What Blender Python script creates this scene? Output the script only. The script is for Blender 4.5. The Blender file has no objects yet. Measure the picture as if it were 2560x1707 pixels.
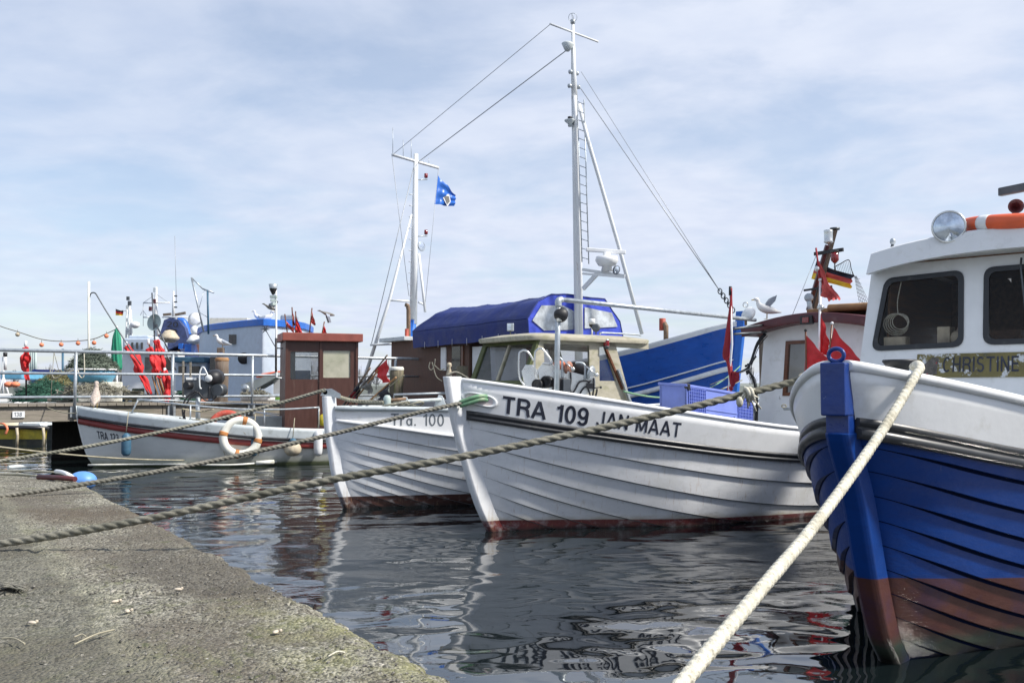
import bpy, bmesh, math, random
from mathutils import Vector, Matrix, noise
V = Vector; PI = math.pi; R = math.radians
sc = bpy.context.scene
# ---------------------------------------------------------------- camera
FPX = 2300.0; EYE = 1.46; PITCH = math.atan((970-853.5)/FPX)
cd = bpy.data.cameras.new('camera'); cam = bpy.data.objects.new('camera', cd); sc.collection.objects.link(cam)
cd.sensor_width = 36; cd.lens = 36*FPX/2560; cd.clip_end = 3000; cd.clip_start = .05
cam.location = (0, 0, EYE); cam.rotation_euler = (PI/2+PITCH, 0, 0); sc.camera = cam
# ---------------------------------------------------------------- sky and sun
SUN_EL, SUN_AZ = 46.0, 75.0     # azimuth: degrees from straight behind the camera towards the right
w = bpy.data.worlds.new('World'); sc.world = w; w.use_nodes = True
nt = w.node_tree; nt.nodes.clear()
def N(nt, t, **k):
    n = nt.nodes.new(t)
    for a, b in k.items(): setattr(n, a, b)
    return n
out = N(nt, 'ShaderNodeOutputWorld'); bg = N(nt, 'ShaderNodeBackground')
sky = N(nt, 'ShaderNodeTexSky', sky_type='NISHITA', sun_disc=False)
sdir = V((math.sin(R(SUN_AZ))*math.cos(R(SUN_EL)), -math.cos(R(SUN_AZ))*math.cos(R(SUN_EL)), math.sin(R(SUN_EL))))
sky.sun_elevation = R(SUN_EL); sky.sun_rotation = math.atan2(sdir.x, sdir.y)
sky.air_density = 1.0; sky.dust_density = 1.0
tc = N(nt, 'ShaderNodeTexCoord'); sep = N(nt, 'ShaderNodeSeparateXYZ'); nt.links.new(tc.outputs['Generated'], sep.inputs[0])
lm = N(nt, 'ShaderNodeVectorMath', operation='DOT_PRODUCT'); lm.inputs[1].default_value = (-.75, 0, .8); nt.links.new(tc.outputs['Generated'], lm.inputs[0])
lr = N(nt, 'ShaderNodeMapRange', interpolation_type='SMOOTHSTEP'); lr.inputs[1].default_value = .12; lr.inputs[2].default_value = .55; lr.inputs[3].default_value = 1.0; lr.inputs[4].default_value = .72; nt.links.new(lm.outputs['Value'], lr.inputs[0])
mx = N(nt, 'ShaderNodeMath', operation='MAXIMUM'); mx.inputs[1].default_value = 0.0; nt.links.new(sep.outputs[2], mx.inputs[0])
ad = N(nt, 'ShaderNodeMath', operation='ADD'); ad.inputs[1].default_value = .16; nt.links.new(mx.outputs[0], ad.inputs[0])
dv = N(nt, 'ShaderNodeVectorMath', operation='DIVIDE'); cmb = N(nt, 'ShaderNodeCombineXYZ')
for i in range(3): nt.links.new(ad.outputs[0], cmb.inputs[i])
nt.links.new(tc.outputs['Generated'], dv.inputs[0]); nt.links.new(cmb.outputs[0], dv.inputs[1])
mp = N(nt, 'ShaderNodeMapping'); mp.inputs['Scale'].default_value = (1.0, 1.15, .0); mp.inputs['Location'].default_value = (3.1, 1.7, 0)
mp.inputs['Rotation'].default_value = (0, 0, .35)
nt.links.new(dv.outputs[0], mp.inputs[0])
n1 = N(nt, 'ShaderNodeTexNoise'); n1.inputs['Scale'].default_value = 1.5; n1.inputs['Detail'].default_value = 7; n1.inputs['Roughness'].default_value = .55; n1.inputs['Distortion'].default_value = .3
n2 = N(nt, 'ShaderNodeTexNoise'); n2.inputs['Scale'].default_value = 7; n2.inputs['Detail'].default_value = 5
nt.links.new(mp.outputs[0], n1.inputs[0]); nt.links.new(mp.outputs[0], n2.inputs[0])
cr = N(nt, 'ShaderNodeValToRGB'); cr.color_ramp.elements[0].position = .38; cr.color_ramp.elements[1].position = .56
cr.color_ramp.elements[0].color = (.52, .52, .52, 1); cr.color_ramp.elements[1].color = (1, 1, 1, 1)
nt.links.new(n1.outputs[0], cr.inputs[0])
cc = N(nt, 'ShaderNodeValToRGB'); cc.color_ramp.elements[0].position = .3; cc.color_ramp.elements[1].position = .75
cc.color_ramp.elements[0].color = (.41, .455, .555, 1); cc.color_ramp.elements[1].color = (.475, .51, .59, 1)
nt.links.new(n2.outputs[0], cc.inputs[0])
sk = N(nt, 'ShaderNodeVectorMath', operation='SCALE'); sk.inputs['Scale'].default_value = .1; nt.links.new(sky.outputs[0], sk.inputs[0])
mix = N(nt, 'ShaderNodeMix', data_type='RGBA'); lf = N(nt, 'ShaderNodeMath', operation='MULTIPLY'); nt.links.new(cr.outputs[0], lf.inputs[0]); nt.links.new(lr.outputs[0], lf.inputs[1]); nt.links.new(lf.outputs[0], mix.inputs[0])
nt.links.new(sk.outputs[0], mix.inputs[6]); nt.links.new(cc.outputs[0], mix.inputs[7])
nt.links.new(mix.outputs[2], bg.inputs[0]); bg.inputs[1].default_value = 1.0
nt.links.new(bg.outputs[0], out.inputs[0])
sl = bpy.data.lights.new('sun', 'SUN'); sl.energy = 3.4; sl.angle = R(5); sl.color = (1, .95, .87)
so = bpy.data.objects.new('sun', sl); sc.collection.objects.link(so); so.location = sdir*60
so.rotation_euler = sdir.to_track_quat('Z', 'Y').to_euler()
sc.view_settings.view_transform = 'Standard'; sc.view_settings.look = 'None'; sc.view_settings.exposure = .76; sc.view_settings.gamma = 1
sc.cycles.max_bounces = 6; sc.cycles.caustics_reflective = False; sc.cycles.caustics_refractive = False

# ---------------------------------------------------------------- helpers
def W(px, py, Y):                       # photograph pixel (2560 wide) at distance Y -> world point
    dx = (px-1280)/FPX; dy = (853.5-py)/FPX; c, s = math.cos(PITCH), math.sin(PITCH)
    t = Y/(c-dy*s); return V((dx*t, Y, EYE+(s+dy*c)*t))
def WZ(px, py, z):                      # photograph pixel on the level z
    dx = (px-1280)/FPX; dy = (853.5-py)/FPX; c, s = math.cos(PITCH), math.sin(PITCH)
    t = (z-EYE)/(s+dy*c); return V((dx*t, (c-dy*s)*t, z))
def lin(a, b, t): return a+(b-a)*t
def sms(t): t = max(0, min(1, t)); return t*t*(3-2*t)
def curve(pts, x):                      # smooth interpolation through (x, y) pairs
    if x <= pts[0][0]: return pts[0][1]
    if x >= pts[-1][0]: return pts[-1][1]
    for i in range(len(pts)-1):
        if x <= pts[i+1][0]: break
    x0, y0 = pts[i]; x1, y1 = pts[i+1]
    m0 = (y1-pts[i-1][1])/(x1-pts[i-1][0]) if i > 0 else (y1-y0)/(x1-x0)
    m1 = (pts[i+2][1]-y0)/(pts[i+2][0]-x0) if i+2 < len(pts) else (y1-y0)/(x1-x0)
    h = x1-x0; t = (x-x0)/h
    return (2*t**3-3*t*t+1)*y0+(t**3-2*t*t+t)*h*m0+(-2*t**3+3*t*t)*y1+(t**3-t*t)*h*m1
def spline(pts, n=8, closed=False):
    P = [V(p) for p in pts]; o = []; m = len(P); rng = m if closed else m-1
    for i in range(rng):
        a = P[i-1] if (i > 0 or closed) else P[0]*2-P[1]; b = P[i]; c = P[(i+1) % m]
        d = P[(i+2) % m] if (i+2 < m or closed) else P[-1]*2-P[-2]
        for k in range(n):
            t = k/n; o.append(.5*((2*b)+(c-a)*t+(2*a-5*b+4*c-d)*t*t+(3*b-a-3*c+d)*t**3))
    if not closed: o.append(P[-1].copy())
    return o
def frames(pts, closed=False):
    n = len(pts); T = []
    for i in range(n):
        a = pts[i-1] if (i > 0 or closed) else pts[i]; b = pts[(i+1) % n] if (i < n-1 or closed) else pts[i]
        t = (b-a); T.append(t.normalized() if t.length > 1e-9 else V((0, 0, 1)))
    up = V((0, 0, 1)) if abs(T[0].z) < .9 else V((1, 0, 0))
    A = [(up-T[0]*up.dot(T[0])).normalized()]
    for i in range(1, n):
        a = A[-1]-T[i]*A[-1].dot(T[i]); A.append(a.normalized() if a.length > 1e-6 else A[-1])
    return [(T[i], A[i], T[i].cross(A[i])) for i in range(n)]
class MB:
    def __init__(s): s.v = []; s.f = []; s.sm = []
    def add(s, vs, fs, smooth=False):
        o = len(s.v); s.v += [V(v) for v in vs]; s.f += [tuple(i+o for i in f) for f in fs]; s.sm += [smooth]*len(fs); return s
    def box(s, c, size, rot=None, taper=1.0):
        x, y, z = [a/2 for a in size]; vs = []
        for k in (-1, 1):
            q = taper if k == 1 else 1
            for a, b in ((-1, -1), (1, -1), (1, 1), (-1, 1)): vs.append(V((a*x*q, b*y*q, k*z)))
        if rot is not None:
            m = rot if isinstance(rot, Matrix) else Matrix.Rotation(rot, 3, 'Z'); vs = [m @ v for v in vs]
        return s.add([v+V(c) for v in vs], [(3, 2, 1, 0), (4, 5, 6, 7), (0, 1, 5, 4), (1, 2, 6, 5), (2, 3, 7, 6), (3, 0, 4, 7)])
    def bar(s, a, b, w, h):
        a = V(a); b = V(b); (T, A, B), _ = frames([a, b]); vs = []
        for p in (a, b):
            for i, j in ((-1, -1), (1, -1), (1, 1), (-1, 1)): vs.append(p+B*i*w/2+A*j*h/2)
        return s.add(vs, [(3, 2, 1, 0), (4, 5, 6, 7), (0, 1, 5, 4), (1, 2, 6, 5), (2, 3, 7, 6), (3, 0, 4, 7)])
    def tube(s, pts, r, n=8, closed=False, prof=None, smooth=True):
        pts = [V(p) for p in pts]; fr = frames(pts, closed); m = len(pts); vs = []
        for i, (T, A, B) in enumerate(fr):
            rr = r[i] if isinstance(r, (list, tuple)) else (r(i/(m-1)) if callable(r) else r)
            for k in range(n):
                a = 2*PI*k/n; q = rr if prof is None else prof(i, a)*rr
                vs.append(pts[i]+A*math.cos(a)*q+B*math.sin(a)*q)
        fs = []
        for i in range(m if closed else m-1):
            for k in range(n):
                j = (i+1) % m; l = (k+1) % n; fs.append((i*n+k, i*n+l, j*n+l, j*n+k))
        s.add(vs, fs, smooth)
        if not closed:
            s.f += [tuple(len(s.v)-m*n+k for k in reversed(range(n))), tuple(len(s.v)-n+k for k in range(n))]; s.sm += [False]*2
        return s
    def cyl(s, a, b, r, r2=None, n=12):
        r2 = r if r2 is None else r2; return s.tube([a, b], [r, r2], n)
    def lathe(s, prof, c, axis=(0, 0, 1), n=20, smooth=True, a0=0, a1=2*PI):
        c = V(c); q = V((0, 0, 1)).rotation_difference(V(axis).normalized()); vs = []; m = len(prof); full = abs(a1-a0-2*PI) < 1e-6
        k = n if full else n+1
        for r_, z in prof:
            for i in range(k):
                a = a0+(a1-a0)*i/n; vs.append(c+q @ V((r_*math.cos(a), r_*math.sin(a), z)))
        fs = []
        for j in range(m-1):
            for i in range(n):
                l = (i+1) % k; fs.append((j*k+i, j*k+l, (j+1)*k+l, (j+1)*k+i))
        return s.add(vs, fs, smooth)
    def ball(s, c, r, n=16, scale=(1, 1, 1), rot=None):
        c = V(c); vs = []; m = n//2; fs = []
        for j in range(m+1):
            t = PI*j/m
            for i in range(n):
                a = 2*PI*i/n; p = V((r*math.sin(t)*math.cos(a)*scale[0], r*math.sin(t)*math.sin(a)*scale[1], r*math.cos(t)*scale[2]))
                if rot is not None: p = rot @ p
                vs.append(c+p)
        for j in range(m):
            for i in range(n): l = (i+1) % n; fs.append((j*n+i, (j+1)*n+i, (j+1)*n+l, j*n+l))
        return s.add(vs, fs, True)
    def torus(s, c, R_, r, axis=(0, 0, 1), n=32, m=12, sc2=1.0):
        c = V(c); q = V((0, 0, 1)).rotation_difference(V(axis).normalized())
        return s.tube([c+q @ V((R_*math.cos(2*PI*i/n), R_*sc2*math.sin(2*PI*i/n), 0)) for i in range(n)], r, m, closed=True)
    def prism(s, poly, d):
        d = V(d); p = [V(q) for q in poly]; n = len(p)
        fs = [tuple(reversed(range(n))), tuple(range(n, 2*n))]+[(i, (i+1) % n, n+(i+1) % n, n+i) for i in range(n)]
        return s.add(p+[q+d for q in p], fs)
    def frame(s, outer, inner, d):      # ring between two loops, extruded
        d = V(d); n = len(outer); o = [V(p) for p in outer]; i_ = [V(p) for p in inner]
        vs = o+i_+[p+d for p in o]+[p+d for p in i_]; fs = []
        for k in range(n):
            l = (k+1) % n
            fs += [(k, l, n+l, n+k), (2*n+l, 2*n+k, 3*n+k, 3*n+l), (l, k, 2*n+k, 2*n+l), (n+k, n+l, 3*n+l, 3*n+k)]
        return s.add(vs, fs)
    def grid(s, fn, nu, nv, smooth=True, wrap=False):
        vs = [fn(i/nu, j/nv) for i in range(nu+1) for j in range(nv+1)]; k = nv+1
        return s.add(vs, [(i*k+j, (i+1)*k+j, (i+1)*k+j+1, i*k+j+1) for i in range(nu) for j in range(nv)], smooth)
    def build(s, name, m, parent=None, local=False, bevel=0, solid=0, loc=None, fix=True):
        vs = s.v
        if parent is not None:
            root = parent
            while root.parent: root = root.parent
            if not local:
                inv = (Matrix.Translation(root.location) @ Matrix.Rotation(root.rotation_euler.z, 4, 'Z')).inverted(); vs = [inv @ v for v in vs]
            if root is not parent and parent.type == 'MESH': pass
        else:
            if loc is None:
                xs = [v.x for v in vs]; ys = [v.y for v in vs]; zs = [v.z for v in vs]
                loc = V(((min(xs)+max(xs))/2, (min(ys)+max(ys))/2, min(zs)))
            loc = V(loc); vs = [v-loc for v in vs]
        me = bpy.data.meshes.new(name); me.from_pydata([tuple(v) for v in vs], [], s.f)
        for p, q in zip(me.polygons, s.sm): p.use_smooth = q
        if fix:
            bm = bmesh.new(); bm.from_mesh(me); bmesh.ops.recalc_face_normals(bm, faces=bm.faces); bm.to_mesh(me); bm.free()
        me.materials.append(m); o = bpy.data.objects.new(name, me); sc.collection.objects.link(o)
        if parent is not None: o.parent = parent
        else: o.location = loc
        if solid:
            k = o.modifiers.new('solid', 'SOLIDIFY'); k.thickness = solid; k.offset = 0
        if bevel:
            k = o.modifiers.new('bevel', 'BEVEL'); k.width = bevel; k.segments = 2; k.limit_method = 'ANGLE'; k.harden_normals = False
        return o
def tag(o, label=None, cat=None, group=None, kind=None):
    if label: o['label'] = label
    if cat: o['category'] = cat
    if group: o['group'] = group
    if kind: o['kind'] = kind
    return o
def thing(name, label, cat, loc=(0, 0, 0), rz=0, group=None):
    o = bpy.data.objects.new(name, None); sc.collection.objects.link(o); o.location = V(loc); o.rotation_euler = (0, 0, rz); o.empty_display_size = .1
    return tag(o, label, cat, group)
def copy_tree(root, loc, rz=None, label=None):
    def cp(o, p):
        c = o.copy(); sc.collection.objects.link(c); c.parent = p
        for ch in o.children: cp(ch, c)
        return c
    r = cp(root, None); r.location = V(loc)
    if rz is not None: r.rotation_euler = (0, 0, rz)
    if label: r['label'] = label
    return r

# ---------------------------------------------------------------- materials
def mat(name, col, rough=.5, metal=0, var=.12, scale=6, bump=0, bscale=80, dirt=None, dscale=3, dlo=.52, dhi=.7, stretch=(1, 1, 1), bands=None, coat=0, alpha=1, trans=0, sheen=0, spec=.5, detail=4, dstr=None):
    m = bpy.data.materials.new(name); m.use_nodes = True; nt = m.node_tree; b = nt.nodes['Principled BSDF']
    L = nt.links.new
    b.inputs['Roughness'].default_value = rough; b.inputs['Metallic'].default_value = metal
    b.inputs['Coat Weight'].default_value = coat; b.inputs['Coat Roughness'].default_value = .15
    b.inputs['Alpha'].default_value = alpha; b.inputs['Transmission Weight'].default_value = trans; b.inputs['Specular IOR Level'].default_value = spec
    tc = N(nt, 'ShaderNodeTexCoord'); mp = N(nt, 'ShaderNodeMapping'); mp.inputs['Scale'].default_value = stretch; L(tc.outputs['Object'], mp.inputs[0])
    n = N(nt, 'ShaderNodeTexNoise'); n.inputs['Scale'].default_value = scale; n.inputs['Detail'].default_value = detail; n.inputs['Roughness'].default_value = .6; L(mp.outputs[0], n.inputs[0])
    lo = [c*(1-var) for c in col[:3]]+[1]; hi = [min(1, c*(1+var)) for c in col[:3]]+[1]
    r = N(nt, 'ShaderNodeValToRGB'); r.color_ramp.elements[0].position = .3; r.color_ramp.elements[1].position = .7
    r.color_ramp.elements[0].color = lo; r.color_ramp.elements[1].color = hi; L(n.outputs[0], r.inputs[0]); last = r.outputs[0]
    def blend(last, fac, c):
        x = N(nt, 'ShaderNodeMix', data_type='RGBA'); L(fac, x.inputs[0]); L(last, x.inputs[6])
        if isinstance(c, (tuple, list)): x.inputs[7].default_value = list(c[:3])+[1]
        else: L(c, x.inputs[7])
        return x.outputs[2]
    def ramp(src, lo, hi, a=0., b_=1.):
        q = N(nt, 'ShaderNodeMapRange'); q.inputs[1].default_value = lo; q.inputs[2].default_value = hi; q.inputs[3].default_value = a; q.inputs[4].default_value = b_; L(src, q.inputs[0]); return q.outputs[0]
    if bands:      # list of (height, slope along x, colour, softness, wobble): colour below the height
        sp = N(nt, 'ShaderNodeSeparateXYZ'); L(tc.outputs['Object'], sp.inputs[0])
        for (h, sl_, c, soft, wob) in bands:
            mu = N(nt, 'ShaderNodeMath', operation='MULTIPLY_ADD'); L(sp.outputs[0], mu.inputs[0]); mu.inputs[1].default_value = -sl_; L(sp.outputs[2], mu.inputs[2])
            src = mu.outputs[0]
            if wob:
                m2 = N(nt, 'ShaderNodeMath', operation='MULTIPLY_ADD'); L(n.outputs[0], m2.inputs[0]); m2.inputs[1].default_value = wob; L(src, m2.inputs[2]); src = m2.outputs[0]; h = h+wob*.5
            f = ramp(src, h-soft, h+soft, 1., 0.)
            cn = N(nt, 'ShaderNodeMix', data_type='RGBA'); L(n.outputs[0], cn.inputs[0]); cn.inputs[6].default_value = [k*.75 for k in c[:3]]+[1]; cn.inputs[7].default_value = [k*1.25 for k in c[:3]]+[1]
            last = blend(last, f, cn.outputs[2])
    if dirt:
        for k, (dc, ds, a0, a1, amt) in enumerate(dirt if isinstance(dirt[0], (tuple, list)) else [(dirt, dscale, dlo, dhi, 1.)]):
            dn = N(nt, 'ShaderNodeTexNoise'); dn.inputs['Scale'].default_value = ds; dn.inputs['Detail'].default_value = 8; dn.inputs['Roughness'].default_value = .65
            ofs = N(nt, 'ShaderNodeMapping'); ofs.inputs['Location'].default_value = (k*7.3+2, k*3.1, k*5.7); ofs.inputs['Scale'].default_value = dstr[k] if dstr and k < len(dstr) else stretch; L(tc.outputs['Object'], ofs.inputs[0]); L(ofs.outputs[0], dn.inputs[0])
            last = blend(last, ramp(dn.outputs[0], a0, a1, 0., amt), dc)
    L(last, b.inputs['Base Color'])
    if bump:
        bn = N(nt, 'ShaderNodeTexNoise'); bn.inputs['Scale'].default_value = bscale; bn.inputs['Detail'].default_value = 5; L(mp.outputs[0], bn.inputs[0])
        bp = N(nt, 'ShaderNodeBump'); bp.inputs['Strength'].default_value = 1; bp.inputs['Distance'].default_value = bump; L(bn.outputs[0], bp.inputs['Height']); L(bp.outputs[0], b.inputs['Normal'])
    rr = ramp(n.outputs[0], .3, .7, max(0, rough-.08), min(1, rough+.1)); L(rr, b.inputs['Roughness'])
    return m
M = {}
WORN = (.34, .33, .28)
M['white'] = mat('white_paint', (.78, .79, .80), .35, var=.04, bump=.0008, bscale=25, dirt=[((.45, .43, .36), 5, .56, .8, .55)])
M['white_metal'] = mat('white_metal', (.72, .74, .75), .4, var=.06, dirt=[((.40, .30, .22), 7, .6, .75, .6)], stretch=(1, 1, .4))
M['grey_white'] = mat('grey_white', (.55, .60, .62), .45, var=.08, dirt=[((.25, .27, .24), 6, .55, .75, .7)])
M['galv'] = mat('galvanised_steel', (.42, .46, .49), .42, .55, var=.18, scale=14)
M['steel'] = mat('stainless', (.62, .63, .62), .28, .9, var=.15, scale=9)
M['dark_steel'] = mat('dark_steel', (.10, .11, .12), .45, .6, var=.3)
M['black'] = mat('black_rubber', (.018, .02, .024), .38, var=.25, dirt=[((.12, .12, .11), 9, .58, .75, .6)])
M['blackmat'] = mat('black_plastic', (.015, .015, .018), .5, var=.2)
M['blue'] = mat('blue_gloss', (.004, .032, .19), .3, var=.15, bump=.002, bscale=30, dirt=[((.3, .36, .45), 30, .68, .72, .8), ((.01, .02, .09), 4, .5, .7, .6)])
M['tarp'] = mat('blue_tarpaulin', (.006, .021, .155), .55, var=.14, scale=3, bump=.012, bscale=5, dirt=[((.10, .13, .42), 14, .62, .8, .5)])
M['tarp_light'] = mat('light_blue_tarpaulin', (.04, .07, .48), .4, var=.2, scale=5, bump=.02, bscale=6)
M['clear'] = mat('clear_vinyl', (.50, .54, .58), .2, var=.3, scale=3, bump=.02, bscale=5, alpha=.55)
M['red'] = mat('red_cloth', (.56, .024, .028), .7, var=.2, scale=7, bump=.004, bscale=20)
M['pale_red'] = mat('faded_red_cloth', (.55, .09, .08), .75, var=.2, scale=7)
M['dark_red'] = mat('dark_red_cloth', (.26, .012, .02), .75, var=.25)
M['black_cloth'] = mat('black_cloth', (.02, .02, .035), .8, var=.3)
M['grey_cloth'] = mat('grey_cloth', (.20, .19, .17), .85, var=.3)
M['maroon'] = mat('maroon_paint', (.085, .018, .022), .4, var=.2, dirt=[((.16, .08, .08), 8, .55, .75, .6)])
M['brown_paint'] = mat('brown_paint', (.075, .030, .022), .45, var=.15, dirt=[((.2, .16, .13), 3, .60, .78, .5)], stretch=(3, 3, .5))
M['brown_roof'] = mat('red_brown_paint', (.26, .07, .05), .5, var=.15, dirt=[((.4, .25, .2), 6, .6, .8, .5)])
M['wood'] = mat('weathered_wood', (.16, .12, .09), .8, var=.3, scale=9, stretch=(6, 6, .5), bump=.004, bscale=20, dirt=[((.30, .29, .26), 3, .5, .75, .6)])
M['wood_brown'] = mat('brown_plank', (.11, .06, .042), .7, var=.4, scale=10, stretch=(6, 6, .35), bump=.003, bscale=20)
M['varnish'] = mat('varnished_wood', (.13, .045, .02), .35, var=.3, scale=8, stretch=(1, 1, 5))
M['beam'] = mat('grey_timber', (.26, .23, .19), .85, var=.3, scale=5, stretch=(.4, .4, 5), bump=.006, bscale=10, dirt=[((.11, .12, .07), 3, .5, .7, .7)])
M['pile'] = mat('timber_pile', (.15, .13, .09), .85, var=.35, scale=6, stretch=(5, 5, .5), bump=.01, bscale=10, dirt=[((.17, .19, .06), 4, .5, .7, .7)])
M['cabin_wood'] = mat('weathered_cabin_wood', (.40, .37, .29), .7, var=.14, scale=6, stretch=(1, 5, 2), bump=.002, bscale=30, dirt=[((.16, .17, .06), 4, .50, .72, .75)])
M['green_wood'] = mat('mossy_cabin_wood', (.085, .10, .035), .75, var=.3, scale=8, bump=.003, bscale=30, dirt=[((.30, .29, .2), 7, .6, .8, .6)])
M['rope'] = mat('grey_rope', (.29, .28, .225), .9, var=.3, scale=30, bump=.003, bscale=250, dirt=[((.10, .10, .07), 4, .45, .7, .7)])
M['rope_grey'] = mat('dirty_grey_rope', (.22, .21, .17), .9, var=.35, scale=30, bump=.003, bscale=250, dirt=[((.08, .08, .055), 3, .42, .65, .7), ((.36, .35, .30), 8, .6, .7, .5)])
M['rope_dark'] = mat('dark_rope', (.20, .19, .16), .9, var=.35, scale=30, bump=.003, bscale=250, dirt=[((.07, .08, .06), 5, .45, .7, .7)])
M['rope_white'] = mat('cream_rope', (.62, .59, .49), .85, var=.2, scale=40, bump=.004, bscale=200, dirt=[((.25, .22, .14), 7, .5, .7, .7), ((.2, .18, .12), 60, .55, .65, .6)])
M['rope_thin'] = mat('thin_line', (.36, .33, .24), .9, var=.3)
M['wire'] = mat('steel_wire', (.34, .36, .38), .5, .5)
M['green_hose'] = mat('green_hose', (.16, .32, .18), .5, var=.25, scale=10, dirt=[((.4, .45, .3), 9, .55, .7, .6)])
M['glass'] = mat('window_glass', (.05, .06, .065), .06, var=.3, alpha=.45, spec=.9)
M['dark_glass'] = mat('dark_window_glass', (.035, .03, .024), .05, var=.35, scale=2, spec=.8, alpha=.8)
M['tinted'] = mat('tinted_glass', (.02, .018, .015), .04, var=.2, spec=.6, alpha=.28)
M['lamp_glass'] = mat('lamp_glass', (.55, .62, .72), .08, .6, var=.35, scale=14)
M['red_glass'] = mat('red_lens', (.22, .008, .012), .15, var=.2, coat=.6)
M['orange'] = mat('orange_plastic', (.75, .12, .04), .5, var=.15, dirt=[((.8, .4, .3), 8, .58, .8, .5)])
M['float'] = mat('salmon_float', (.80, .24, .12), .5, var=.15)
M['yellow'] = mat('yellow_plastic', (.62, .50, .03), .5, var=.2, dirt=[((.12, .11, .04), 4, .5, .72, .7)])
M['crate'] = mat('lavender_crate', (.20, .26, .66), .45, var=.1, dirt=[((.15, .19, .45), 6, .55, .75, .6), ((.4, .42, .5), 14, .62, .75, .5)])
M['net_green'] = mat('green_net', (.022, .085, .055), .85, var=.5, scale=20)
M['net_dull'] = mat('dull_net', (.085, .11, .085), .9, var=.5, scale=16, bump=.03, bscale=22, dirt=[((.25, .28, .22), 20, .5, .65, .8)])
M['green'] = mat('green_canvas', (.02, .26, .15), .7, var=.2)
M['tub'] = mat('pale_blue_plastic', (.15, .42, .62), .5, var=.12)
M['fender_blue'] = mat('faded_blue_fender', (.045, .12, .19), .5, var=.25, scale=8)
M['buoy_blue'] = mat('blue_buoy', (.10, .26, .62), .4, var=.25, scale=5)
M['cream'] = mat('dirty_cream', (.52, .45, .33), .6, var=.25, scale=10, dirt=[((.2, .13, .1), 9, .5, .7, .6)])
M['letter'] = mat('dark_lettering', (.018, .022, .04), .5, var=.3, dirt=[((.60, .62, .65), 24, .68, .71, .8), ((.10, .11, .14), 6, .5, .7, .5)])
M['letter_grey'] = mat('grey_lettering', (.14, .16, .18), .5, var=.2)
M['gull_white'] = mat('gull_white', (.75, .75, .74), .8, var=.06)
M['gull_grey'] = mat('gull_grey', (.30, .34, .40), .8, var=.15)
M['gull_black'] = mat('gull_black', (.03, .03, .035), .7)
M['gull_brown'] = mat('mottled_brown', (.45, .38, .33), .85, var=.5, scale=45)
M['beak'] = mat('beak', (.45, .30, .06), .5)
M['rust'] = mat('rusty_red_pipe', (.36, .06, .035), .6, var=.3)
M['rustpipe'] = mat('rusty_pipe', (.22, .15, .10), .7, .3, var=.4, scale=12)
M['deck'] = mat('deck_paint', (.30, .33, .33), .7, var=.2)
M['light_blue'] = mat('light_blue_paint', (.02, .14, .55), .4, var=.12)
M['dish'] = mat('grey_green_dish', (.42, .50, .48), .5, var=.08)
M['terracotta'] = mat('faded_terracotta', (.36, .17, .12), .6, var=.2, dirt=[((.5, .3, .24), 5, .5, .75, .6)])
M['ochre'] = mat('ochre_wood', (.33, .18, .08), .7, var=.35, scale=5)
M['pale_hull'] = mat('pale_grey_blue_paint', (.50, .57, .66), .5, var=.08, dirt=[((.2, .15, .12), 4, .66, .75, .5)])
M['gold'] = mat('flag_gold', (.80, .50, .03), .7, var=.1)
M['interior'] = mat('dim_interior', (.10, .085, .07), .8, var=.3)
M['life_white'] = mat('weathered_lifebuoy', (.74, .73, .66), .6, var=.08, dirt=[((.34, .34, .16), 7, .55, .72, .7)])
M['rust_band'] = mat('orange_band', (.50, .20, .06), .7, var=.3)
M['life_red'] = mat('faded_red_lifebuoy', (.45, .07, .045), .6, var=.2, dirt=[((.62, .35, .28), 9, .55, .7, .6)])

# ---------------------------------------------------------------- water
wm = bpy.data.materials.new('harbour_water'); wm.use_nodes = True; nt = wm.node_tree; b = nt.nodes['Principled BSDF']; L = nt.links.new
b.inputs['Base Color'].default_value = (.006, .010, .011, 1); b.inputs['Roughness'].default_value = .025; b.inputs['IOR'].default_value = 2.8; b.inputs['Specular IOR Level'].default_value = .5
tc = N(nt, 'ShaderNodeTexCoord')
def wn(scale, stretch, detail, dist, rot=0):
    mp = N(nt, 'ShaderNodeMapping'); mp.inputs['Scale'].default_value = stretch; mp.inputs['Rotation'].default_value = (0, 0, rot); L(tc.outputs['Object'], mp.inputs[0])
    n = N(nt, 'ShaderNodeTexNoise'); n.inputs['Scale'].default_value = scale; n.inputs['Detail'].default_value = detail; n.inputs['Roughness'].default_value = .5; n.inputs['Distortion'].default_value = dist; L(mp.outputs[0], n.inputs[0]); return n.outputs[0]
big = wn(1.0, (.9, 1.3, 1), 1.2, .5, .3); mid = wn(3.0, (.85, 1.1, 1), .6, .4, -.2); fine = wn(15, (.7, 1.5, 1), 3, .2)
gust = wn(.33, (1, 1, 1), 2, .3, .7)
gm = N(nt, 'ShaderNodeMapRange'); gm.inputs[1].default_value = .42; gm.inputs[2].default_value = .62; gm.inputs[3].default_value = .05; gm.inputs[4].default_value = 1.; L(gust, gm.inputs[0])
a1 = N(nt, 'ShaderNodeMath', operation='MULTIPLY'); L(big, a1.inputs[0]); a1.inputs[1].default_value = .040
a2 = N(nt, 'ShaderNodeMath', operation='MULTIPLY_ADD'); L(mid, a2.inputs[0]); a2.inputs[1].default_value = .0135; L(a1.outputs[0], a2.inputs[2])
fm = N(nt, 'ShaderNodeMath', operation='MULTIPLY'); L(fine, fm.inputs[0]); L(gm.outputs[0], fm.inputs[1])
a3 = N(nt, 'ShaderNodeMath', operation='MULTIPLY_ADD'); L(fm.outputs[0], a3.inputs[0]); a3.inputs[1].default_value = .0017; L(a2.outputs[0], a3.inputs[2])
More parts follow.
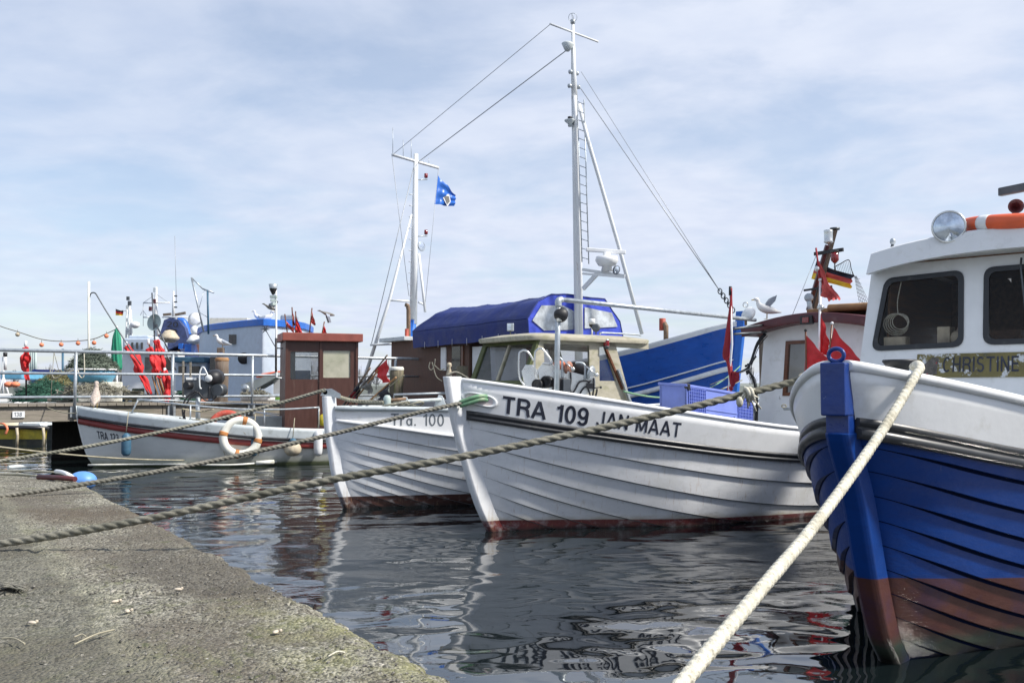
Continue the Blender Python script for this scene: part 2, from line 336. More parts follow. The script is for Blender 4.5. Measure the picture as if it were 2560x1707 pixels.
bp = N(nt, 'ShaderNodeBump'); bp.inputs['Strength'].default_value = 1; bp.inputs['Distance'].default_value = 1.0; L(a3.outputs[0], bp.inputs['Height']); L(bp.outputs[0], b.inputs['Normal'])
tag(MB().add([(-900, -20, 0), (900, -20, 0), (900, 1500, 0), (-900, 1500, 0)], [(0, 1, 2, 3)]).build('water', wm, loc=(0, 0, 0)), kind='structure')
# ---------------------------------------------------------------- quay
QZ = .55
cA = WZ(195, 1197, QZ); cN = WZ(1165, 1707, QZ); qd = (cN-cA).normalized(); qn = V((qd.y, -qd.x, 0))   # along the edge towards the camera
if qn.x > 0: qn = -qn
cF = WZ(-60, 1160, QZ); Lq = (cN-cA).length+3.2
def h(p, s, k=1): return noise.noise(V((p.x*s, p.y*s, k*3.7)))
def quay_top():
    mb = MB(); nu, nv = 420, 150; vs = []
    for i in range(nu+1):
        u = i/nu; t = Lq*(1-(1-u)**1.0)
        for j in range(nv+1):
            v = j/nv; wv = 9.0*v**1.6
            e = cA+qd*t; rag = .035*h(e, 5, 2)+.02*h(e, 17, 3)+.008*h(e, 50, 4)
            q = e+qn*(wv-rag*max(0, 1-wv*3)+.0)
            if t < 2.5:      # far corner is cut back
                pass
            z = QZ+.008*h(q, 1.6)+.007*h(q, 9)+.0065*max(-.6, h(q, 34, 5))*(1.3 if t > 2.4 else .6)+.003*h(q, 70, 6)
            ed = max(0, 1-wv/.10); z -= .045*ed*ed*(1+.9*h(e, 12, 7))
            crack = abs(h(q, .9, 9)+.25*h(q, 6, 10)); z -= .014*max(0, 1-crack/.02)*(1 if wv > .75 else .5)
            # joint parallel to the edge
            jw = abs(wv-.80-.05*h(e, 1.5, 11)-.02*h(e, 9, 11)); z -= .012*max(0, 1-jw/.02); z += .012*max(0, 1-abs(jw-.05)/.05)*max(0, h(q, 12, 14)+.3); z -= .014*max(0, 1-abs(q.y-4.13-.05*h(q, 3, 15))/.02)+.02*max(0, 1-abs(q.y-6.95-.1*h(q, 2, 15))/.025)*(wv > .5)
            vs.append(V((q.x, q.y, z)))
    k = nv+1; mb.add(vs, [(i*k+j, (i+1)*k+j, (i+1)*k+j+1, i*k+j+1) for i in range(nu) for j in range(nv)], True)
    # wall below the edge
    wl = []
    for i in range(nu+1):
        p = vs[i*k]
        wl += [p, p+V((0, 0, -.05))-qn*(-.012+.02*h(p, 9, 12)), V((p.x, p.y, -1.2))+qn*.03]
    mb.add(wl, [(i*3+j, i*3+j+1, (i+1)*3+j+1, (i+1)*3+j) for i in range(nu) for j in range(2)], True)
    # far end: slab running back to the left with its wall
    a = vs[0]; far = [a+(cF-cA)*(i/30)+V((0, 0, .004*h(a+(cF-cA)*(i/30), 9))) for i in range(31)]
    inner = [cA+qn*(9.0*(i/30)**1.6) for i in range(31)]
    for i in range(31): inner[i] = vs[int(round(nv*(i/30)))].copy() if True else inner[i]
    g = far+inner; mb.add(g, [(i, i+1, 31+i+1, 31+i) for i in range(30)], True)
    mb.add(far+[V((p.x, p.y, -1.2)) for p in far], [(i, i+1, 31+i+1, 31+i) for i in range(30)], True)
    return mb
def quay_mat():
    m = bpy.data.materials.new('old_concrete'); m.use_nodes = True; nt = m.node_tree; b = nt.nodes['Principled BSDF']; L = nt.links.new
    tc = N(nt, 'ShaderNodeTexCoord'); O = tc.outputs['Object']
    def nz(s, d=6, r=.6, loc=(0, 0, 0), dist=0):
        mp = N(nt, 'ShaderNodeMapping'); mp.inputs['Location'].default_value = loc; L(O, mp.inputs[0])
        n = N(nt, 'ShaderNodeTexNoise'); n.inputs['Scale'].default_value = s; n.inputs['Detail'].default_value = d; n.inputs['Roughness'].default_value = r; n.inputs['Distortion'].default_value = dist; L(mp.outputs[0], n.inputs[0]); return n.outputs[0]
    def rp(src, a, c, o0=0., o1=1.):
        q = N(nt, 'ShaderNodeMapRange'); q.inputs[1].default_value = a; q.inputs[2].default_value = c; q.inputs[3].default_value = o0; q.inputs[4].default_value = o1; L(src, q.inputs[0]); return q.outputs[0]
    def mx(f, a, c):
        x = N(nt, 'ShaderNodeMix', data_type='RGBA'); L(f, x.inputs[0])
        for s_, v_ in ((6, a), (7, c)):
            if isinstance(v_, tuple): x.inputs[s_].default_value = (*v_, 1)
            else: L(v_, x.inputs[s_])
        return x.outputs[2]
    base = mx(rp(nz(2.2), .35, .65), (.205, .195, .155), (.37, .355, .28))
    base = mx(rp(nz(75, 3), .50, .62, 0, .75), base, (.46, .43, .34))          # pale sand grains
    vo = N(nt, 'ShaderNodeTexVoronoi'); vo.inputs['Scale'].default_value = 80; L(O, vo.inputs[0])
    vc = N(nt, 'ShaderNodeSeparateColor'); L(vo.outputs['Color'], vc.inputs[0])
    base = mx(rp(vc.outputs[0], .66, .72, 0, .9), base, (.055, .05, .04)); base = mx(rp(vc.outputs[1], .86, .90, 0, .8), base, (.52, .49, .42))       # dark aggregate
    base = mx(rp(nz(34, 6), .52, .60, 0, .7), base, (.10, .095, .065))
    base = mx(rp(nz(.8, 7, .6, (3, 1, 0), .5), .49, .60, 0, .72), base, (.115, .095, .07))     # damp stains
    base = mx(rp(nz(1.9, 9, .75, (9, 4, 0), .9), .55, .66, 0, .5), base, (.17, .185, .07))   # moss
    base = mx(rp(nz(7, 8, .7, (1, 8, 0)), .60, .66, 0, .8), base, (.085, .10, .03))
    vo2 = N(nt, 'ShaderNodeTexVoronoi'); vo2.inputs['Scale'].default_value = 9; L(O, vo2.inputs[0])
    base = mx(rp(vo2.outputs['Distance'], .05, .075, .85, 0.), base, (.50, .48, .44))  # pale specks
    # slabs, joints and stains with a shape of their own
    dt = N(nt, 'ShaderNodeVectorMath', operation='DOT_PRODUCT'); L(O, dt.inputs[0]); dt.inputs[1].default_value = tuple(qn)
    def ma(op, a, c):
        x = N(nt, 'ShaderNodeMath', operation=op)
        for i_, v_ in enumerate((a, c)):
            if isinstance(v_, (int, float)): x.inputs[i_].default_value = v_
            else: L(v_, x.inputs[i_])
        return x.outputs[0]
    sy = N(nt, 'ShaderNodeSeparateXYZ'); L(O, sy.inputs[0]); pert = ma('MULTIPLY', ma('SUBTRACT', nz(1.7, 6, .6, (5, 5, 0)), .5), .8); pf = ma('MULTIPLY', ma('SUBTRACT', nz(9, 5), .5), .25)
    wq = ma('ADD', ma('ADD', ma('SUBTRACT', dt.outputs['Value'], cA.dot(qn)), ma('MULTIPLY', pert, .35)), pf); yq = ma('ADD', ma('ADD', sy.outputs[1], pert), pf)
    slab = rp(wq, .80, .84, 0, 1.); base = mx(ma('MULTIPLY', slab, .5), base, (.10, .10, .075))
    ridge = ma('MULTIPLY', rp(wq, .68, .78, 0, 1), rp(wq, .80, .88, 1, 0)); base = mx(ma('MULTIPLY', ridge, .35), base, (.30, .30, .21))
    st1 = ma('MULTIPLY', ma('MULTIPLY', rp(yq, 4.12, 4.22, 0, 1), rp(yq, 4.9, 5.5, 1, 0)), rp(wq, .45, .62, 1, 0)); base = mx(ma('MULTIPLY', st1, .72), base, (.075, .062, .048))
    cn_ = rp(nz(120, 2), .45, .60, 0, .45); base = mx(cn_, base, (.08, .075, .06)); st2 = ma('MULTIPLY', ma('MULTIPLY', rp(yq, 6.1, 6.3, 0, 1), rp(yq, 6.9, 7.2, 1, 0)), rp(wq, .6, .9, 1, 0)); base = mx(ma('MULTIPLY', st2, .6), base, (.10, .075, .05))
    mz = ma('MULTIPLY', ma('MULTIPLY', rp(yq, 3.75, 4.15, 1, 0), rp(wq, .05, .5, 1, 0)), rp(nz(5, 7, .7, (2, 2, 0)), .42, .58)); base = mx(ma('MULTIPLY', mz, .55), base, (.25, .25, .09))
    L(base, b.inputs['Base Color']); b.inputs['Roughness'].default_value = .88
    s1 = N(nt, 'ShaderNodeMath', operation='MULTIPLY_ADD'); L(nz(45, 6), s1.inputs[0]); s1.inputs[1].default_value = .012; s1.inputs[2].default_value = 0
    s2 = N(nt, 'ShaderNodeMath', operation='MULTIPLY_ADD'); L(vo.outputs['Distance'], s2.inputs[0]); s2.inputs[1].default_value = -.009; L(s1.outputs[0], s2.inputs[2])
    s3 = N(nt, 'ShaderNodeMath', operation='MULTIPLY_ADD'); L(nz(170, 3), s3.inputs[0]); s3.inputs[1].default_value = .004; L(s2.outputs[0], s3.inputs[2])
    bp = N(nt, 'ShaderNodeBump'); bp.inputs['Distance'].default_value = 1; bp.inputs['Strength'].default_value = 1; L(s3.outputs[0], bp.inputs['Height']); L(bp.outputs[0], b.inputs['Normal'])
    return m
tag(quay_top().build('quay', quay_mat(), loc=(0, 0, 0)), kind='structure')

# ---------------------------------------------------------------- hulls
class Hull:
    """local frame: x aft from the foot of the stem, -y port side (towards the camera), z up"""
    def __init__(s, root, L_, Bm, sheer, rub, stem, rab, ht, n=11, zk0=-.15, zkm=-.6, ue=.2, e1=.33, bexp=.75, um=.45, lap=.02, flare=.05, bow_e=1.0, gu=.42, gm=2.0):
        s.root = root; s.L = L_; s.Bm = Bm; s.sheer = sheer; s.rub = rub; s.stem = stem; s.rab = rab; s.ht = ht; s.n = n
        s.zk0 = zk0; s.zkm = zkm; s.ue = ue; s.e1 = e1; s.bexp = bexp; s.um = um; s.lap = lap; s.gu = gu; s.gm = gm; s.fl = flare; s.be = bow_e
        s.s0 = curve(stem, curve(sheer, -9))+rab
    def srab(s, z): return curve(s.stem, z)+s.rab
    def beam(s, u):
        if u <= s.um: return s.Bm*math.sin(PI/2*u/s.um)**s.bexp
        return s.Bm*max(0, 1-((u-s.um)/(1-s.um))**2.6)**.75
    def sx(s, u, z0): return s.srab(z0)*(1-u)**3+s.L*u
    def zr(s, u): return curve(s.rub, s.sx(u, s.rub[0][1]))
    def zs(s, u): return curve(s.sheer, s.sx(u, s.sheer[0][1]))
    def pt(s, u, v, side=1, off=0):
        w = min(1, u/s.gu); zk = lin(s.zk0, s.zkm, math.sin(PI/2*w)); zr = s.zr(u)
        if u > .75: zk = lin(zk, .0, ((u-.75)/.25)**2)
        g = lin(1, s.gm, math.sin(PI/2*w)); e = lin(s.be, s.e1, min(1, u/s.ue)**.6); t = v**g
        b = s.beam(u)*t**e+s.ht; z = zk+(zr-zk)*t; z0 = s.zk0+(s.rub[0][1]-s.zk0)*v
        return V((s.sx(u, z0), -side*(b+off), z))
    def bw(s, u, t, side=1, off=0):
        z0 = lin(s.rub[0][1], s.sheer[0][1], t); zr = s.zr(u); zs = s.zs(u)
        return V((s.sx(u, z0), -side*(s.beam(u)+s.ht+s.fl*t*sms(u*8)+off), lin(zr, zs, t)))
    def us(s, nu): return [(i/nu)**1.5 for i in range(nu+1)]
    def u_of_s(s, x, t=1):
        lo, hi = 0, 1; z0 = lin(s.rub[0][1], s.sheer[0][1], t)
        for _ in range(40):
            m = (lo+hi)/2
            if s.sx(m, z0) < x: lo = m
            else: hi = m
        return lo
    def planks(s, name, m, nu=90, seam=None, sh=.008):
        mb = MB(); U = s.us(nu); sf = []
        for side in (1, -1):
            for k in range(s.n):
                v0, v1 = k/s.n, (k+1)/s.n; rows = []
                for r_, (v, o) in enumerate(((v0, s.lap), ((v0+v1)/2, s.lap*.65), (v1, s.lap*.12))):
                    rows.append([s.pt(u, v, side, o*sms(u*s.L/.35)) for u in U])
                vs = [rows[r_][i] for i in range(len(U)) for r_ in range(3)]
                mb.add(vs, [(i*3+j, (i+1)*3+j, (i+1)*3+j+1, i*3+j+1) for i in range(nu) for j in range(2)], True)
                if s.lap and k:   # the lower edge of the plank
                    st = []
                    for i, u in enumerate(U): st += [s.pt(u, v0, side, s.lap*.12*sms(u*s.L/.35)), rows[0][i]]
                    mb.add(st, [(2*i, 2*i+2, 2*i+3, 2*i+1) for i in range(nu)], False)
                if seam and k:    # dark strip painted in as the shade under the lap
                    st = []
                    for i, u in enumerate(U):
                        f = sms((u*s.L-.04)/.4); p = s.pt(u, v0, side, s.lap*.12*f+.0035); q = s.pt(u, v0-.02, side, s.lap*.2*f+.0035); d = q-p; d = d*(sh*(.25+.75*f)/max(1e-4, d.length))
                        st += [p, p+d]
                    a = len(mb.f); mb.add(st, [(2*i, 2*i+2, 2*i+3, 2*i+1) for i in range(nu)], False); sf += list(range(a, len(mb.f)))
        o = mb.build(name, m, s.root, local=True)
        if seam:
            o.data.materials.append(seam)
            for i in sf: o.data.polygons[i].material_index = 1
        return o
    def bulwark(s, name, m, nu=90, th=.05, seg=3, deckdrop=.06):
        mb = MB(); U = s.us(nu)
        for side in (1, -1):
            rows = [(t/seg, 0) for t in range(seg+1)]+[(1, -th), (-.25, -th)]
            vs = [s.bw(u, t, side, o) for u in U for (t, o) in rows]; k = len(rows)
            mb.add(vs, [(i*k+j, (i+1)*k+j, (i+1)*k+j+1, i*k+j+1) for i in range(nu) for j in range(k-1)], True)
        return mb.build(name, m, s.root, local=True)
    def deck(s, m, drop=.05, nu=40):
        vs = []
        for i in range(nu+1):
            u = .01+.98*i/nu
            for side in (1, -1):
                p = s.bw(u, 0, side, -.03); p.z -= drop; vs.append(p)
        return MB().add(vs, [(2*i, 2*i+1, 2*i+3, 2*i+2) for i in range(nu)]).build('deck', m, s.root, local=True)
    def strip(s, name, m, t0, prof, nu=110, u0=0, u1=1, fn=None, both=True):
        """profile [(out, up)] swept along the hull side at bulwark height t0"""
        mb = MB(); n = len(prof)
        for side in ((1, -1) if both else (1,)):
            vs = []
            for i in range(nu+1):
                u = u0+(u1-u0)*(i/nu)**1.4; p = s.bw(u, t0, side) if fn is None else fn(u, side)
                for (o, z) in prof: vs.append(p+V((0, -side*o, z)))
            mb.add(vs, [(i*n+k, (i+1)*n+k, (i+1)*n+(k+1) % n, i*n+(k+1) % n) for i in range(nu) for k in range(n)], True)
            mb.add(vs[:n], [tuple(range(n))]); mb.add(vs[-n:], [tuple(range(n))])
        return mb.build(name, m, s.root, local=True)
    def stempost(s, name, m, ztop, d=None, w0=None, extra=0, zbot=-.5):
        d = d or s.rab; w0 = w0 or s.ht; mb = MB(); K = 40; vs = []
        for i in range(K+1):
            z = lin(zbot, ztop, i/K); x = curve(s.stem, z) if z > 0 else curve(s.stem, 0)-z*.55
            for (a, b_) in ((0, .55), (.015, .8), (.03, 1), (d+extra, 1.15), (d+extra, -1.15), (.03, -1), (.015, -.8), (0, -.55)):
                vs.append(V((x+a, -b_*w0, z)))
        n = 8; mb.add(vs, [(i*n+k, (i+1)*n+k, (i+1)*n+(k+1) % n, i*n+(k+1) % n) for i in range(K) for k in range(n)]+[tuple(range(n)), tuple(K*n+k for k in range(n))])
        return mb.build(name, m, s.root, local=True, bevel=.006)
def round_prof(r, k=10, sq=1.0, cx=0, cz=0): return [(cx+r*math.cos(2*PI*i/k), cz+r*sq*math.sin(2*PI*i/k)) for i in range(k)]
def text_mesh(txt, size, space=1.0, weight=0.0):
    cu = bpy.data.curves.new('t', 'FONT'); cu.body = txt; cu.size = size; cu.space_character = space; cu.offset = weight; cu.resolution_u = 3
    o = bpy.data.objects.new('t', cu); sc.collection.objects.link(o); dg = bpy.context.evaluated_depsgraph_get(); dg.update()
    me = bpy.data.meshes.new_from_object(o.evaluated_get(dg)); bm = bmesh.new(); bm.from_mesh(me)
    bmesh.ops.triangulate(bm, faces=bm.faces)
    for _ in range(2):
        es = [e for e in bm.edges if e.calc_length() > size*.25]
        if es: bmesh.ops.subdivide_edges(bm, edges=es, cuts=1); bmesh.ops.triangulate(bm, faces=bm.faces)
    vs = [v.co.copy() for v in bm.verts]; fs = [tuple(v.index for v in f.verts) for f in bm.faces]; bm.free()
    bpy.data.objects.remove(o); bpy.data.curves.remove(cu); bpy.data.meshes.remove(me)
    x0 = min(v.x for v in vs); return [V((v.x-x0, v.y, 0)) for v in vs], fs
def hull_text(hl, txt, s0, size, m, zoff, name='lettering', space=1.0, weight=0.0, sx=1.0, shear=0, plank=False, off=.004, slope=1.0, parent=None):
    vs, fs = text_mesh(txt, size, space, weight); o = []
    for v in vs:
        x = s0+v.x*sx+shear*v.y; u = hl.u_of_s(x)
        p0 = hl.bw(u, 0)
        if plank:      # on the planking, measured down from the rub rail
            zz = zoff+v.y; k = 1.0
            for _ in range(12):
                q = hl.pt(u, k); k += (p0.z+zz-q.z)*.5; k = max(.01, min(1, k))
            o.append(hl.pt(u, k, 1, off))
        else:
            hgt = hl.zs(u)-hl.zr(u); t = (zoff+v.y)/hgt; q = hl.bw(u, t, 1, off); q.x = x; o.append(q)
    return MB().add(o, fs).build(name, m, parent or hl.root, local=True, fix=False, )
def hull_paint(name, col, bands, rough=.32, dirt=None, var=.05, coat=.0, bump=.0012, bscale=14, dstr=None):
    return mat(name, col, rough, var=var, scale=3.5, bands=bands, dirt=dirt, coat=coat, bump=bump, bscale=bscale, stretch=(1, 1, 2.2), dstr=dstr)

# ---------------------------------------------------------------- Jan Maat (white clinker boat in the middle)
JM = thing('fishing_boat', 'white clinker fishing boat lettered TRA 109 JAN MAAT with a maroon roofed white wheelhouse', 'boat', (-.25, 9.46, 0), R(37))
jm = Hull(JM, 9.6, 1.5, [(-.53, 1.57), (.5, 1.40), (2, 1.16), (3, 1.03), (4, .96), (5.5, .93), (8, 1.05), (9.6, 1.25)],
          [(-.53, 1.27), (.5, 1.08), (2, .85), (3, .74), (4, .68), (5.5, .66), (8, .78), (9.6, .98)],
          [(0, 0), (.28, -.146), (.66, -.29), (1.14, -.44), (1.57, -.53), (1.7, -.54)], .17, .05, n=9, zk0=-.25, ue=.2, lap=.030, e1=.21, gm=2.3)
scratch = [((.60, .63, .66), 6, .52, .75, .5), ((.36, .30, .22), 22, .67, .73, .7), ((.40, .28, .17), 5, .58, .76, .6), ((.50, .50, .42), 1.6, .55, .75, .35)]
STR = [(1, 1, 1.5), (1, 1, 2.2), (6, 6, .35), (1, 1, 1)]
P = hull_paint('white_hull_paint', (.80, .81, .83), [(.13, -.014, (.50, .46, .38), .035, .12), (.115, -.018, (.125, .018, .02), .004, 0), (.03, 0, (.03, .014, .014), .03, .06)], dirt=scratch, dstr=STR)
SEAM = mat('seam_grime', (.20, .215, .24), .8, var=.4, scale=6, stretch=(1, 1, 1)); SEAMB = mat('blue_seam_grime', (.001, .006, .03), .95, var=.3, spec=.1)  # dark tones for the shade painted under the plank laps
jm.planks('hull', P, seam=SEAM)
jm.bulwark('bulwark', M['white'])
jm.deck(M['deck'])
jm.strip('cap_rail', M['white'], 1, round_prof(.032, 10, .75, -.02, .0))
jm.strip('rubbing_strake', M['black'], 0, [(.0, .012), (.030, .006), (.030, -.03), (.020, -.034), (.020, -.045), (.040, -.05), (.042, -.075), (.02, -.085), (0, -.085)])
jm.stempost('stem', P, 1.575)

# ---------------------------------------------------------------- Tra. 100
TR = thing('fishing_boat', 'small white clinker boat lettered Tra. 100 moored left of TRA 109', 'boat', (-2.05, 11.27, 0), R(35))
tr = Hull(TR, 8.5, 1.2, [(-.28, 1.235), (.9, 1.22), (2, 1.17), (4, 1.1), (8.5, 1.3)], [(-.28, 1.10), (.5, .98), (1.0, .90), (2, .78), (4, .68), (8.5, .95)],
          [(0, 0), (.37, -.14), (.68, -.2), (.98, -.25), (1.31, -.28), (1.5, -.285)], .12, .05, n=11, zk0=-.2, ue=.22, lap=.024, e1=.27, gm=2.2, flare=.0)
P2 = hull_paint('white_hull_paint', (.78, .80, .83), [(.145, .0, (.07, .03, .024), .004, 0), (.03, 0, (.02, .014, .014), .03, .05)], dirt=scratch, dstr=STR)
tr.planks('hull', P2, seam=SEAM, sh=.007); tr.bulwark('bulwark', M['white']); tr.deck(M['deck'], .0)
tr.strip('cap_rail', M['grey_white'], 1, [(.03, .01), (.03, -.045), (-.06, -.045), (-.06, .01)])
tr.strip('rubbing_strake', M['white'], 0, [(0, .02), (.045, .0), (.045, -.025), (0, -.03)])
tr.stempost('stem', P2, 1.36, extra=.03)

# ---------------------------------------------------------------- Christine
CH = thing('fishing_boat', 'blue clinker fishing boat at the right edge with the name CHRISTINE on its white wheelhouse', 'boat', (2.0, 4.98, 0), R(48))
ch = Hull(CH, 8.6, 1.46, [(-.62, 1.575), (-.4, 1.525), (-.2, 1.485), (.2, 1.405), (.6, 1.325), (1.2, 1.20), (2.2, 1.08), (4, 1.02), (8.6, 1.3)],
          [(-.55, 1.31), (-.2, 1.235), (.2, 1.155), (.6, 1.09), (1.2, .98), (2.2, .86), (4, .76), (8.6, 1.05)],
          [(0, 0), (.16, -.147), (.505, -.31), (.92, -.466), (1.23, -.638), (1.6, -.741), (1.8, -.75)], .14, .06, n=12, zk0=-.25, ue=.13, e1=.33, bexp=.72, um=.52, lap=.032)
speck = [((.10, .20, .5), 38, .73, .76, .6), ((.003, .018, .10), 2.5, .5, .8, .6), ((.09, .12, .20), 7, .66, .75, .5)]
P3 = hull_paint('blue_hull_paint', (.001, .034, .19), [(.47, -.07, (.072, .026, .021), .003, 0), (.13, -.01, (.028, .042, .030), .03, .12), (.06, 0, (.012, .012, .01), .04, .08)], rough=.42, dirt=speck, dstr=[(1, 1, 1), (1, 1, 1), (5, 5, .5)], var=.08, bump=.0018, bscale=22)
P3.node_tree.nodes['Principled BSDF'].inputs['Specular IOR Level'].default_value = .2
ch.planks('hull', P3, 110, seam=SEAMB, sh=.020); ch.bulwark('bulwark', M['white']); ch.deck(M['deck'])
ch.strip('cap_rail', M['white'], 1, round_prof(.036, 12, .8, -.015, .0))
ch.strip('rubbing_strake', M['black'], 0, [(.0, .012), (.022, .008), (.024, -.026), (.010, -.03), (.010, -.042), (.030, -.046), (.034, -.08), (.014, -.095), (0, -.095)])
ch.stempost('stem', P3, 1.24, extra=.01)
mb = MB(); mb.box((-.60, 0, 1.455), (.11, .125, .26)); mb.build('stem_head', M['blue'], CH, local=True, bevel=.008)
mb = MB(); mb.box((-.53, 0, 1.40), (.15, .115, .34)); mb.build('stem_block', M['blue'], CH, local=True, bevel=.006)
mb = MB(); mb.torus((-.60, 0, 1.622), .032, .011, (1, 0, 0), 20, 8, 1.2); mb.build('lifting_eye', M['blue'], CH, local=True)

# ---------------------------------------------------------------- small boat TRA 123
US = thing('fishing_boat', 'small open white boat lettered TRA 123 with a red stripe and a brown upright cabin', 'boat', (-7.8, 17.25, 0), R(21))
us = Hull(US, 6.4, .98, [(-.35, 1.14), (.6, 1.0), (2, .84), (3.2, .72), (4.6, .67), (6.4, .72)], [(-.35, .95), (.6, .80), (2, .63), (3.2, .51), (4.6, .46), (6.4, .5)],
          [(0, 0), (.2, -.12), (.5, -.22), (.9, -.31), (1.2, -.36)], .03, .02, n=8, zk0=-.15, ue=.25, lap=0, flare=.03)
P4 = hull_paint('white_gelcoat', (.74, .75, .73), [(.16, -.01, (.40, .42, .34), .08, .1), (.05, 0, (.10, .12, .06), .02, .05)], dirt=[((.5, .5, .4), 4, .6, .8, .4)])
us.planks('hull', P4); us.bulwark('bulwark', M['grey_white'], th=.09); us.deck(M['deck'], .12)
us.strip('rubbing_strake', M['black'], 0, [(0, .02), (.035, .015), (.035, -.03), (0, -.035)])
us.strip('red_stripe', mat('red_stripe', (.25, .042, .038), .5, var=.2, dirt=[((.5, .45, .4), 8, .64, .7, .6)]), 0, [(0, 0), (.004, 0), (.0, -.11), (-.01, -.11)], fn=lambda u, sd: us.pt(u, .972, sd, .003))
us.stempost('stem', P4, .96, d=.05)
# ---------------------------------------------------------------- more helpers
def LP(root, px, py, s=None, y=None, z=None, Y=None):
    """photograph pixel -> local point of a boat lying on its section s, its lengthwise plane y, level z or distance Y"""
    D = W(px, py, 1.0)-V((0, 0, EYE)); a = root.rotation_euler.z; ux, uy = math.cos(a), math.sin(a); x0, y0 = root.location.x, root.location.y
    if s is not None: t = (s+x0*ux+y0*uy)/(D.x*ux+D.y*uy)
    elif y is not None: t = (y-x0*uy+y0*ux)/(-D.x*uy+D.y*ux)
    elif z is not None: t = (z-EYE)/D.z
    else: t = Y
    p = D*t; return V(((p.x-x0)*ux+(p.y-y0)*uy, -(p.x-x0)*uy+(p.y-y0)*ux, EYE+p.z-root.location.z))
def toW(root, p): return root.location+Matrix.Rotation(root.rotation_euler.z, 3, 'Z') @ V(p)
def rrect(x0, z0, x1, z1, r, n=5):
    o = []
    for cx, cz, a in ((x1-r, z1-r, 0), (x0+r, z1-r, 90), (x0+r, z0+r, 180), (x1-r, z0+r, 270)):
        for i in range(n+1): t = R(a+90*i/n); o.append((cx+r*math.cos(t), cz+r*math.sin(t)))
    return o
def quadloop(c, r, n=5):                 # rounded quadrilateral: corners in order
    o = []; m = len(c)
    for i in range(m):
        p = V((*c[i], 0)); a = (V((*c[i-1], 0))-p).normalized(); b = (V((*c[(i+1) % m], 0))-p).normalized()
        for k in range(n+1):
            t = k/n; q = (p+a*r)*(1-t)**2+p*2*t*(1-t)+(p+b*r)*t*t; o.append((q.x, q.y))
    return o
def wall_with_windows(fn, cells, th):
    """cells: (outer quad corners, window corners or None, corner radius); fn(a, h) -> point; th: inward vector"""
    mb = MB(); th = V(th)
    for oq, wq, r in cells:
        if wq is None: mb.prism([fn(*p) for p in oq], th); continue
        n = 5; inner = quadloop(wq, r, n); outer = []; m = len(wq)
        for i in range(m):
            for k in range(n+1):
                t = k/n
                p = V((*oq[i], 0)); pa = V((*oq[i-1], 0)); pb = V((*oq[(i+1) % m], 0))
                e = .25; q = p+(pa-p)*e*(1-2*t) if t < .5 else p+(pb-p)*e*(2*t-1)
                outer.append((q.x, q.y))
        mb.frame([fn(*p) for p in outer], [fn(*p) for p in inner], th)
    return mb
def scale_quad(q, k):
    cx = sum(p[0] for p in q)/len(q); cz = sum(p[1] for p in q)/len(q)
    o = []
    for p in q:
        dx, dz = p[0]-cx, p[1]-cz; o.append((p[0]+k*(1 if dx > 0 else -1), p[1]+k*(1 if dz > 0 else -1)))
    return o
def cloth(A, B, C, D, amp=.02, waves=2.5, nu=22, nv=10, seed=0, cut=0, vr=(0, 1)):
    """A/B hoist top and bottom, C/D fly top and bottom; hangs and ripples"""
    A, B, C, D = map(V, (A, B, C, D)); nrm = (C-A).cross(B-A); nrm = nrm.normalized() if nrm.length > 1e-6 else V((0, 1, 0))
    def f(u, v):
        v = lin(vr[0], vr[1], v); p = (A*(1-v)+B*v)*(1-u)+(C*(1-v)+D*v)*u; s_ = math.sin(PI*u)
        return p+nrm*(amp*(math.sin(waves*2*PI*(u+.25*v)+seed)+.5*math.sin(waves*3.7*PI*v+seed*2+u*4))*min(1, u*4))+V((0, 0, -.04*s_*(C-A).length*(1-v)+cut*noise.noise(V((u*9, v*9, seed)))*u))
    return MB().grid(f, nu, nv)
def rope(name, label, pts, r, m, pitch=None, cat='rope', group=None, parent=None, step=None, sag=None, worm=False):
    P = spline(pts, 24); pts2 = [P[0]]; step = step or r*.42; d = 0
    # resample evenly
    for a, b in zip(P, P[1:]):
        seg = (b-a).length
        while d+step <= seg-1e-9:
            d += step; pts2.append(a+(b-a)*(d/seg))
        d -= seg
        d = d if d < 0 else 0
    out = []; 
    acc = [P[0]]; need = step; cur = P[0]; i = 1
    while i < len(P):
        seg = (P[i]-cur).length
        if seg >= need: cur = cur+(P[i]-cur)*(need/seg); acc.append(cur); need = step
        else: need -= seg; cur = P[i]; i += 1
    pitch = pitch or r*9; k = 2*PI*step/pitch
    prof = (lambda i, a: .66+.40*abs(math.cos(1.5*(a-i*k)))**.75) if not worm else (lambda i, a: .74+.30*abs(math.sin(PI*i*step/pitch*3+a*.5+.5*math.sin(a*2)))**.6)
    mb = MB().tube(acc, [r*(1+.05*noise.noise(p*9)) for p in acc], 24, prof=prof)
    o = mb.build(name, m, parent, loc=acc[0] if parent is None else None)
    if parent is None: tag(o, label, cat, group)
    return o
def wire(mb, a, b, r=.006, sag=0, n=8, seg=14):
    a = V(a); b = V(b); mb.tube([a+(b-a)*(i/seg)+V((0, 0, -sag*4*(i/seg)*(1-i/seg))) for i in range(seg+1)] if sag else [a, b], r, n); return mb
def lamp_round(name, label, c, axis, r, depth=None, mat_b='steel', parent=None, cat='lamp'):
    t = parent or thing(name, label, cat, c); ax = V(axis).normalized(); depth = depth or r*1.1; c = V(c)
    MB().lathe([(0, -depth), (r*.45, -depth*.9), (r*.8, -depth*.5), (r, -.02), (r*1.04, 0), (r*1.0, .015), (r*.92, .012)], c, ax, 28).build('lamp_housing', M[mat_b], t)
    MB().lathe([(0, .03), (r*.5, .026), (r*.92, .008)], c, ax, 28).build('lens', M['lamp_glass'], t)
    return t
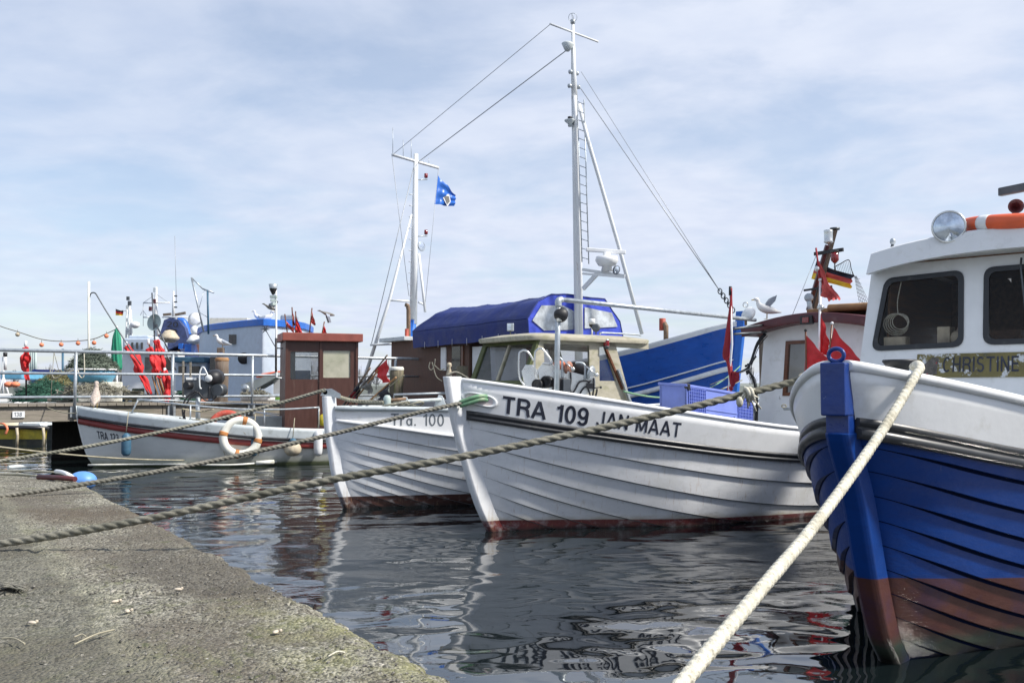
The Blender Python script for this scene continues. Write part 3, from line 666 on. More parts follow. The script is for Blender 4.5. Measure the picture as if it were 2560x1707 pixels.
# stroke lettering: rounded grotesque capitals
def arc(cx, cy, rx, ry, a0, a1, n=14): return [(cx+rx*math.cos(R(lin(a0, a1, i/n))), cy+ry*math.sin(R(lin(a0, a1, i/n)))) for i in range(n+1)]
GL = {'T': (.62, [[(0, .94), (.62, .94)], [(.31, .94), (.31, 0)]]), 'I': (.12, [[(.06, 0), (.06, 1)]]), '1': (.34, [[(.27, 0), (.27, 1)], [(.27, .98), (.2, .84), (.02, .78)]]),
      'R': (.62, [[(.06, 0), (.06, 1)], [(.0, .94), (.36, .94)]+arc(.36, .72, .2, .22, 90, -90, 10)+[(.06, .50)], [(.36, .50)]+[(.52, .38), (.55, .15), (.60, 0)]]),
      'A': (.70, [[(.03, 0), (.35, 1)], [(.67, 0), (.35, 1)], [(.14, .30), (.56, .30)]]),
      '0': (.56, [arc(.28, .5, .22, .45, 90, 450, 28)]), '9': (.56, [arc(.28, .68, .22, .27, 0, 360, 22), [(.50, .68), (.49, .35)]+arc(.27, .28, .22, .23, 0, -160, 10)]),
      'J': (.50, [[(.44, 1), (.44, .25)]+arc(.25, .25, .19, .20, 0, -180, 10)]), 'N': (.62, [[(.06, 0), (.06, 1)], [(.06, .98), (.56, .02)], [(.56, 0), (.56, 1)]]),
      'M': (.76, [[(.06, 0), (.06, 1)], [(.06, .98), (.38, .1)], [(.38, .1), (.70, .98)], [(.70, 0), (.70, 1)]]),
      'C': (.60, [arc(.31, .5, .25, .45, 50, 310, 22)]), 'H': (.60, [[(.06, 0), (.06, 1)], [(.54, 0), (.54, 1)], [(.06, .52), (.54, .52)]]),
      'S': (.56, [arc(.28, .73, .21, .22, 30, 270, 14)+arc(.28, .27, .22, .23, 90, -150, 14)]), 'E': (.54, [[(.06, 0), (.06, 1)], [(.0, .94), (.52, .94)], [(0, .06), (.52, .06)], [(0, .51), (.48, .51)]]),
      'U': (.58, [[(.06, 1), (.06, .28)]+arc(.29, .28, .23, .23, 180, 360, 12)+[(.52, 1)]]), 'a': (.50, [arc(.23, .30, .18, .26, 0, 360, 18), [(.43, .62), (.43, 0)]]),
      'r': (.34, [[(.06, 0), (.06, .64)], [(.06, .40), (.14, .58), (.32, .60)]]), '.': (.14, [[(.07, 0), (.07, .13)]]), ' ': (.30, []),
      '2': (.56, [arc(.28, .72, .22, .23, 160, -20, 12)+[(.06, .06)], [(.02, .06), (.54, .06)]]), '3': (.56, [arc(.27, .73, .2, .22, 150, -90, 12), arc(.27, .27, .22, .23, 90, -150, 14)]), '8': (.56, [arc(.28, .74, .19, .21, 0, 360, 18), arc(.28, .27, .22, .22, 0, 360, 18)])}
def stroke_text(txt, h, wt=.13, gap=.14):
    vs = []; fs = []; x = 0
    for ch in txt:
        adv, st = GL[ch]
        for k, pl in enumerate(st):
            P = [V((p[0]*h+x, p[1]*h, 0)) for p in pl]; Q = [P[0]]
            for a, b in zip(P, P[1:]):
                n = max(1, int((b-a).length/(h*.2))); Q += [a+(b-a)*(i/n) for i in range(1, n+1)]
            closed = (Q[0]-Q[-1]).length < 1e-5; o = len(vs); w2 = wt*h/2
            for i, p in enumerate(Q):
                a = Q[i-1] if i else (Q[-2] if closed else Q[0]); b = Q[i+1] if i < len(Q)-1 else (Q[1] if closed else Q[-1])
                t = (b-a).normalized(); nn = V((-t.y, t.x, 0)); z = k*.0006
                vs += [p+nn*w2+V((0, 0, z)), p-nn*w2+V((0, 0, z))]
            fs += [(o+2*i, o+2*i+1, o+2*i+3, o+2*i+2) for i in range(len(Q)-1)]
        x += (adv+gap)*h
    return vs, fs, x
def hull_letters(hl, txt, s0, s1, h, m, drop=None, rise=None, name='registration_lettering', wt=.13, plank=None, off=.0025, h1=None, side=1):
    vs, fs, wd = stroke_text(txt, h, wt); o = []
    for v in vs:
        x = s0+(s1-s0)*v.x/wd; u = hl.u_of_s(x, .5); yy = v.y*(lin(1, (h1 or h)/h, v.x/wd)); zr, zs = hl.zr(u), hl.zs(u)
        if plank is not None:
            k = 1.0; tgt = zr+plank+yy
            for _ in range(14): q = hl.pt(u, k); k = max(.01, min(1, k+(tgt-q.z)*.6))
            o.append(hl.pt(u, k, side, off+v.z)); continue
        t = ((rise+yy)/(zs-zr)) if rise is not None else (zs-zr-drop-h+yy)/(zs-zr)
        u = hl.u_of_s(x, t); zr, zs = hl.zr(u), hl.zs(u)
        t = ((rise+yy)/(zs-zr)) if rise is not None else (zs-zr-drop-h+yy)/(zs-zr)
        o.append(hl.bw(u, t, side, off+v.z))
    xs = []; x = 0
    for ch in txt:
        x += (GL[ch][0]+.14)*h
        if ch == ' ': xs.append(x-.2*h)
    r = None
    for wi in range(len(xs)+1):
        lo = xs[wi-1] if wi else -9; hi = xs[wi] if wi < len(xs) else 99; ff = [f for f in fs if lo <= vs[f[0]].x < hi]; ids = sorted({i for f in ff for i in f}); mp_ = {a: b for b, a in enumerate(ids)}
        r = MB().add([o[i] for i in ids], [tuple(mp_[i] for i in f) for f in ff]).build(name, m, hl.root, local=True, fix=False)
    return r

# lettering of the four boats
hull_letters(jm, 'TRA 109', -.04, .74, .175, M['letter'], rise=.035, wt=.17, h1=.178)
hull_letters(jm, 'JAN MAAT', .80, 1.68, .155, M['letter'], rise=.052, name='name_lettering', wt=.15, h1=.150)
hull_letters(tr, 'Tra. 100', .41, 1.02, .145, M['letter_grey'], drop=.075, wt=.12)
hull_letters(us, 'TRA 123', .0, .40, .14, M['letter'], plank=-.36, wt=.16, off=.006)
hull_letters(us, 'USCHI', -.14, .06, .055, M['letter_grey'], plank=-.165, wt=.12, name='name_lettering', off=.006)

# ---------------------------------------------------------------- Christine: wheelhouse and fittings
wh = V((2.7, 0, 0))
def cf(a, h): return V((2.7+.16*(h-1.2)/1.3, a*(1-.085*(h-1.7)), h))       # front wall of the wheelhouse
W1 = [(1.10, 1.775), (.375, 1.79), (.40, 2.405), (1.055, 2.385)]; W2 = [(.225, 1.80), (-.225, 1.80), (-.235, 2.41), (.235, 2.41)]
W3 = [(-.375, 1.79), (-1.10, 1.775), (-1.055, 2.385), (-.40, 2.405)]
X = [1.19, .305, -.305, -1.19]
cells = [([(1.19, 1.60), (.305, 1.60), (.305, 2.62), (1.19, 2.55)], W1, .08), ([(.305, 1.60), (-.305, 1.60), (-.305, 2.62), (.305, 2.62)], W2, .08), ([(-.305, 1.60), (-1.19, 1.60), (-1.19, 2.55), (-.305, 2.62)], W3, .08),
         ([(1.19, .8), (-1.19, .8), (-1.19, 1.6), (1.19, 1.6)], None, 0)]
front = wall_with_windows(cf, cells, (.05, 0, 0))
for sd in (1, -1):          # side walls
    A_, B_, C_, D_ = cf(1.19*sd, .8), cf(1.19*sd, 2.55), V((5.4, 1.12*sd, 2.5)), V((5.4, 1.19*sd, .8))
    front.prism([A_+V((.05, 0, 0)), B_+V((.05, 0, 0)), C_, D_], V((0, -.05*sd, 0)))
front.build('wheelhouse_wall', M['white'], CH, local=True)
WB_ = mat('brown_cabin_lining', (.16, .085, .045), .5, var=.4, scale=5, stretch=(.6, 5, 5), bump=.002, bscale=20)
def rw(a, h): return V((4.6, a, h))
wall_with_windows(rw, [([(1.1, 1.5), (.45, 1.5), (.45, 2.5), (1.1, 2.5)], [(.95, 1.7), (.75, 1.7), (.75, 2.05), (.95, 2.05)], .03), ([(.45, .85), (-.1, .85), (-.1, 2.5), (.45, 2.5)], None, 0), ([(-.1, 1.5), (-1.1, 1.5), (-1.1, 2.5), (-.1, 2.5)], [(-.3, 1.65), (-.62, 1.65), (-.62, 2.15), (-.3, 2.15)], .1), ([(1.1, .85), (.45, .85), (.45, 1.5), (1.1, 1.5)], None, 0), ([(-.1, .85), (-1.1, .85), (-1.1, 1.5), (-.1, 1.5)], None, 0)], (.05, 0, 0)).build('rear_wall', WB_, CH, local=True)
MB().prism([V((2.85, 1.02, 2.50)), V((2.85, -1.02, 2.50)), V((4.6, -1.0, 2.50)), V((4.6, 1.0, 2.50))], V((0, 0, .01))).build('ceiling', WB_, CH, local=True)
mb = MB(); mb.prism([V((2.9, 1.06, 1.0)), V((4.6, 1.04, 1.0)), V((4.6, 1.0, 2.5)), V((2.95, 1.0, 2.5))], V((0, -.02, 0))); mb.prism([V((2.9, -1.06, 1.0)), V((4.6, -1.04, 1.0)), V((4.6, -1.0, 2.5)), V((2.95, -1.0, 2.5))], V((0, .02, 0))); mb.box((3.9, .62, 1.75), (.05, .05, 1.5)); mb.box((3.7, .30, 1.7), (.4, .35, .5)); mb.build('lining', WB_, CH, local=True)
def rz(y): return 2.69-.095*(abs(y)/1.08)**2.2
def roofpt(x, y, up): return V((x, y, rz(y)+up))
mb = MB(); n = 24; loop = [(1.065*math.cos(PI*i/n)) for i in range(n+1)]
vs = []
for (x, up) in ((2.66, -.175), (2.595, -.175), (2.625, -.012), (2.645, 0.0), (5.5, 0.02), (5.5, -.12), (2.78, -.13)):
    for yy in loop: vs.append(roofpt(x+.10*(abs(yy)/1.1)**3, yy*(1.03 if up < -.1 else 1), up))
k = n+1; mb.add(vs, [(i*k+j, (i+1)*k+j, (i+1)*k+j+1, i*k+j+1) for i in range(6) for j in range(n)], False)
for e in (0, n): mb.add([vs[i*k+e] for i in range(7)], [tuple(range(7))])
mb.build('roof', M['white'], CH, local=True)
for q, nm in ((W1, 0), (W2, 1), (W3, 2)):
    g = MB(); o = quadloop(scale_quad(q, .004), .085, 6); i_ = quadloop(scale_quad(q, -.038), .06, 6)
    wf = g.frame([cf(*p)+V((-.012, 0, 0)) for p in o], [cf(*p)+V((-.012, 0, 0)) for p in i_], (.03, 0, 0)).build('window_frame', M['black'], CH, local=True)
    MB().add([cf(*p)+V((.004, 0, 0)) for p in i_], [tuple(range(len(i_)))]).build('pane', M['tinted'], wf, local=True)
mb = MB(); mb.box((3.9, 0, 1.0), (2.3, 2.0, .02)); mb.prism([V((2.76, -1.1, 1.55)), V((2.76, 1.1, 1.55)), V((2.90, 1.1, 1.72)), V((2.90, -1.1, 1.72))], V((.35, 0, 0)))
mb.build('dashboard', M['varnish'], CH, local=True)
mb = MB()
for k in range(5): mb.torus((2.91, .90+.01*k, 2.02-.006*k), .065+.008*k, .005, (1, .15, .1*k), 24, 6)
mb.tube(spline([(2.92, .88, 2.40), (2.91, .92, 2.2), (2.91, .92, 2.08)], 6), .005, 6); mb.build('rope_coil', M['rope_white'], CH, local=True)
mb = MB(); mb.box((2.90, .93, 1.84), (.12, .18, .10)); mb.box((2.95, .55, 1.86), (.15, .10, .2)); mb.ball((2.93, .45, 1.86), .07, 14); mb.build('instrument', M['cream'], CH, local=True, bevel=.006)
# name board with peeling paint
NB = mat('peeling_name_board', (.17, .145, .055), .7, var=.25, dirt=[((.62, .64, .66), 7, .56, .60, 1), ((.55, .58, .6), 25, .64, .67, .9), ((.08, .08, .05), 11, .60, .70, .7)], bump=.004, bscale=40)
def nbp(a, h): return cf(a, h)+V((-.012, 0, 0))
nb = MB().prism([nbp(.72, 1.545), nbp(-1.0, 1.545), nbp(-1.0, 1.735), nbp(.72, 1.735)], (.009, 0, 0)).build('name_board', NB, CH, local=True)
vs, fs, wd = stroke_text('CHRISTINE', .118, .13, .16)
MB().add([nbp(.515-.545*v.x/wd*1.03, 1.588+v.y)+V((-.003-v.z, 0, 0)) for v in vs], fs).build('name_lettering', M['letter'], nb, local=True, fix=False)
MB().prism([nbp(.665, 1.57), nbp(.56, 1.57), nbp(.55, 1.70), nbp(.60, 1.71), nbp(.67, 1.64)], (-.003, 0, 0)).build('emblem', mat('worn_emblem', (.12, .11, .10), .8, var=.5, scale=30, dirt=[((.35, .04, .05), 12, .6, .62, 1)]), nb, local=True)
MB().prism([nbp(-.08, 1.57), nbp(-.22, 1.57), nbp(-.22, 1.72), nbp(-.08, 1.72)], (-.003, 0, 0)).build('emblem', mat('worn_green_emblem', (.06, .14, .05), .8, var=.5, scale=22, dirt=[((.55, .36, .05), 9, .5, .53, 1), ((.6, .62, .6), 14, .55, .57, 1)]), nb, local=True)
# wiper
mb = MB(); mb.tube([cf(-.05, 2.46)+V((-.03, 0, 0)), cf(-.05, 2.40)+V((-.05, 0, 0)), cf(-.085, 2.0)+V((-.045, 0, 0))], .008, 8); mb.bar(cf(-.075, 2.24)+V((-.035, 0, 0)), cf(-.10, 1.90)+V((-.035, 0, 0)), .012, .03); mb.build('wiper', M['dark_steel'], CH, local=True)
# lamp on roof edge
lc = toW(CH, LP(CH, 2372, 567, s=2.62)); fwd = V((-.55, -.83, -.06))
sp = thing('searchlight', 'round chrome searchlight on the front roof edge of the wheelhouse marked CHRISTINE', 'searchlight', lc)
lamp_round('x', '', lc, fwd, .125, .11, 'steel', sp)
mb = MB(); mb.tube([lc+V((.05, .06, -.10)), lc+V((.05, .05, -.17))], .014, 8); mb.box(lc+V((.05, .05, -.175)), (.05, .05, .03)); mb.ball(lc+V((.075, .04, -.13)), .018, 8); mb.build('mount', M['dark_steel'], sp)
p = toW(CH, LP(CH, 2232, 604, s=2.9)); bl = thing('ball_lamp', 'tiny grey ball lamp on the left end of the white CHRISTINE wheelhouse roof', 'lamp', p-V((0, 0, .05)))
MB().ball(p, .025, 12, (1, 1, 1.2)).build('lens', M['galv'], bl); MB().cyl(p-V((.012, 0, .06)), p-V((0, 0, .02)), .012).build('stalk', M['dark_steel'], bl)
# lifebuoy on the roof
_q = LP(CH, 2566, 561, s=3.05); c = toW(CH, _q); LB = thing('lifebuoy', 'orange lifebuoy with white bands lying on the roof behind the round searchlight', 'lifebuoy', c)
RB = .42; rr = [V((RB*math.cos(2*PI*i/48), RB*math.sin(2*PI*i/48), .0)) for i in range(48)]; tilt = Matrix.Rotation(R(6), 3, 'X')
MB().tube([c+tilt @ p for p in rr], .06, 14, closed=True).build('ring', M['orange'], LB)
for a in (200, 290, 20, 110):
    MB().tube([c+tilt @ V((RB*math.cos(R(a+k)), RB*math.sin(R(a+k)), 0)) for k in (-6, -3, 0, 3, 6)], .0625, 14).build('band', M['white'], LB)
# horn and radar scanner at the frame edge
c = toW(CH, LP(CH, 2540, 516, s=3.0)); ho = thing('horn', 'red brown round horn mouth above the orange lifebuoy', 'horn', c-V((0, 0, .3)))
MB().lathe([(.005, .28), (.018, .26), (.02, .1), (.028, .06), (.052, .0), (.058, -.005), (.052, -.004), (.02, .05), (0, .07)], c, (.35, .8, .05), 24).build('trumpet', M['maroon'], ho)
MB().cyl(c+V((.04, .12, -.02)), toW(CH, (3.15, -.05, 2.68)), .012).build('bracket', M['dark_steel'], ho)
a = toW(CH, LP(CH, 2499, 481, s=3.3)); b_ = toW(CH, LP(CH, 2720, 437, s=3.0)); ra = thing('radar_scanner', 'dark bar of a radar scanner entering at the upper right edge', 'radar', (a+b_)/2-V((0, 0, .6)))
mb = MB(); mb.bar(a, b_, .05, .07); mb.build('scanner_bar', M['dark_steel'], ra, bevel=.01); q = (a+b_)/2; MB().cyl(q-V((0, 0, .02)), V((q.x, q.y, 2.68)), .05, .07, 12).build('pedestal', M['grey_white'], ra)
# black bollard disc on the foredeck seen over the cap
c = toW(CH, LP(CH, 2252, 903, z=1.615)); bo = LP(CH, 2252, 903, z=1.59)
bw_ = thing('mooring_post', 'black oval mooring bollard on the foredeck of the blue boat', 'bollard', toW(CH, (.75, .12, .9)))
pc = toW(CH, LP(CH, 2250, 899, s=.78))
MB().lathe([(.0, .0), (.10, 0), (.105, -.01), (.08, -.045), (.05, -.06), (.05, -.75)], pc, (0, 0, 1), 28).build('post', M['blackmat'], bw_)
MB().cyl(pc+V((-.07, -.05, -.10)), pc+V((.12, .09, -.10)), .02).build('cross_bar', M['dark_steel'], bw_)

# ---------------------------------------------------------------- Tra. 100: wheelhouse
def tf(a, h): return V((2.42-.42*(2.09-h)/.5*.55, a, h))   # raked front (top aft)
zt = 2.10; hw = .66
def tfw(y, z): return V((2.46-.42*(2.10-z), y, z))
cw = M['cabin_wood']
A1 = [(.54, 1.57), (-.50, 1.60), (-.50, 2.04), (.54, 2.03)]
fr = wall_with_windows(tfw, [([(.66, .75), (-.66, .75), (-.66, 1.50), (.66, 1.50)], None, 0)], (.04, 0, 0)).build('lower_front_wall', M['green_wood'], TR, local=True)
mb = wall_with_windows(tfw, [([(.66, 1.50), (-.66, 1.50), (-.66, 2.12), (.66, 2.12)], [(.56, 1.56), (-.58, 1.56), (-.58, 2.05), (.56, 2.05)], .01)], (.04, 0, 0)); fw = mb.build('front_window_frame', M['green_wood'], TR, local=True)
MB().add([tfw(.56, 1.56)+V((.02, 0, 0)), tfw(-.58, 1.56)+V((.02, 0, 0)), tfw(-.58, 2.05)+V((.02, 0, 0)), tfw(.56, 2.05)+V((.02, 0, 0))], [(0, 1, 2, 3)]).build('pane', M['glass'], fw, local=True)
MB().prism([tfw(.0, 1.56)+V((-.006, 0, 0)), tfw(-.04, 1.56)+V((-.006, 0, 0)), tfw(-.04, 2.05)+V((-.006, 0, 0)), tfw(.0, 2.05)+V((-.006, 0, 0))], (.05, 0, 0)).build('mullion', cw, fw, local=True)
for sd in (-1, 1):
    def sf(x, z): return V((x, sd*hw, z))
    t_ = (0, -.04*sd, 0)
    cells = [([(2.50, 1.50), (3.42, 1.50), (3.42, 2.12), (2.50, 2.12)], [(2.58, 1.52), (3.34, 1.52), (3.34, 2.05), (2.55, 2.05)], .01),
             ([(3.42, 1.50), (3.93, 1.50), (3.72, 2.12), (3.42, 2.12)], [(3.52, 1.56), (3.83, 1.56), (3.62, 2.04), (3.52, 2.04)], .01),
             ([(2.27, 1.50), (2.50, 1.50), (2.50, 2.12)], None, 0), ([(2.0, .75), (4.18, .75), (3.93, 1.50), (2.22, 1.50)], None, 0), ([(3.72, 2.04), (4.45, 2.02), (4.45, 2.12), (3.70, 2.12)], None, 0),
             ([(3.93, 1.50), (4.18, 0.75), (4.25, .75), (4.02, 1.50), (3.80, 2.12), (3.72, 2.12)], None, 0)]
    mb = wall_with_windows(sf, cells, t_); sw = mb.build('side_wall', cw, TR, local=True)
    MB().add([sf(2.58, 1.52)+V((0, -.02*sd, 0)), sf(3.34, 1.52)+V((0, -.02*sd, 0)), sf(3.34, 2.05)+V((0, -.02*sd, 0)), sf(2.55, 2.05)+V((0, -.02*sd, 0))], [(0, 1, 2, 3)]).build('pane', M['glass'], sw, local=True)
    MB().add([sf(3.52, 1.56)+V((0, -.02*sd, 0)), sf(3.83, 1.56)+V((0, -.02*sd, 0)), sf(3.62, 2.04)+V((0, -.02*sd, 0)), sf(3.52, 2.04)+V((0, -.02*sd, 0))], [(0, 1, 2, 3)]).build('pane', M['glass'], sw, local=True)
    if sd == -1:
        MB().bar(V((3.60, -.675, 2.05)), V((3.93, -.675, 1.45)), .03, .03).build('strut', M['varnish'], TR, local=True)
        mb = MB(); mb.bar(V((3.82, -.70, 1.72)), V((4.12, -.70, 1.12)), .05, .03); mb.build('sliding_rail', M['galv'], TR, local=True)
MB().box((3.95, .35, 1.3), (.04, .5, 1.1)).build('bulkhead', M['varnish'], TR, local=True)
mb = MB(); n = 16; vs = []
for (ex, up) in ((0, -.05), (.015, 0), (0, .015), (-.25, .06), (-.6, .085)):
    for i in range(40):
        a = 2*PI*i/40; cx = math.copysign(abs(math.cos(a))**.28, math.cos(a)); cy = math.copysign(abs(math.sin(a))**.28, math.sin(a))
        vs.append(V((3.42+(1.10+ex*(.9 if ex < 0 else 1))*cx, (.74+ex)*cy if ex > -.5 else .12*cy, 2.145+up)))
mb.add(vs, [(j*40+i, j*40+(i+1) % 40, (j+1)*40+(i+1) % 40, (j+1)*40+i) for j in range(4) for i in range(40)], True); mb.add(vs[:40], [tuple(range(40))]); mb.add(vs[-40:], [tuple(range(40))])
mb.build('roof', cw, TR, local=True)
mb = MB(); mb.tube(spline([(3.5, -.70, 2.20), (3.55, -.70, 2.225), (4.2, -.70, 2.22), (4.25, -.70, 2.20)], 4), .012, 8); mb.build('roof_rail', M['galv'], TR, local=True)
c = V(LP(TR, 1516, 858, y=-.72)); rl = MB().lathe([(0, .05), (.035, .05), (.04, .035), (.04, -.04), (.03, -.05), (0, -.05)], c, (0, 0, 1), 16).build('side_lamp', M['red_glass'], TR, local=True)
MB().lathe([(.0, .062), (.03, .06), (.045, .045), (.045, .038), (0, .038)], c, (0, 0, 1), 16).build('lamp_cap', M['galv'], rl, local=True)
MB().lathe([(.0, -.085), (.02, -.08), (.045, -.05), (.045, -.04), (0, -.04)], c, (0, 0, 1), 16).build('lamp_base', M['dark_steel'], rl, local=True)
# interior items seen through the panes: boards and a gauge panel
mb = MB(); mb.box((3.1, .3, 1.7), (.03, .35, .7)); mb.build('gauge_panel', M['terracotta'], TR, local=True)
mb = MB(); mb.lathe([(0, 0), (.06, 0), (.06, .01), (0, .01)], (3.07, .3, 1.86), (-1, 0, 0), 16); mb.lathe([(0, 0), (.07, 0), (.07, .01), (0, .01)], (3.07, .3, 1.70), (-1, 0, 0), 16); mb.build('gauge', M['white'], TR, local=True)
# work lamp on the roof
c = toW(TR, LP(TR, 1276, 818, s=2.75)); wl = thing('work_lamp', 'small square grey work lamp on the front left of the grey wooden wheelhouse roof', 'lamp', c-V((0, 0, .1)))
MB().box(c, (.10, .05, .11)).build('lamp_housing', M['galv'], wl, bevel=.01); MB().box(c+V((-.018, -.03, .0)), (.05, .015, .085)).build('lens', M['lamp_glass'], wl); MB().cyl(c-V((0, 0, .12)), c-V((0, 0, .05)), .01).build('stalk', M['dark_steel'], wl)
c = toW(TR, LP(TR, 1480, 806, s=3.9)); nl = thing('anchor_lamp', 'white ribbed anchor lamp on a stalk above the grey wooden wheelhouse', 'lamp', c-V((0, 0, .16)))
MB().lathe([(0, .06), (.045, .055), (.045, -.03), (0, -.03)], c, (0, 0, 1), 18).build('lens', M['white_metal'], nl); MB().lathe([(.045, -.03), (.045, -.05), (.015, -.075), (0, -.075)], c, (0, 0, 1), 18).build('lamp_base', M['blackmat'], nl); MB().cyl(c-V((0, 0, .2)), c-V((0, 0, .07)), .012).build('stalk', M['white_metal'], nl)
c = toW(TR, LP(TR, 1490, 819, s=3.85)); hn = thing('round_horn', 'small round dark horn disc beside the ribbed anchor lamp', 'horn', c-V((0, 0, .1)))
MB().lathe([(0, .0), (.03, .005), (.055, 0), (.062, -.012), (.05, -.03), (0, -.05)], c, (-.2, -.95, .1), 22).build('disc', M['dark_steel'], hn); MB().cyl(c-V((0, 0, .10)), c-V((0, -.02, .03)), .01).build('stalk', M['dark_steel'], hn)

# fittings on the foredeck of Tra. 100
mb = MB(); p0, p1 = LP(TR, 968, 990, y=.2), LP(TR, 1110, 983, y=.0)
rr = thing('anchor_roller', 'long white roller bar across the foredeck of the boat lettered Tra. 100', 'roller', toW(TR, (.7, 0, 1.1)))
q0, q1 = toW(TR, LP(TR, 1000, 1003, s=.75)), toW(TR, LP(TR, 1108, 998, s=1.5))
MB().cyl(q0, q1, .022).build('roller', M['grey_white'], rr)
for q in (q0.lerp(q1, .1), q0.lerp(q1, .92)):
    MB().prism([q+V((-.09, 0, -.12)), q+V((.10, 0, -.12)), q+V((.03, 0, .05)), q+V((-.02, 0, .06))], (0, .03, 0)).build('bracket', M['grey_white'], rr, bevel=.004)
q0, q1 = toW(TR, LP(TR, 985, 986, s=1.3)), toW(TR, LP(TR, 1125, 982, s=2.0))
hr = thing('hand_rail', 'low galvanised tube rail behind the white roller on the Tra. 100 foredeck', 'rail', q0-V((0, 0, .15)))
MB().tube([q0-V((0, 0, .2)), q0, q1, q1-V((0, 0, .2))], .016, 8).build('tube', M['galv'], hr)
q = toW(TR, LP(TR, 968, 1005, s=.55)); bt = thing('mooring_bitt', 'pale green grey mooring bitt on the Tra. 100 foredeck with ropes round it', 'bitt', q-V((0, 0, .15)))
MB().lathe([(0, .09), (.03, .085), (.05, .05), (.045, .0), (.05, -.15)], q, (0, 0, 1), 16).build('post', M['dish'], bt); MB().cyl(q+V((-.02, 0, .02)), q+V((.22, .1, .04)), .02).build('cross_pin', M['rustpipe'], bt)
mb = MB()
rnd = random.Random(5)
for k in range(10):
    c = q+V((.10+.05*rnd.random(), .05, -.06+.02*rnd.random())); mb.torus(c+V((rnd.uniform(-.1, .2), rnd.uniform(0, .1), rnd.uniform(-.02, .02))), rnd.uniform(.06, .14), .012, (rnd.uniform(-.4, .4), rnd.uniform(-.4, .4), 1), 22, 6)
tag(mb.build('rope_coils', M['rope'], None), 'heap of coiled rope beside the mooring bitt on the Tra. 100 foredeck', 'rope')
q = toW(TR, (-.20, 0, 1.37)); mb = MB()
for dy in (-.04, .04):
    mb.prism([q+V((-.10, dy, .0)), q+V((.13, dy, -.03)), q+V((.13, dy, .02)), q+V((.02, dy, .085)), q+V((-.06, dy, .075))], (0, .01, 0))
mb.cyl(q+V((-.04, -.04, .04)), q+V((-.04, .05, .04)), .028); tag(mb.build('bow_roller', M['galv'], None), 'galvanised rope fairlead bracket on top of the Tra. 100 stem', 'fairlead')
# ---------------------------------------------------------------- Jan Maat: wheelhouse, boom, crate, hauler
def jf(y, z): return V((5.6+.10*(z-1.3), y*(1-.03*(z-1.5)), z))
cells = [([(.95, .75), (.60, .75), (.60, 2.42), (.95, 2.35)], None, 0), ([(.60, .75), (-.0, .75), (-.0, 1.30), (.60, 1.30)], None, 0),
         ([(.60, 1.30), (.06, 1.30), (.06, 2.44), (.60, 2.42)], [(.53, 1.36), (.13, 1.36), (.13, 2.13), (.53, 2.13)], .02),
         ([(.06, 1.30), (-.52, 1.30), (-.52, 2.42), (.06, 2.44)], None, 0), ([(-.0, .75), (-.52, .75), (-.52, 1.30), (-.0, 1.30)], None, 0), ([(-.52, .75), (-.95, .75), (-.95, 2.35), (-.52, 2.42)], None, 0)]
mb = wall_with_windows(jf, cells, (.04, 0, 0))
for sd in (1, -1): mb.prism([jf(.95*sd, .75)+V((.04, 0, 0)), jf(.95*sd, 2.35)+V((.04, 0, 0)), V((7.3, .85*sd, 2.35)), V((7.3, .9*sd, .75))], V((0, -.04*sd, 0)))
mb.build('wheelhouse_wall', M['white'], JM, local=True)
q = [(.54, 1.35), (.12, 1.35), (.12, 2.14), (.54, 2.14)]; qi = [(.485, 1.40), (.175, 1.40), (.175, 2.09), (.485, 2.09)]
f_ = MB().frame([jf(*p)+V((-.015, 0, 0)) for p in q], [jf(*p)+V((-.015, 0, 0)) for p in qi], (.05, 0, 0)).build('window_frame', M['varnish'], JM, local=True)
MB().add([jf(*p)+V((.012, 0, 0)) for p in qi], [(0, 1, 2, 3)]).build('pane', M['glass'], f_, local=True)
mb = MB(); mb.box((6.3, .3, 1.6), (.3, .3, .5)); mb.ball((6.2, .32, 1.98), .10, 12); mb.build('seat', M['blackmat'], JM, local=True)
mb = MB(); n = 20; vs = []
def jz(y): return 2.50-.155*(abs(y)/1.12)**1.8
for (x, up) in ((5.42, -.13), (5.40, -.005), (5.42, .005), (7.45, .01), (7.45, -.12), (5.5, -.12)):
    for i in range(n+1): yy = 1.12*math.cos(PI*i/n); vs.append(V((x, yy, jz(yy)+up)))
k = n+1; mb.add(vs, [(i*k+j, (i+1)*k+j, (i+1)*k+j+1, i*k+j+1) for i in range(5) for j in range(n)], True)
for e in (0, n): mb.add([vs[i*k+e] for i in range(6)], [tuple(range(6))])
mb.build('roof', M['maroon'], JM, local=True)
MB().box((5.41, -.02, 2.40), (.06, .20, .12)).build('lamp_box', M['blackmat'], JM, local=True, bevel=.01)
MB().box((5.375, -.02, 2.40), (.012, .10, .075)).build('lens', M['red_glass'], JM, local=True)
mb = MB(); mb.box((6.3, -.35, 2.56), (.9, 1.3, .06)); mb.cyl((5.8, -.1, 2.58), (5.9, -1.1, 2.56), .055); mb.build('roof_hatch', M['ochre'], JM, local=True, bevel=.015)
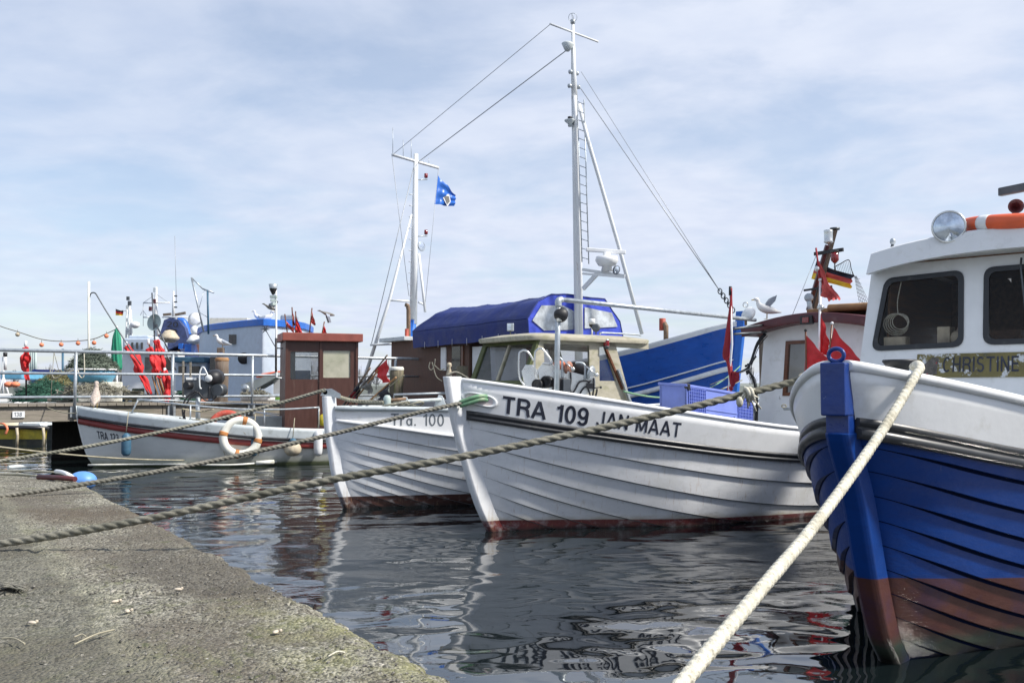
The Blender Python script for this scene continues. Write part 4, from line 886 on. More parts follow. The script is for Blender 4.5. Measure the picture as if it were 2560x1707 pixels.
# mast with lamps on the roof
b0 = LP(JM, 2035, 772, s=6.2); t0 = LP(JM, 2087, 575, s=6.2); t1 = LP(JM, 2062, 600, s=6.1)
ms = thing('signal_mast', 'leaning wooden signal mast with lamps on the maroon roofed wheelhouse', 'mast', toW(JM, b0))
B0, T0 = toW(JM, b0), toW(JM, t0)
MB().bar(B0, T0, .10, .05).build('post', M['wood'], ms); MB().cyl(T0, T0+V((0, 0, .03)), .07, .07).build('cap', M['dark_steel'], ms)
a_, c_ = toW(JM, LP(JM, 2020, 776, s=6.15)), toW(JM, LP(JM, 2068, 613, s=6.1)); MB().bar(a_, c_, .05, .05).build('brace', M['maroon'], ms)
L0 = toW(JM, LP(JM, 2071, 592, s=6.0))
x = MB().lathe([(0, .10), (.06, .095), (.065, .08), (.06, .06), (.06, -.06), (.068, -.075), (.04, -.1), (0, -.11)], L0, (0, 0, 1), 20).build('top_lamp', M['steel'], ms)
a_, c_ = toW(JM, LP(JM, 2036, 635, s=6.05)), toW(JM, LP(JM, 2108, 624, s=6.05)); MB().bar(a_, c_, .03, .05).build('cross_arm', M['blackmat'], ms)
L1 = toW(JM, LP(JM, 2087, 642, s=6.0)); MB().lathe([(0, .07), (.055, .07), (.055, -.05), (.02, -.09), (0, -.09)], L1, (0, 0, 1), 18).build('red_lamp', M['red_glass'], ms); MB().lathe([(.06, .09), (.06, .06), (0, .06), (0, .09)], L1, (0, 0, 1), 18).build('lamp_cap', M['dark_steel'], ms); MB().cyl(L1-V((0, 0, .2)), L1-V((0, 0, .09)), .012).build('lamp_stem', M['dark_steel'], ms)
a_, c_ = toW(JM, LP(JM, 2010, 726, s=6.1)), toW(JM, LP(JM, 2080, 716, s=6.1)); MB().bar(a_, c_, .02, .03).build('cross_arm', M['blackmat'], ms)
L2 = toW(JM, LP(JM, 2022, 744, s=6.0)); MB().lathe([(0, .01), (.05, .01), (.065, 0), (.06, -.03), (0, -.04)], L2, (-.35, -.9, 0), 20).build('horn_disc', M['galv'], ms); MB().cyl(L2-V((0, 0, .06)), toW(JM, LP(JM, 2026, 776, s=6.0)), .035).build('horn_body', M['grey_white'], ms)
mb = MB(); wire(mb, toW(JM, LP(JM, 2040, 640, s=6.05)), toW(JM, LP(JM, 1980, 790, s=5.7)), .004, 0); mb.build('stay', M['wire'], ms)
# German flag on it: three stripes are parts
FH0, FH1 = LP(JM, 2042, 650, s=6.3), LP(JM, 2028, 697, s=6.3); FT0, FT1 = LP(JM, 2138, 688, s=6.1), LP(JM, 2130, 722, s=6.1)
gf = thing('flag', 'black red and gold flag flying behind the leaning signal mast of the maroon roofed wheelhouse', 'flag', toW(JM, FH1))
for k, (mm, nm) in enumerate(((M['black_cloth'], 'black_stripe'), (M['pale_red'], 'red_stripe'), (M['gold'], 'gold_stripe'))):
    H0, H1, F0, F1 = map(lambda p: toW(JM, p), (FH0, FH1, FT0, FT1)); cloth(H0, H1, F0, F1, .035, 1.4, 24, 5, 1.2, vr=(k/3, (k+1)/3)).build(nm, mm, gf)
# net hanging from a hoop beside the mast
a_ = toW(JM, LP(JM, 2122, 652, s=6.2)); c_ = toW(JM, LP(JM, 2165, 760, s=6.3)); mb = MB()
hp = spline([toW(JM, LP(JM, *p, s=6.2)) for p in ((2085, 668), (2100, 660), (2122, 650), (2128, 672), (2135, 690))], 6); mb.tube(hp, .007, 6)
for k in range(9):
    s0 = toW(JM, LP(JM, 2092+4*k, 664-1.6*k, s=6.2)); s1 = toW(JM, LP(JM, 2100+4*k, 690, s=6.2)); mb.tube([s0, s1], .0025, 4)
    s0 = toW(JM, LP(JM, 2136+k*1.5, 694+k*9, s=6.25)); s1 = toW(JM, LP(JM, 2150+k*3.5, 690+k*11+8, s=6.25)); mb.tube([s0, s1], .0025, 4)
for k in range(6): s0 = toW(JM, LP(JM, 2136+k, 690, s=6.25)); s1 = toW(JM, LP(JM, 2152+k*5, 775-k*2, s=6.25)); mb.tube([s0, s1], .0025, 4)
tag(mb.build('landing_net', M['blackmat'], None), 'thin dark landing net on a hoop right of the German flag', 'net')
# boom
p0, p1 = LP(JM, 1396, 748, s=.98), LP(JM, 1888, 800, s=5.5); P0, P1 = toW(JM, p0), toW(JM, p1); base = toW(JM, LP(JM, 1390, 1010, s=.98))
bm_ = thing('boom', 'galvanised tube boom running from an upright post back to the maroon roof', 'boom', base)
MB().tube([base-V((0, 0, .3)), base.lerp(P0, .5), P0-V((0, 0, .04))], .030, 12).build('post', M['galv'], bm_)
MB().tube(spline([P0-V((0, 0, .08)), P0-V((0, 0, .02)), P0+(P1-P0)*.012+V((0, 0, .0))], 6), .037, 12).build('elbow', M['galv'], bm_)
MB().tube([P0+(P1-P0)*.008, P1], .027, 12).build('tube', M['galv'], bm_)
q = toW(JM, LP(JM, 1398, 785, s=.98))
fl = thing('deck_lamp', 'black cone shaped deck lamp clamped to the upright post of the boom', 'lamp', q-V((0, 0, .1)))
MB().lathe([(0, -.06), (.03, -.055), (.075, 0), (.085, .03), (.08, .06), (0, .065)], q, (.55, .6, -.15), 20).build('lamp_housing', M['blackmat'], fl); MB().lathe([(.036, .03), (.036, -.03), (.030, -.03), (.030, .03)], q-V((.0, .0, .05)), (0, 0, 1), 12).build('clamp', M['steel'], fl)
q = toW(JM, LP(JM, 1864, 779, s=5.3))
rl_ = thing('searchlight', 'cream dented searchlight at the left end of the maroon wheelhouse roof', 'searchlight', q-V((0, 0, .15)))
MB().lathe([(0, .0), (.06, -.01), (.11, -.04), (.115, -.08), (.10, -.1), (0, -.1)], q, (-.75, -.45, .5), 24).build('lamp_housing', M['white_metal'], rl_); MB().torus(q+V((0, 0, .10)), .035, .008, (0, 1, 0), 18, 6).build('handle', M['steel'], rl_); MB().cyl(q-V((0, 0, .2)), q-V((0, 0, .05)), .02).build('stalk', M['rustpipe'], rl_)
# chain and tackle where the stays of the blue boat end
# crate
cr_ = thing('fish_crate', 'lavender blue plastic fish crate standing on the deck of TRA 109', 'crate', toW(JM, (2.6, -.3, .95)))
A_ = LP(JM, 1717, 963, y=-.62); B_ = LP(JM, 1882, 990, y=-.62); D_ = LP(JM, 1872, 1062, y=-.62); dn = V((0, 0, D_.z-B_.z-.12)); dp = V((-.02, .40, .02)); ex = (B_-A_)
def cq(u, v, w_=0.): return A_+ex*u+dn*v+dp*w_
mb = MB(); t_ = .03
mb.prism([cq(0, 0), cq(1, 0), cq(1, 1), cq(0, 1)], dp*t_/.4); mb.prism([cq(0, 0, 1), cq(0, 1, 1), cq(1, 1, 1), cq(1, 0, 1)], -dp*t_/.4)
for u in (0, 1):
    e = ex.normalized()*t_*(1 if u == 0 else -1); mb.prism([cq(u, 0, .03), cq(u, 1, .03), cq(u, 1, .97), cq(u, 0, .97)], e)
mb.prism([cq(0, .93, .03), cq(1, .93, .03), cq(1, .93, .97), cq(0, .93, .97)], dn*.06)
mb.build('box', M['crate'], cr_, local=False) if False else None
inv_ = lambda m_: None
def loc_mb(mb, root):  # local coordinates of a boat -> world
    mb.v = [toW(root, v) for v in mb.v]; return mb
loc_mb(mb, JM).build('box', M['crate'], cr_)
for (u0, u1, v0, v1) in ((.02, .26, .04, .92), (.76, .98, .04, .92)):
    nu, nv = 9, 11; mb = MB()
    for i in range(nu+1): u = lin(u0, u1, i/nu); mb.prism([cq(u, v0), cq(u+.006, v0), cq(u+.006, v1), cq(u, v1)], V((0, -.014, 0)))
    for j in range(nv+1): v = lin(v0, v1, j/nv); mb.prism([cq(u0, v), cq(u1, v), cq(u1, v+.012), cq(u0, v+.012)], V((0, -.012, 0)))
    loc_mb(mb, JM).build('grid_panel', M['crate'], cr_)
mb = MB(); mb.prism([cq(-.015, -.03, -.03), cq(1.015, -.03, -.03), cq(1.015, .03, -.03), cq(-.015, .03, -.03)], V((0, .035, 0))); mb.prism([cq(-.015, -.03, 1.03), cq(1.015, -.03, 1.03), cq(1.015, .03, 1.03), cq(-.015, .03, 1.03)], V((0, -.035, 0)))
mb.prism([cq(-.02, -.03, 0), cq(-.02, .03, 0), cq(-.02, .03, 1), cq(-.02, -.03, 1)], ex*.03); mb.prism([cq(1.02, -.03, 0), cq(1.02, .03, 0), cq(1.02, .03, 1), cq(1.02, -.03, 1)], -ex*.03); mb.prism([cq(.27, .50), cq(.75, .50), cq(.75, .53), cq(.27, .53)], V((0, -.008, 0)))
loc_mb(mb, JM).build('rim', M['crate'], cr_, bevel=.004)
for u in (0.01, .97): loc_mb(MB().prism([cq(u-.02, -.05, -.04), cq(u+.03, -.05, -.04), cq(u+.025, .14, -.04), cq(u-.01, .10, -.04)], V((0, .06, 0))), JM).build('corner_cap', M['blackmat'], cr_, bevel=.01)
for (u, v) in ((.42, .66), (.62, .78), (.70, .62)): loc_mb(MB().lathe([(0, 0), (.008, 0), (.008, .004)], cq(u, v)+V((0, -.001, 0)), (0, -1, 0), 10), JM).build('drain_hole', M['blackmat'], cr_)
# net hauler
def hm(x, y, d=0): return W(1260+x/6.92, 820+y/6.92, 10.25+d)
hl_ = thing('net_hauler', 'stainless steel net hauling winch with tube hoops on the TRA 109 foredeck', 'winch', hm(900, 1150, .1))
for pts in ([(365, 1010), (265, 830), (262, 470), (300, 400), (360, 385), (430, 430), (520, 570)], [(700, 1100), (550, 810), (535, 470), (570, 380), (640, 352), (700, 400), (835, 600), (665, 612)]):
    MB().tube(spline([hm(*p, .0) for p in pts], 6), .011, 10).build('tube_hoop', M['steel'], hl_)
for pts in ([(1010, 900), (1008, 600), (985, 530), (940, 512), (880, 514)], [(1400, 900), (1402, 680), (1375, 620), (1320, 600), (1235, 600)]):
    MB().tube(spline([hm(*p, -.02) for p in pts], 5), .013, 10).build('tube_hoop', M['galv'], hl_)
for a_, b_ in (((1045, 575), (1190, 710)), ((1405, 650), (1600, 810))): 
    MB().cyl(hm(*a_, -.03), hm(*b_, -.05), .008).build('roller_arm', M['steel'], hl_); MB().lathe([(0, .02), (.02, .02), (.024, 0), (.02, -.02), (0, -.02)], hm(*b_, -.05), (.3, -.9, 0), 14).build('roller_hub', M['steel'], hl_)
MB().prism([hm(*p, .02) for p in ((300, 745), (370, 635), (480, 635), (590, 780), (540, 1060), (370, 1060))], (.02, .05, 0)).build('side_plate', M['steel'], hl_, bevel=.003)
MB().prism([hm(*p, .04) for p in ((580, 710), (665, 610), (835, 612), (900, 700), (760, 1000), (700, 1090), (610, 900))], (.02, .05, 0)).build('side_plate', M['steel'], hl_, bevel=.003)
MB().prism([hm(*p, .0) for p in ((755, 880), (890, 695), (1545, 850), (1550, 1060), (1320, 1200), (780, 1200))], (.03, .09, 0)).build('side_plate', M['steel'], hl_, bevel=.004)
for (x, y, r_) in ((600, 980, 95), (760, 930, 105)): MB().lathe([(0, .02), (.6*r_/6.92/228, .02), (r_/6.92/228, .05), (r_/6.92/228, -.03), (0, -.03)], hm(x, y, .0), (-.6, -.75, 0), 24).build('line_drum', M['blackmat'], hl_)
for (x0, y0, x1, y1, r_, mm, dm) in ((900, 640, 1120, 690, .060, 'float', 'terracotta'), (1260, 700, 1510, 780, .066, 'blackmat', 'galv')):
    a_, b_ = hm(x0, y0, .12), hm(x1, y1, .02); MB().tube([a_.lerp(b_, k/12) for k in range(13)], [r_*(1-.07*(k % 2)) for k in range(13)], 18).build('rubber_roller', M[mm], hl_)
    MB().lathe([(0, .01), (r_*1.15, .008), (r_*1.3, -.01), (0, -.01)], b_, b_-a_, 24).build('roller_disc', M[dm], hl_)
MB().box(hm(960, 990, -.08), (.14, .10, .16), .3).build('motor', M['blackmat'], hl_, bevel=.008); MB().box(hm(1075, 990, -.12), (.085, .06, .14), .3).build('valve_block', M['dark_steel'], hl_, bevel=.004)
for pts in ([(1150, 760), (1155, 900), (1140, 1050), (1180, 1130)], [(1030, 1080), (1060, 1140), (1130, 1160), (1220, 1080), (1300, 940), (1400, 910), (1500, 930)], [(1300, 1200), (1330, 1100), (1400, 1020), (1480, 1010)], [(1610, 1050), (1600, 1120), (1570, 1220)], [(1550, 860), (1555, 1000), (1530, 1200)], [(1500, 900), (1440, 990), (1470, 1090), (1500, 1200)]):
    MB().tube(spline([hm(*p, -.10) for p in pts], 6), .010, 8).build('hose', M['blackmat'], hl_)
MB().box(hm(1480, 1000, -.1), (.07, .06, .06)).build('valve_block', M['blackmat'], hl_, bevel=.004); mb = MB(); mb.cyl(hm(1550, 1035, -.1), hm(1660, 1025, -.12), .006); mb.ball(hm(1675, 1025, -.12), .014, 10); mb.build('lever', M['blackmat'], hl_)
# fairlead in the bulwark with green chafing hose
def fo(a, r_, off): q2 = V((-.225+.105*r_*math.copysign(abs(math.cos(a))**.55, math.cos(a)), 0, 1.345-.028*math.copysign(abs(math.cos(a))**.55, math.cos(a))*r_+.047*r_*math.sin(a))); uu = jm.u_of_s(q2.x, .6); q2.y = jm.bw(uu, .6).y-off; return q2
K = 40; mb = MB(); rows = [(1.35, -.002), (1.3, .012), (1.15, .018), (1.0, .010), (.96, -.01)]
vs = [fo(2*PI*k/K, r_, o) for (r_, o) in rows for k in range(K)]; mb.add(vs, [(j*K+k, j*K+(k+1) % K, (j+1)*K+(k+1) % K, (j+1)*K+k) for j in range(4) for k in range(K)], True)
fl_ = mb.build('fairlead', M['white'], JM, local=True)
mb = MB(); vs = [fo(2*PI*k/K, .98, .004) for k in range(K)]; mb.add(vs, [tuple(range(K))]); mb.build('fairlead_opening', mat('pale_pink_inside', (.66, .57, .56), .6, var=.1), fl_, local=True)
# blue crate neighbour: dinghy shape cover behind the cap
mb = MB(); a_ = toW(JM, LP(JM, 1620, 992, y=.0)); mb.grid(lambda u, v: toW(JM, (1.9+1.5*u, -.45+.8*v, 1.02+.24*math.sin(PI*min(1, u*.9+.15))*math.sin(PI*v)**.5)), 14, 10); tag(mb.build('deck_cover', M['cabin_wood'], JM if False else None, solid=.01), 'pale rounded cover on the TRA 109 deck left of the fish crate', 'cover')
# pipe gantry with green net
def jp(px, py, s=4.4): return toW(JM, LP(JM, px, py, s=s))
gp = thing('pipe_rack', 'galvanised pipe rack on TRA 109 with green netting hung from it', 'rack', jp(2010, 1090))
MB().tube([jp(2010, 1110), jp(2010, 1000)], .024, 12).build('upright', M['galv'], gp); MB().tube(spline([jp(2010, 1005), jp(2011, 985), jp(2025, 979)], 4)+[jp(2110, 978, 4.2)], .020, 12).build('top_tube', M['rustpipe'], gp)
MB().tube([jp(1960, 1022), jp(2110, 1020, 4.2)], .018, 12).build('mid_tube', M['galv'], gp)
for (x, y) in ((1960, 1015), (2010, 1022), (2012, 1035)): MB().tube([jp(x, y)+V((.03*math.cos(t), .01*math.sin(t*2.3), .02*math.sin(t))) for t in [k*.5 for k in range(26)]], .007, 6).build('lashing', M['rope_thin'], gp)
rnd = random.Random(3); mb = MB()
cN = jp(2075, 1040, 4.3); 
for k in range(900):
    y_ = rnd.random(); rad = .10+.20*y_; th = rnd.uniform(0, 2*PI); p = cN+V((rad*math.cos(th)*.9, rad*math.sin(th)*.5, .22-.52*y_)); d = V((rnd.gauss(0, 1), rnd.gauss(0, 1), rnd.gauss(0, 1))).normalized()*.03
    mb.tube([p-d, p+V((rnd.gauss(0, .006), 0, .01)), p+d], .0035, 4)
mb.grid(lambda u, v: cN+V(((.09+.19*v)*math.cos(2*PI*u)*.9, (.09+.19*v)*math.sin(2*PI*u)*.5, .22-.52*v)), 20, 6)
tag(mb.build('fishing_net', M['net_green'], None), 'green trawl netting bunched under the pipe rack', 'net')
mb = MB()
for (x0, x1) in ((2040, 2032), (2062, 2040), (2080, 2050)):
    mb.tube(spline([jp(x0, 975), jp(x0-8, 1010), jp(x1, 1050), jp(x1-6, 1085)], 6), .005, 5)
tag(mb.build('tied_line', M['rope_thin'], None), 'thin pale lines tied over the pipe rack', 'line')
# weathered wooden panel and cable bundle left of the white wheelhouse
mb = MB(); mb.prism([jp(1897, 840, 5.9), jp(1918, 838, 5.9), jp(1942, 1060, 5.9), jp(1900, 1060, 5.9)], (.03, .05, 0)); tag(mb.build('side_board', M['wood'], None), 'weathered grey plank standing at the left side of the white wheelhouse', 'board')
mb = MB(); rnd = random.Random(8)
for k in range(6):
    o = rnd.uniform(-4, 4); mb.tube(spline([jp(1915+o, 835+o, 5.5), jp(1895+o, 860+o, 5.4), jp(1880+o, 900, 5.3), jp(1872+o, 925+o, 5.3), jp(1885+o, 950, 5.3), jp(1892+o/2, 1000, 5.3), jp(1890+o, 1060, 5.3)], 5), 0.005+.004*rnd.random(), 6)
mb.tube(spline([jp(1845, 932, 5.2), jp(1868, 920, 5.2), jp(1890, 890, 5.3)], 5), .015, 6)
for k in range(8): mb.ball(jp(1872+rnd.uniform(-8, 8), 920+rnd.uniform(-12, 14), 5.3), .018, 8)
tag(mb.build('cable_bundle', M['blackmat'], None), 'dark tangle of cables and ropes beside the weathered plank', 'cable')
# flag buoys on Jan Maat
def dan(name, label, base, top, fa, fb, tip, tip2, m, pole='varnish', r=.012, cap=True, group=None, amp=.02, seed=0):
    t = thing(name, label, 'flag', base, 0, group); MB().cyl(base, top, r).build('pole', M[pole], t)
    if fa is not None: cloth(fa, fb, tip, tip2, amp, 1.7, 20, 10, seed).build('cloth', m, t)
    if cap: MB().ball(top, r*1.7, 10).build('tip', M['steel'] if cap is True else M[cap], t)
    return t
def j5(px, py, s=4.6): return jp(px, py, s)
G = 'red flag buoys standing on TRA 109'
dan('flag_buoy', 'red pennant on a brown pole just left of the blue stem head', j5(2018, 1060), j5(2014, 826), j5(2016, 838), j5(2011, 932), j5(2092, 916), j5(2086, 932), M['red'], group=G, cap='blackmat')
dan('flag_buoy', 'red pennant on a brown pole right behind the blue stem head', j5(2060, 1060, 4.4), j5(2080, 808, 4.4), j5(2085, 818, 4.4), j5(2064, 925, 4.4), j5(2158, 905, 4.4), j5(2150, 926, 4.4), M['red'], group=G, cap='white', seed=2)
dan('flag_buoy', 'tall pole with a furled red flag wrapped round it and a steel ball on top', j5(2045, 1060, 4.8), j5(2051, 700, 4.8), j5(2052, 780, 4.8), j5(2048, 880, 4.8), j5(2072, 850, 4.8), j5(2068, 890, 4.8), M['red'], pole='white', group=G, r=.016, seed=3)
ff = thing('flag', 'torn faded red flag flying above the furled pole with the steel ball', 'flag', j5(2050, 720)); MB().cyl(j5(2051, 705, 4.8), j5(2040, 620, 4.8), .012).build('pole', M['dark_red'], ff)
cloth(j5(2042, 640, 4.8), j5(2048, 735, 4.8), j5(2098, 748, 4.8), j5(2074, 752, 4.8), .03, 1.6, 26, 12, 5, cut=.04).build('cloth', M['pale_red'], ff)
q = j5(2051, 770, 4.8); MB().ball(j5(2052, 768, 4.8), .045, 16, (1, 1, .8)).build('tip', M['steel'], ff); MB().ball(j5(2043, 672, 4.8), .04, 14).build('reflector', M['steel'], ff)
for k, (x, y0, y1) in enumerate(((2015, 905, 985), (2040, 920, 960))):
    t = cloth(j5(x, y0, 4.9), j5(x-2, y1, 4.9), j5(x+18, y0+30, 4.9), j5(x+14, y1+2, 4.9), .02, 2, 14, 8, k); tag(t.build('flag_cloth', M['red'], None, solid=.003), ('lower ' if k == 0 else 'short ')+'hanging end of a red flag below the pennant left of the stem head', 'flag')
# dark red flag rolled round a pole by the bow of the bright blue boat
def j6(px, py): return jp(px, py, 3.6)
dr = thing('flag_buoy', 'dark red flag wound round a white pole above the fish crate', 'flag', j6(1825, 1020))
MB().tube([j6(1822, 1010), j6(1824, 930), j6(1830, 860), j6(1826, 735)], .014, 10).build('pole', M['white_metal'], dr)
MB().tube(spline([j6(1828, 720), j6(1826, 780), j6(1820, 850), j6(1816, 890), j6(1822, 905), j6(1828, 950), j6(1831, 975)], 6), lambda t: .012+.029*math.sin(PI*min(1, t*1.05))**1.5, 12, prof=lambda i, a: 1+.25*math.sin(3*a+i*.3)).build('cloth', M['dark_red'], dr)
cloth(j6(1826, 925), j6(1826, 975), j6(1846, 930), j6(1848, 948), .015, 2, 12, 8).build('cloth_end', M['dark_red'], dr); cloth(j6(1822, 950), j6(1812, 1010), j6(1832, 985), j6(1822, 1012), .01, 2, 12, 8).build('cloth_end', M['red'], dr)
MB().cyl(j6(1826, 738), j6(1826, 716), .022, .02).build('block', M['blackmat'], dr)
mb = MB(); 
for (a_, b_, r_) in (((1775, 962, 3.5), (2050, 858, 5.4), .012),): mb.cyl(jp(*a_), jp(1880, 920, 5.0), .007)
mb.cyl(jp(1835, 822, 4.4), jp(1912, 812, 5.5), .018); mb.cyl(jp(1836, 835, 4.4), jp(1916, 830, 5.5), .016); tag(mb.build('guard_tube', M['dark_steel'], None), 'two short grey tubes fixed to the left end of the white wheelhouse', 'tube')

# ---------------------------------------------------------------- large bright blue boat behind
BB = thing('fishing_boat', 'large bright blue fishing boat behind with two white masts and a blue canvas tent', 'boat', (3.9, 16.2, 0), R(126.6))
bb = Hull(BB, 12.3, 1.5, [(-.25, 2.64), (0, 2.60), (.5, 2.46), (1, 2.33), (1.5, 2.21), (2.2, 2.08), (3, 1.95), (5, 1.55), (7, 1.2), (13, 1.2)], [(-.25, 2.55), (0, 2.51), (.5, 2.37), (1, 2.24), (1.5, 2.12), (2.2, 1.99), (3, 1.87), (5, 1.48), (7, 1.05), (13, 1.05)],
          [(0, 0), (.8, -.03), (1.6, -.12), (2.5, -.25), (3, -.3)], .12, .06, n=14, zk0=-.3, ue=.22, gu=.5, lap=.004, gm=1.5)
PB = hull_paint('bright_blue_paint', (.006, .085, .42), [(.2, 0, (.1, .02, .02), .01, 0)], dirt=[((.02, .14, .5), 9, .55, .75, .5), ((.01, .05, .25), 3, .5, .7, .6)], var=.1)
bb.planks('hull', PB); bb.bulwark('bulwark', M['white'], th=.03); bb.deck(M['deck'])
for z in (.76, .80): bb.strip('white_stripe', M['white'], 0, [(0, 0), (.012, 0), (.012, -.025 if z > .78 else -.09), (0, -.025 if z > .78 else -.09)], fn=lambda u, sd, z=z: bb.pt(u, z, sd, .004))
bb.stempost('stem', M['light_blue'], 2.80, d=.16, zbot=-.5)
tp = [(1.30, 2.50), (1.33, 2.90), (1.05, 3.27), (.70, 3.42), (0, 3.44), (-.80, 3.40), (-1.25, 2.93), (-1.36, 2.5)]
def tent(u, v):
    k = v*(len(tp)-1); i = min(len(tp)-2, int(k)); y, z = lin(tp[i][0], tp[i+1][0], k-i), lin(tp[i][1], tp[i+1][1], k-i)
    top = sms((z-2.9)/.5); s_ = lin(4.2+.25*top*0, 8.85-.75*top, u); sag = .05*math.sin(PI*u)*top+.022*noise.noise(V((u*7, v*9, 0)))+.012*noise.noise(V((u*22+v*9, v*16, 4)))+.015*abs(math.sin(PI*5*u))**.5*top
    return V((s_, y*(1-.0*u), z-sag-.06*u*(1-top)))
mb = MB(); mb.grid(tent, 90, 28, smooth=True)
end = [tent(1, j/28) for j in range(29)]; cen = V((8.6, 0, 2.6)); mb.add(end+[cen], [(j, j+1, 29) for j in range(28)])
tn = thing('canvas_tent', 'royal blue canvas tent stretched over the deck of the large bright blue boat', 'tent', toW(BB, (6.5, 0, 1.9)))
o = loc_mb(mb, BB).build('canopy', M['tarp'], tn)
# canopy seams
mb = MB(); mb.tube([toW(BB, tent(k/20, 1/7)+V((0, .004, 0))) for k in range(21)], .008, 6); mb.tube([toW(BB, tent(.004, k/28)) for k in range(29)], .018, 6); mb.build('piping', M['tarp'], tn)
for k in range(7):
    p = tent(.1+.13*k, 0); 
    MB().tube([toW(BB, p+V((0, .012, z))) for z in (.12, .06, .0, -.04)], .005, 5).build('tie', M['white'], tn)
ff_ = MB(); ff_.prism([toW(BB, (4.21, y, z)) for y, z in tp], toW(BB, (.03, 0, 0))-toW(BB, (0, 0, 0))); ff_.build('front_panel', M['tarp_light'], tn)
def g1(x, y): return toW(BB, LP(BB, 1300+x/6.918, 720+y/6.918, s=4.185))
for poly in (((375, 300), (740, 300), (935, 400), (950, 720), (420, 735), (215, 560)), ((1120, 330), (1590, 430), (1690, 670), (1120, 700))):
    MB().prism([g1(*p) for p in poly], toW(BB, (.006, 0, 0))-toW(BB, (0, 0, 0))).build('clear_window', mat('grey_vinyl', (.42, .45, .48), .22, var=.45, scale=4, bump=.01, bscale=6), tn)
# plank cabin
mb = MB(); mb.box((8.5, .1, 1.8), (3.6, 2.0, 1.72)); mb.build('cabin', M['wood_brown'], BB, local=True)
mb = MB(); mb.box((9.95, .1, 2.70), (1.3, 2.4, .10)); mb.build('cabin_roof', M['grey_white'], BB, local=True, bevel=.01)
for x, mm, w_ in ((7.75, 'white', .22), (7.2, 'dark_glass', .35), (6.95, 'varnish', .10)):
    MB().box((x, 1.115, 2.15), (w_, .03, .55)).build('window', M[mm], BB, local=True)
MB().box((6.2, .6, 1.85), (.9, .9, 1.1)).build('white_locker', M['white'], BB, local=True, bevel=.01)
# masts
def q4(x, y, s=None, yy=0.0): return LP(BB, x, y, y=yy) if s is None else LP(BB, x, y, s=s)
def c5(x, y): return (1340+x/2.119, 20+y/2.119)
mt = thing('mast', 'tall white mast with a ladder and radar standing on the large bright blue boat', 'mast', toW(BB, (4.1, 0, 2.0)))
def on(x, y, s=4.08): return toW(BB, LP(BB, x, y, s=s))
MB().tube([on(1447, 900), on(1444, 700), on(1440, 450), on(1436, 250)], [.085, .082, .075, .065], 14).build('pole', M['white_metal'], mt)
MB().tube([on(1453, 860, 4.0), on(1450, 640, 4.0), on(1441, 330, 4.0), on(1437, 240, 4.0)], .045, 12).build('sail_track', M['white'], mt)
MB().tube([on(1437, 260), on(1434, 180), on(1432, 62)], [.07, .055, .03], 12).build('topmast', M['white_metal'], mt)
MB().tube([on(1375, 60), on(1495, 105)], .022, 8).build('yard', M['white_metal'], mt)
mb = MB(); c = on(1432, 50); mb.torus(c+V((0, 0, .05)), .09, .006, (0, 1, .2), 20, 5); mb.torus(c+V((0, 0, .05)), .09, .006, (1, 0, .2), 20, 5); mb.cyl(c-V((0, 0, .08)), c, .05); mb.build('antenna', M['galv'], mt)
MB().lathe([(0, .0), (.10, -.02), (.14, -.06), (.05, -.2), (0, -.22)], on(1421, 105), (.15, .0, 1), 16).build('loudspeaker', M['grey_white'], mt)
for (x, y) in ((1426, 180), (1442, 184), (1424, 215), (1446, 218)): MB().lathe([(0, .05), (.045, .03), (.045, -.03), (0, -.05)], on(x, y), (.9, -.3, 0), 12).build('block', M['galv'], mt)
q = on(1425, 303); m1 = MB().lathe([(0, .10), (.05, .09), (.05, .03), (0, .03)], q, (0, 0, 1), 14).build('mast_lamp', M['blackmat'], mt); MB().lathe([(0, .03), (.12, .02), (.12, 0), (.05, -.06), (.04, -.12), (0, -.12)], q, (0, 0, 1), 16).build('lamp_shelf', M['grey_white'], mt)
# ladder
a0, a1, b0, b1 = on(1443, 243, 3.85), on(1455, 655, 3.85), on(1460, 250, 3.75), on(1472, 660, 3.75)
ld = thing('ladder', 'narrow grey steel ladder fixed along the tall white mast', 'ladder', a1)
MB().cyl(a0, a1, .012).build('rail', M['galv'], ld); MB().cyl(b0, b1, .012).build('rail', M['galv'], ld)
for k in range(18): t = (k+.5)/18; MB().cyl(a0.lerp(a1, t), b0.lerp(b1, t), .009).build('rung', M['galv'], ld)
MB().tube([on(1448, 262, 4.0), on(1470, 350, 3.6), toW(BB, LP(BB, 1548, 619, y=-.7)), toW(BB, LP(BB, 1605, 835, y=-1.15))], .042, 10).build('leg', M['white_metal'], mt)
rd = thing('radar', 'white radar with a bar scanner on a bracket of the tall mast', 'radar', on(1500, 690, 3.6))
MB().bar(on(1465, 624, 3.6), on(1564, 631, 3.1), .07, .08).build('scanner_bar', M['white'], rd, bevel=.015)
MB().lathe([(0, .20), (.07, .19), (.08, .12), (.22, .10), (.24, .02), (.18, -.08), (.10, -.10), (.12, -.20), (0, -.2)], on(1517, 654, 3.3), (0, 0, 1), 20).build('gearbox', M['white'], rd)
mb = MB(); mb.bar(on(1456, 674, 3.8), on(1562, 690, 3.0), .05, .06); mb.bar(on(1456, 684, 3.4), on(1562, 693, 2.7), .04, .04); mb.bar(on(1458, 722, 3.9), on(1497, 680, 3.5), .06, .08); mb.build('bracket', M['white_metal'], rd)
lamp_round('x', '', on(1541, 675, 3.0), (.6, -.7, -.3), .09, .06, 'dark_steel', rd)
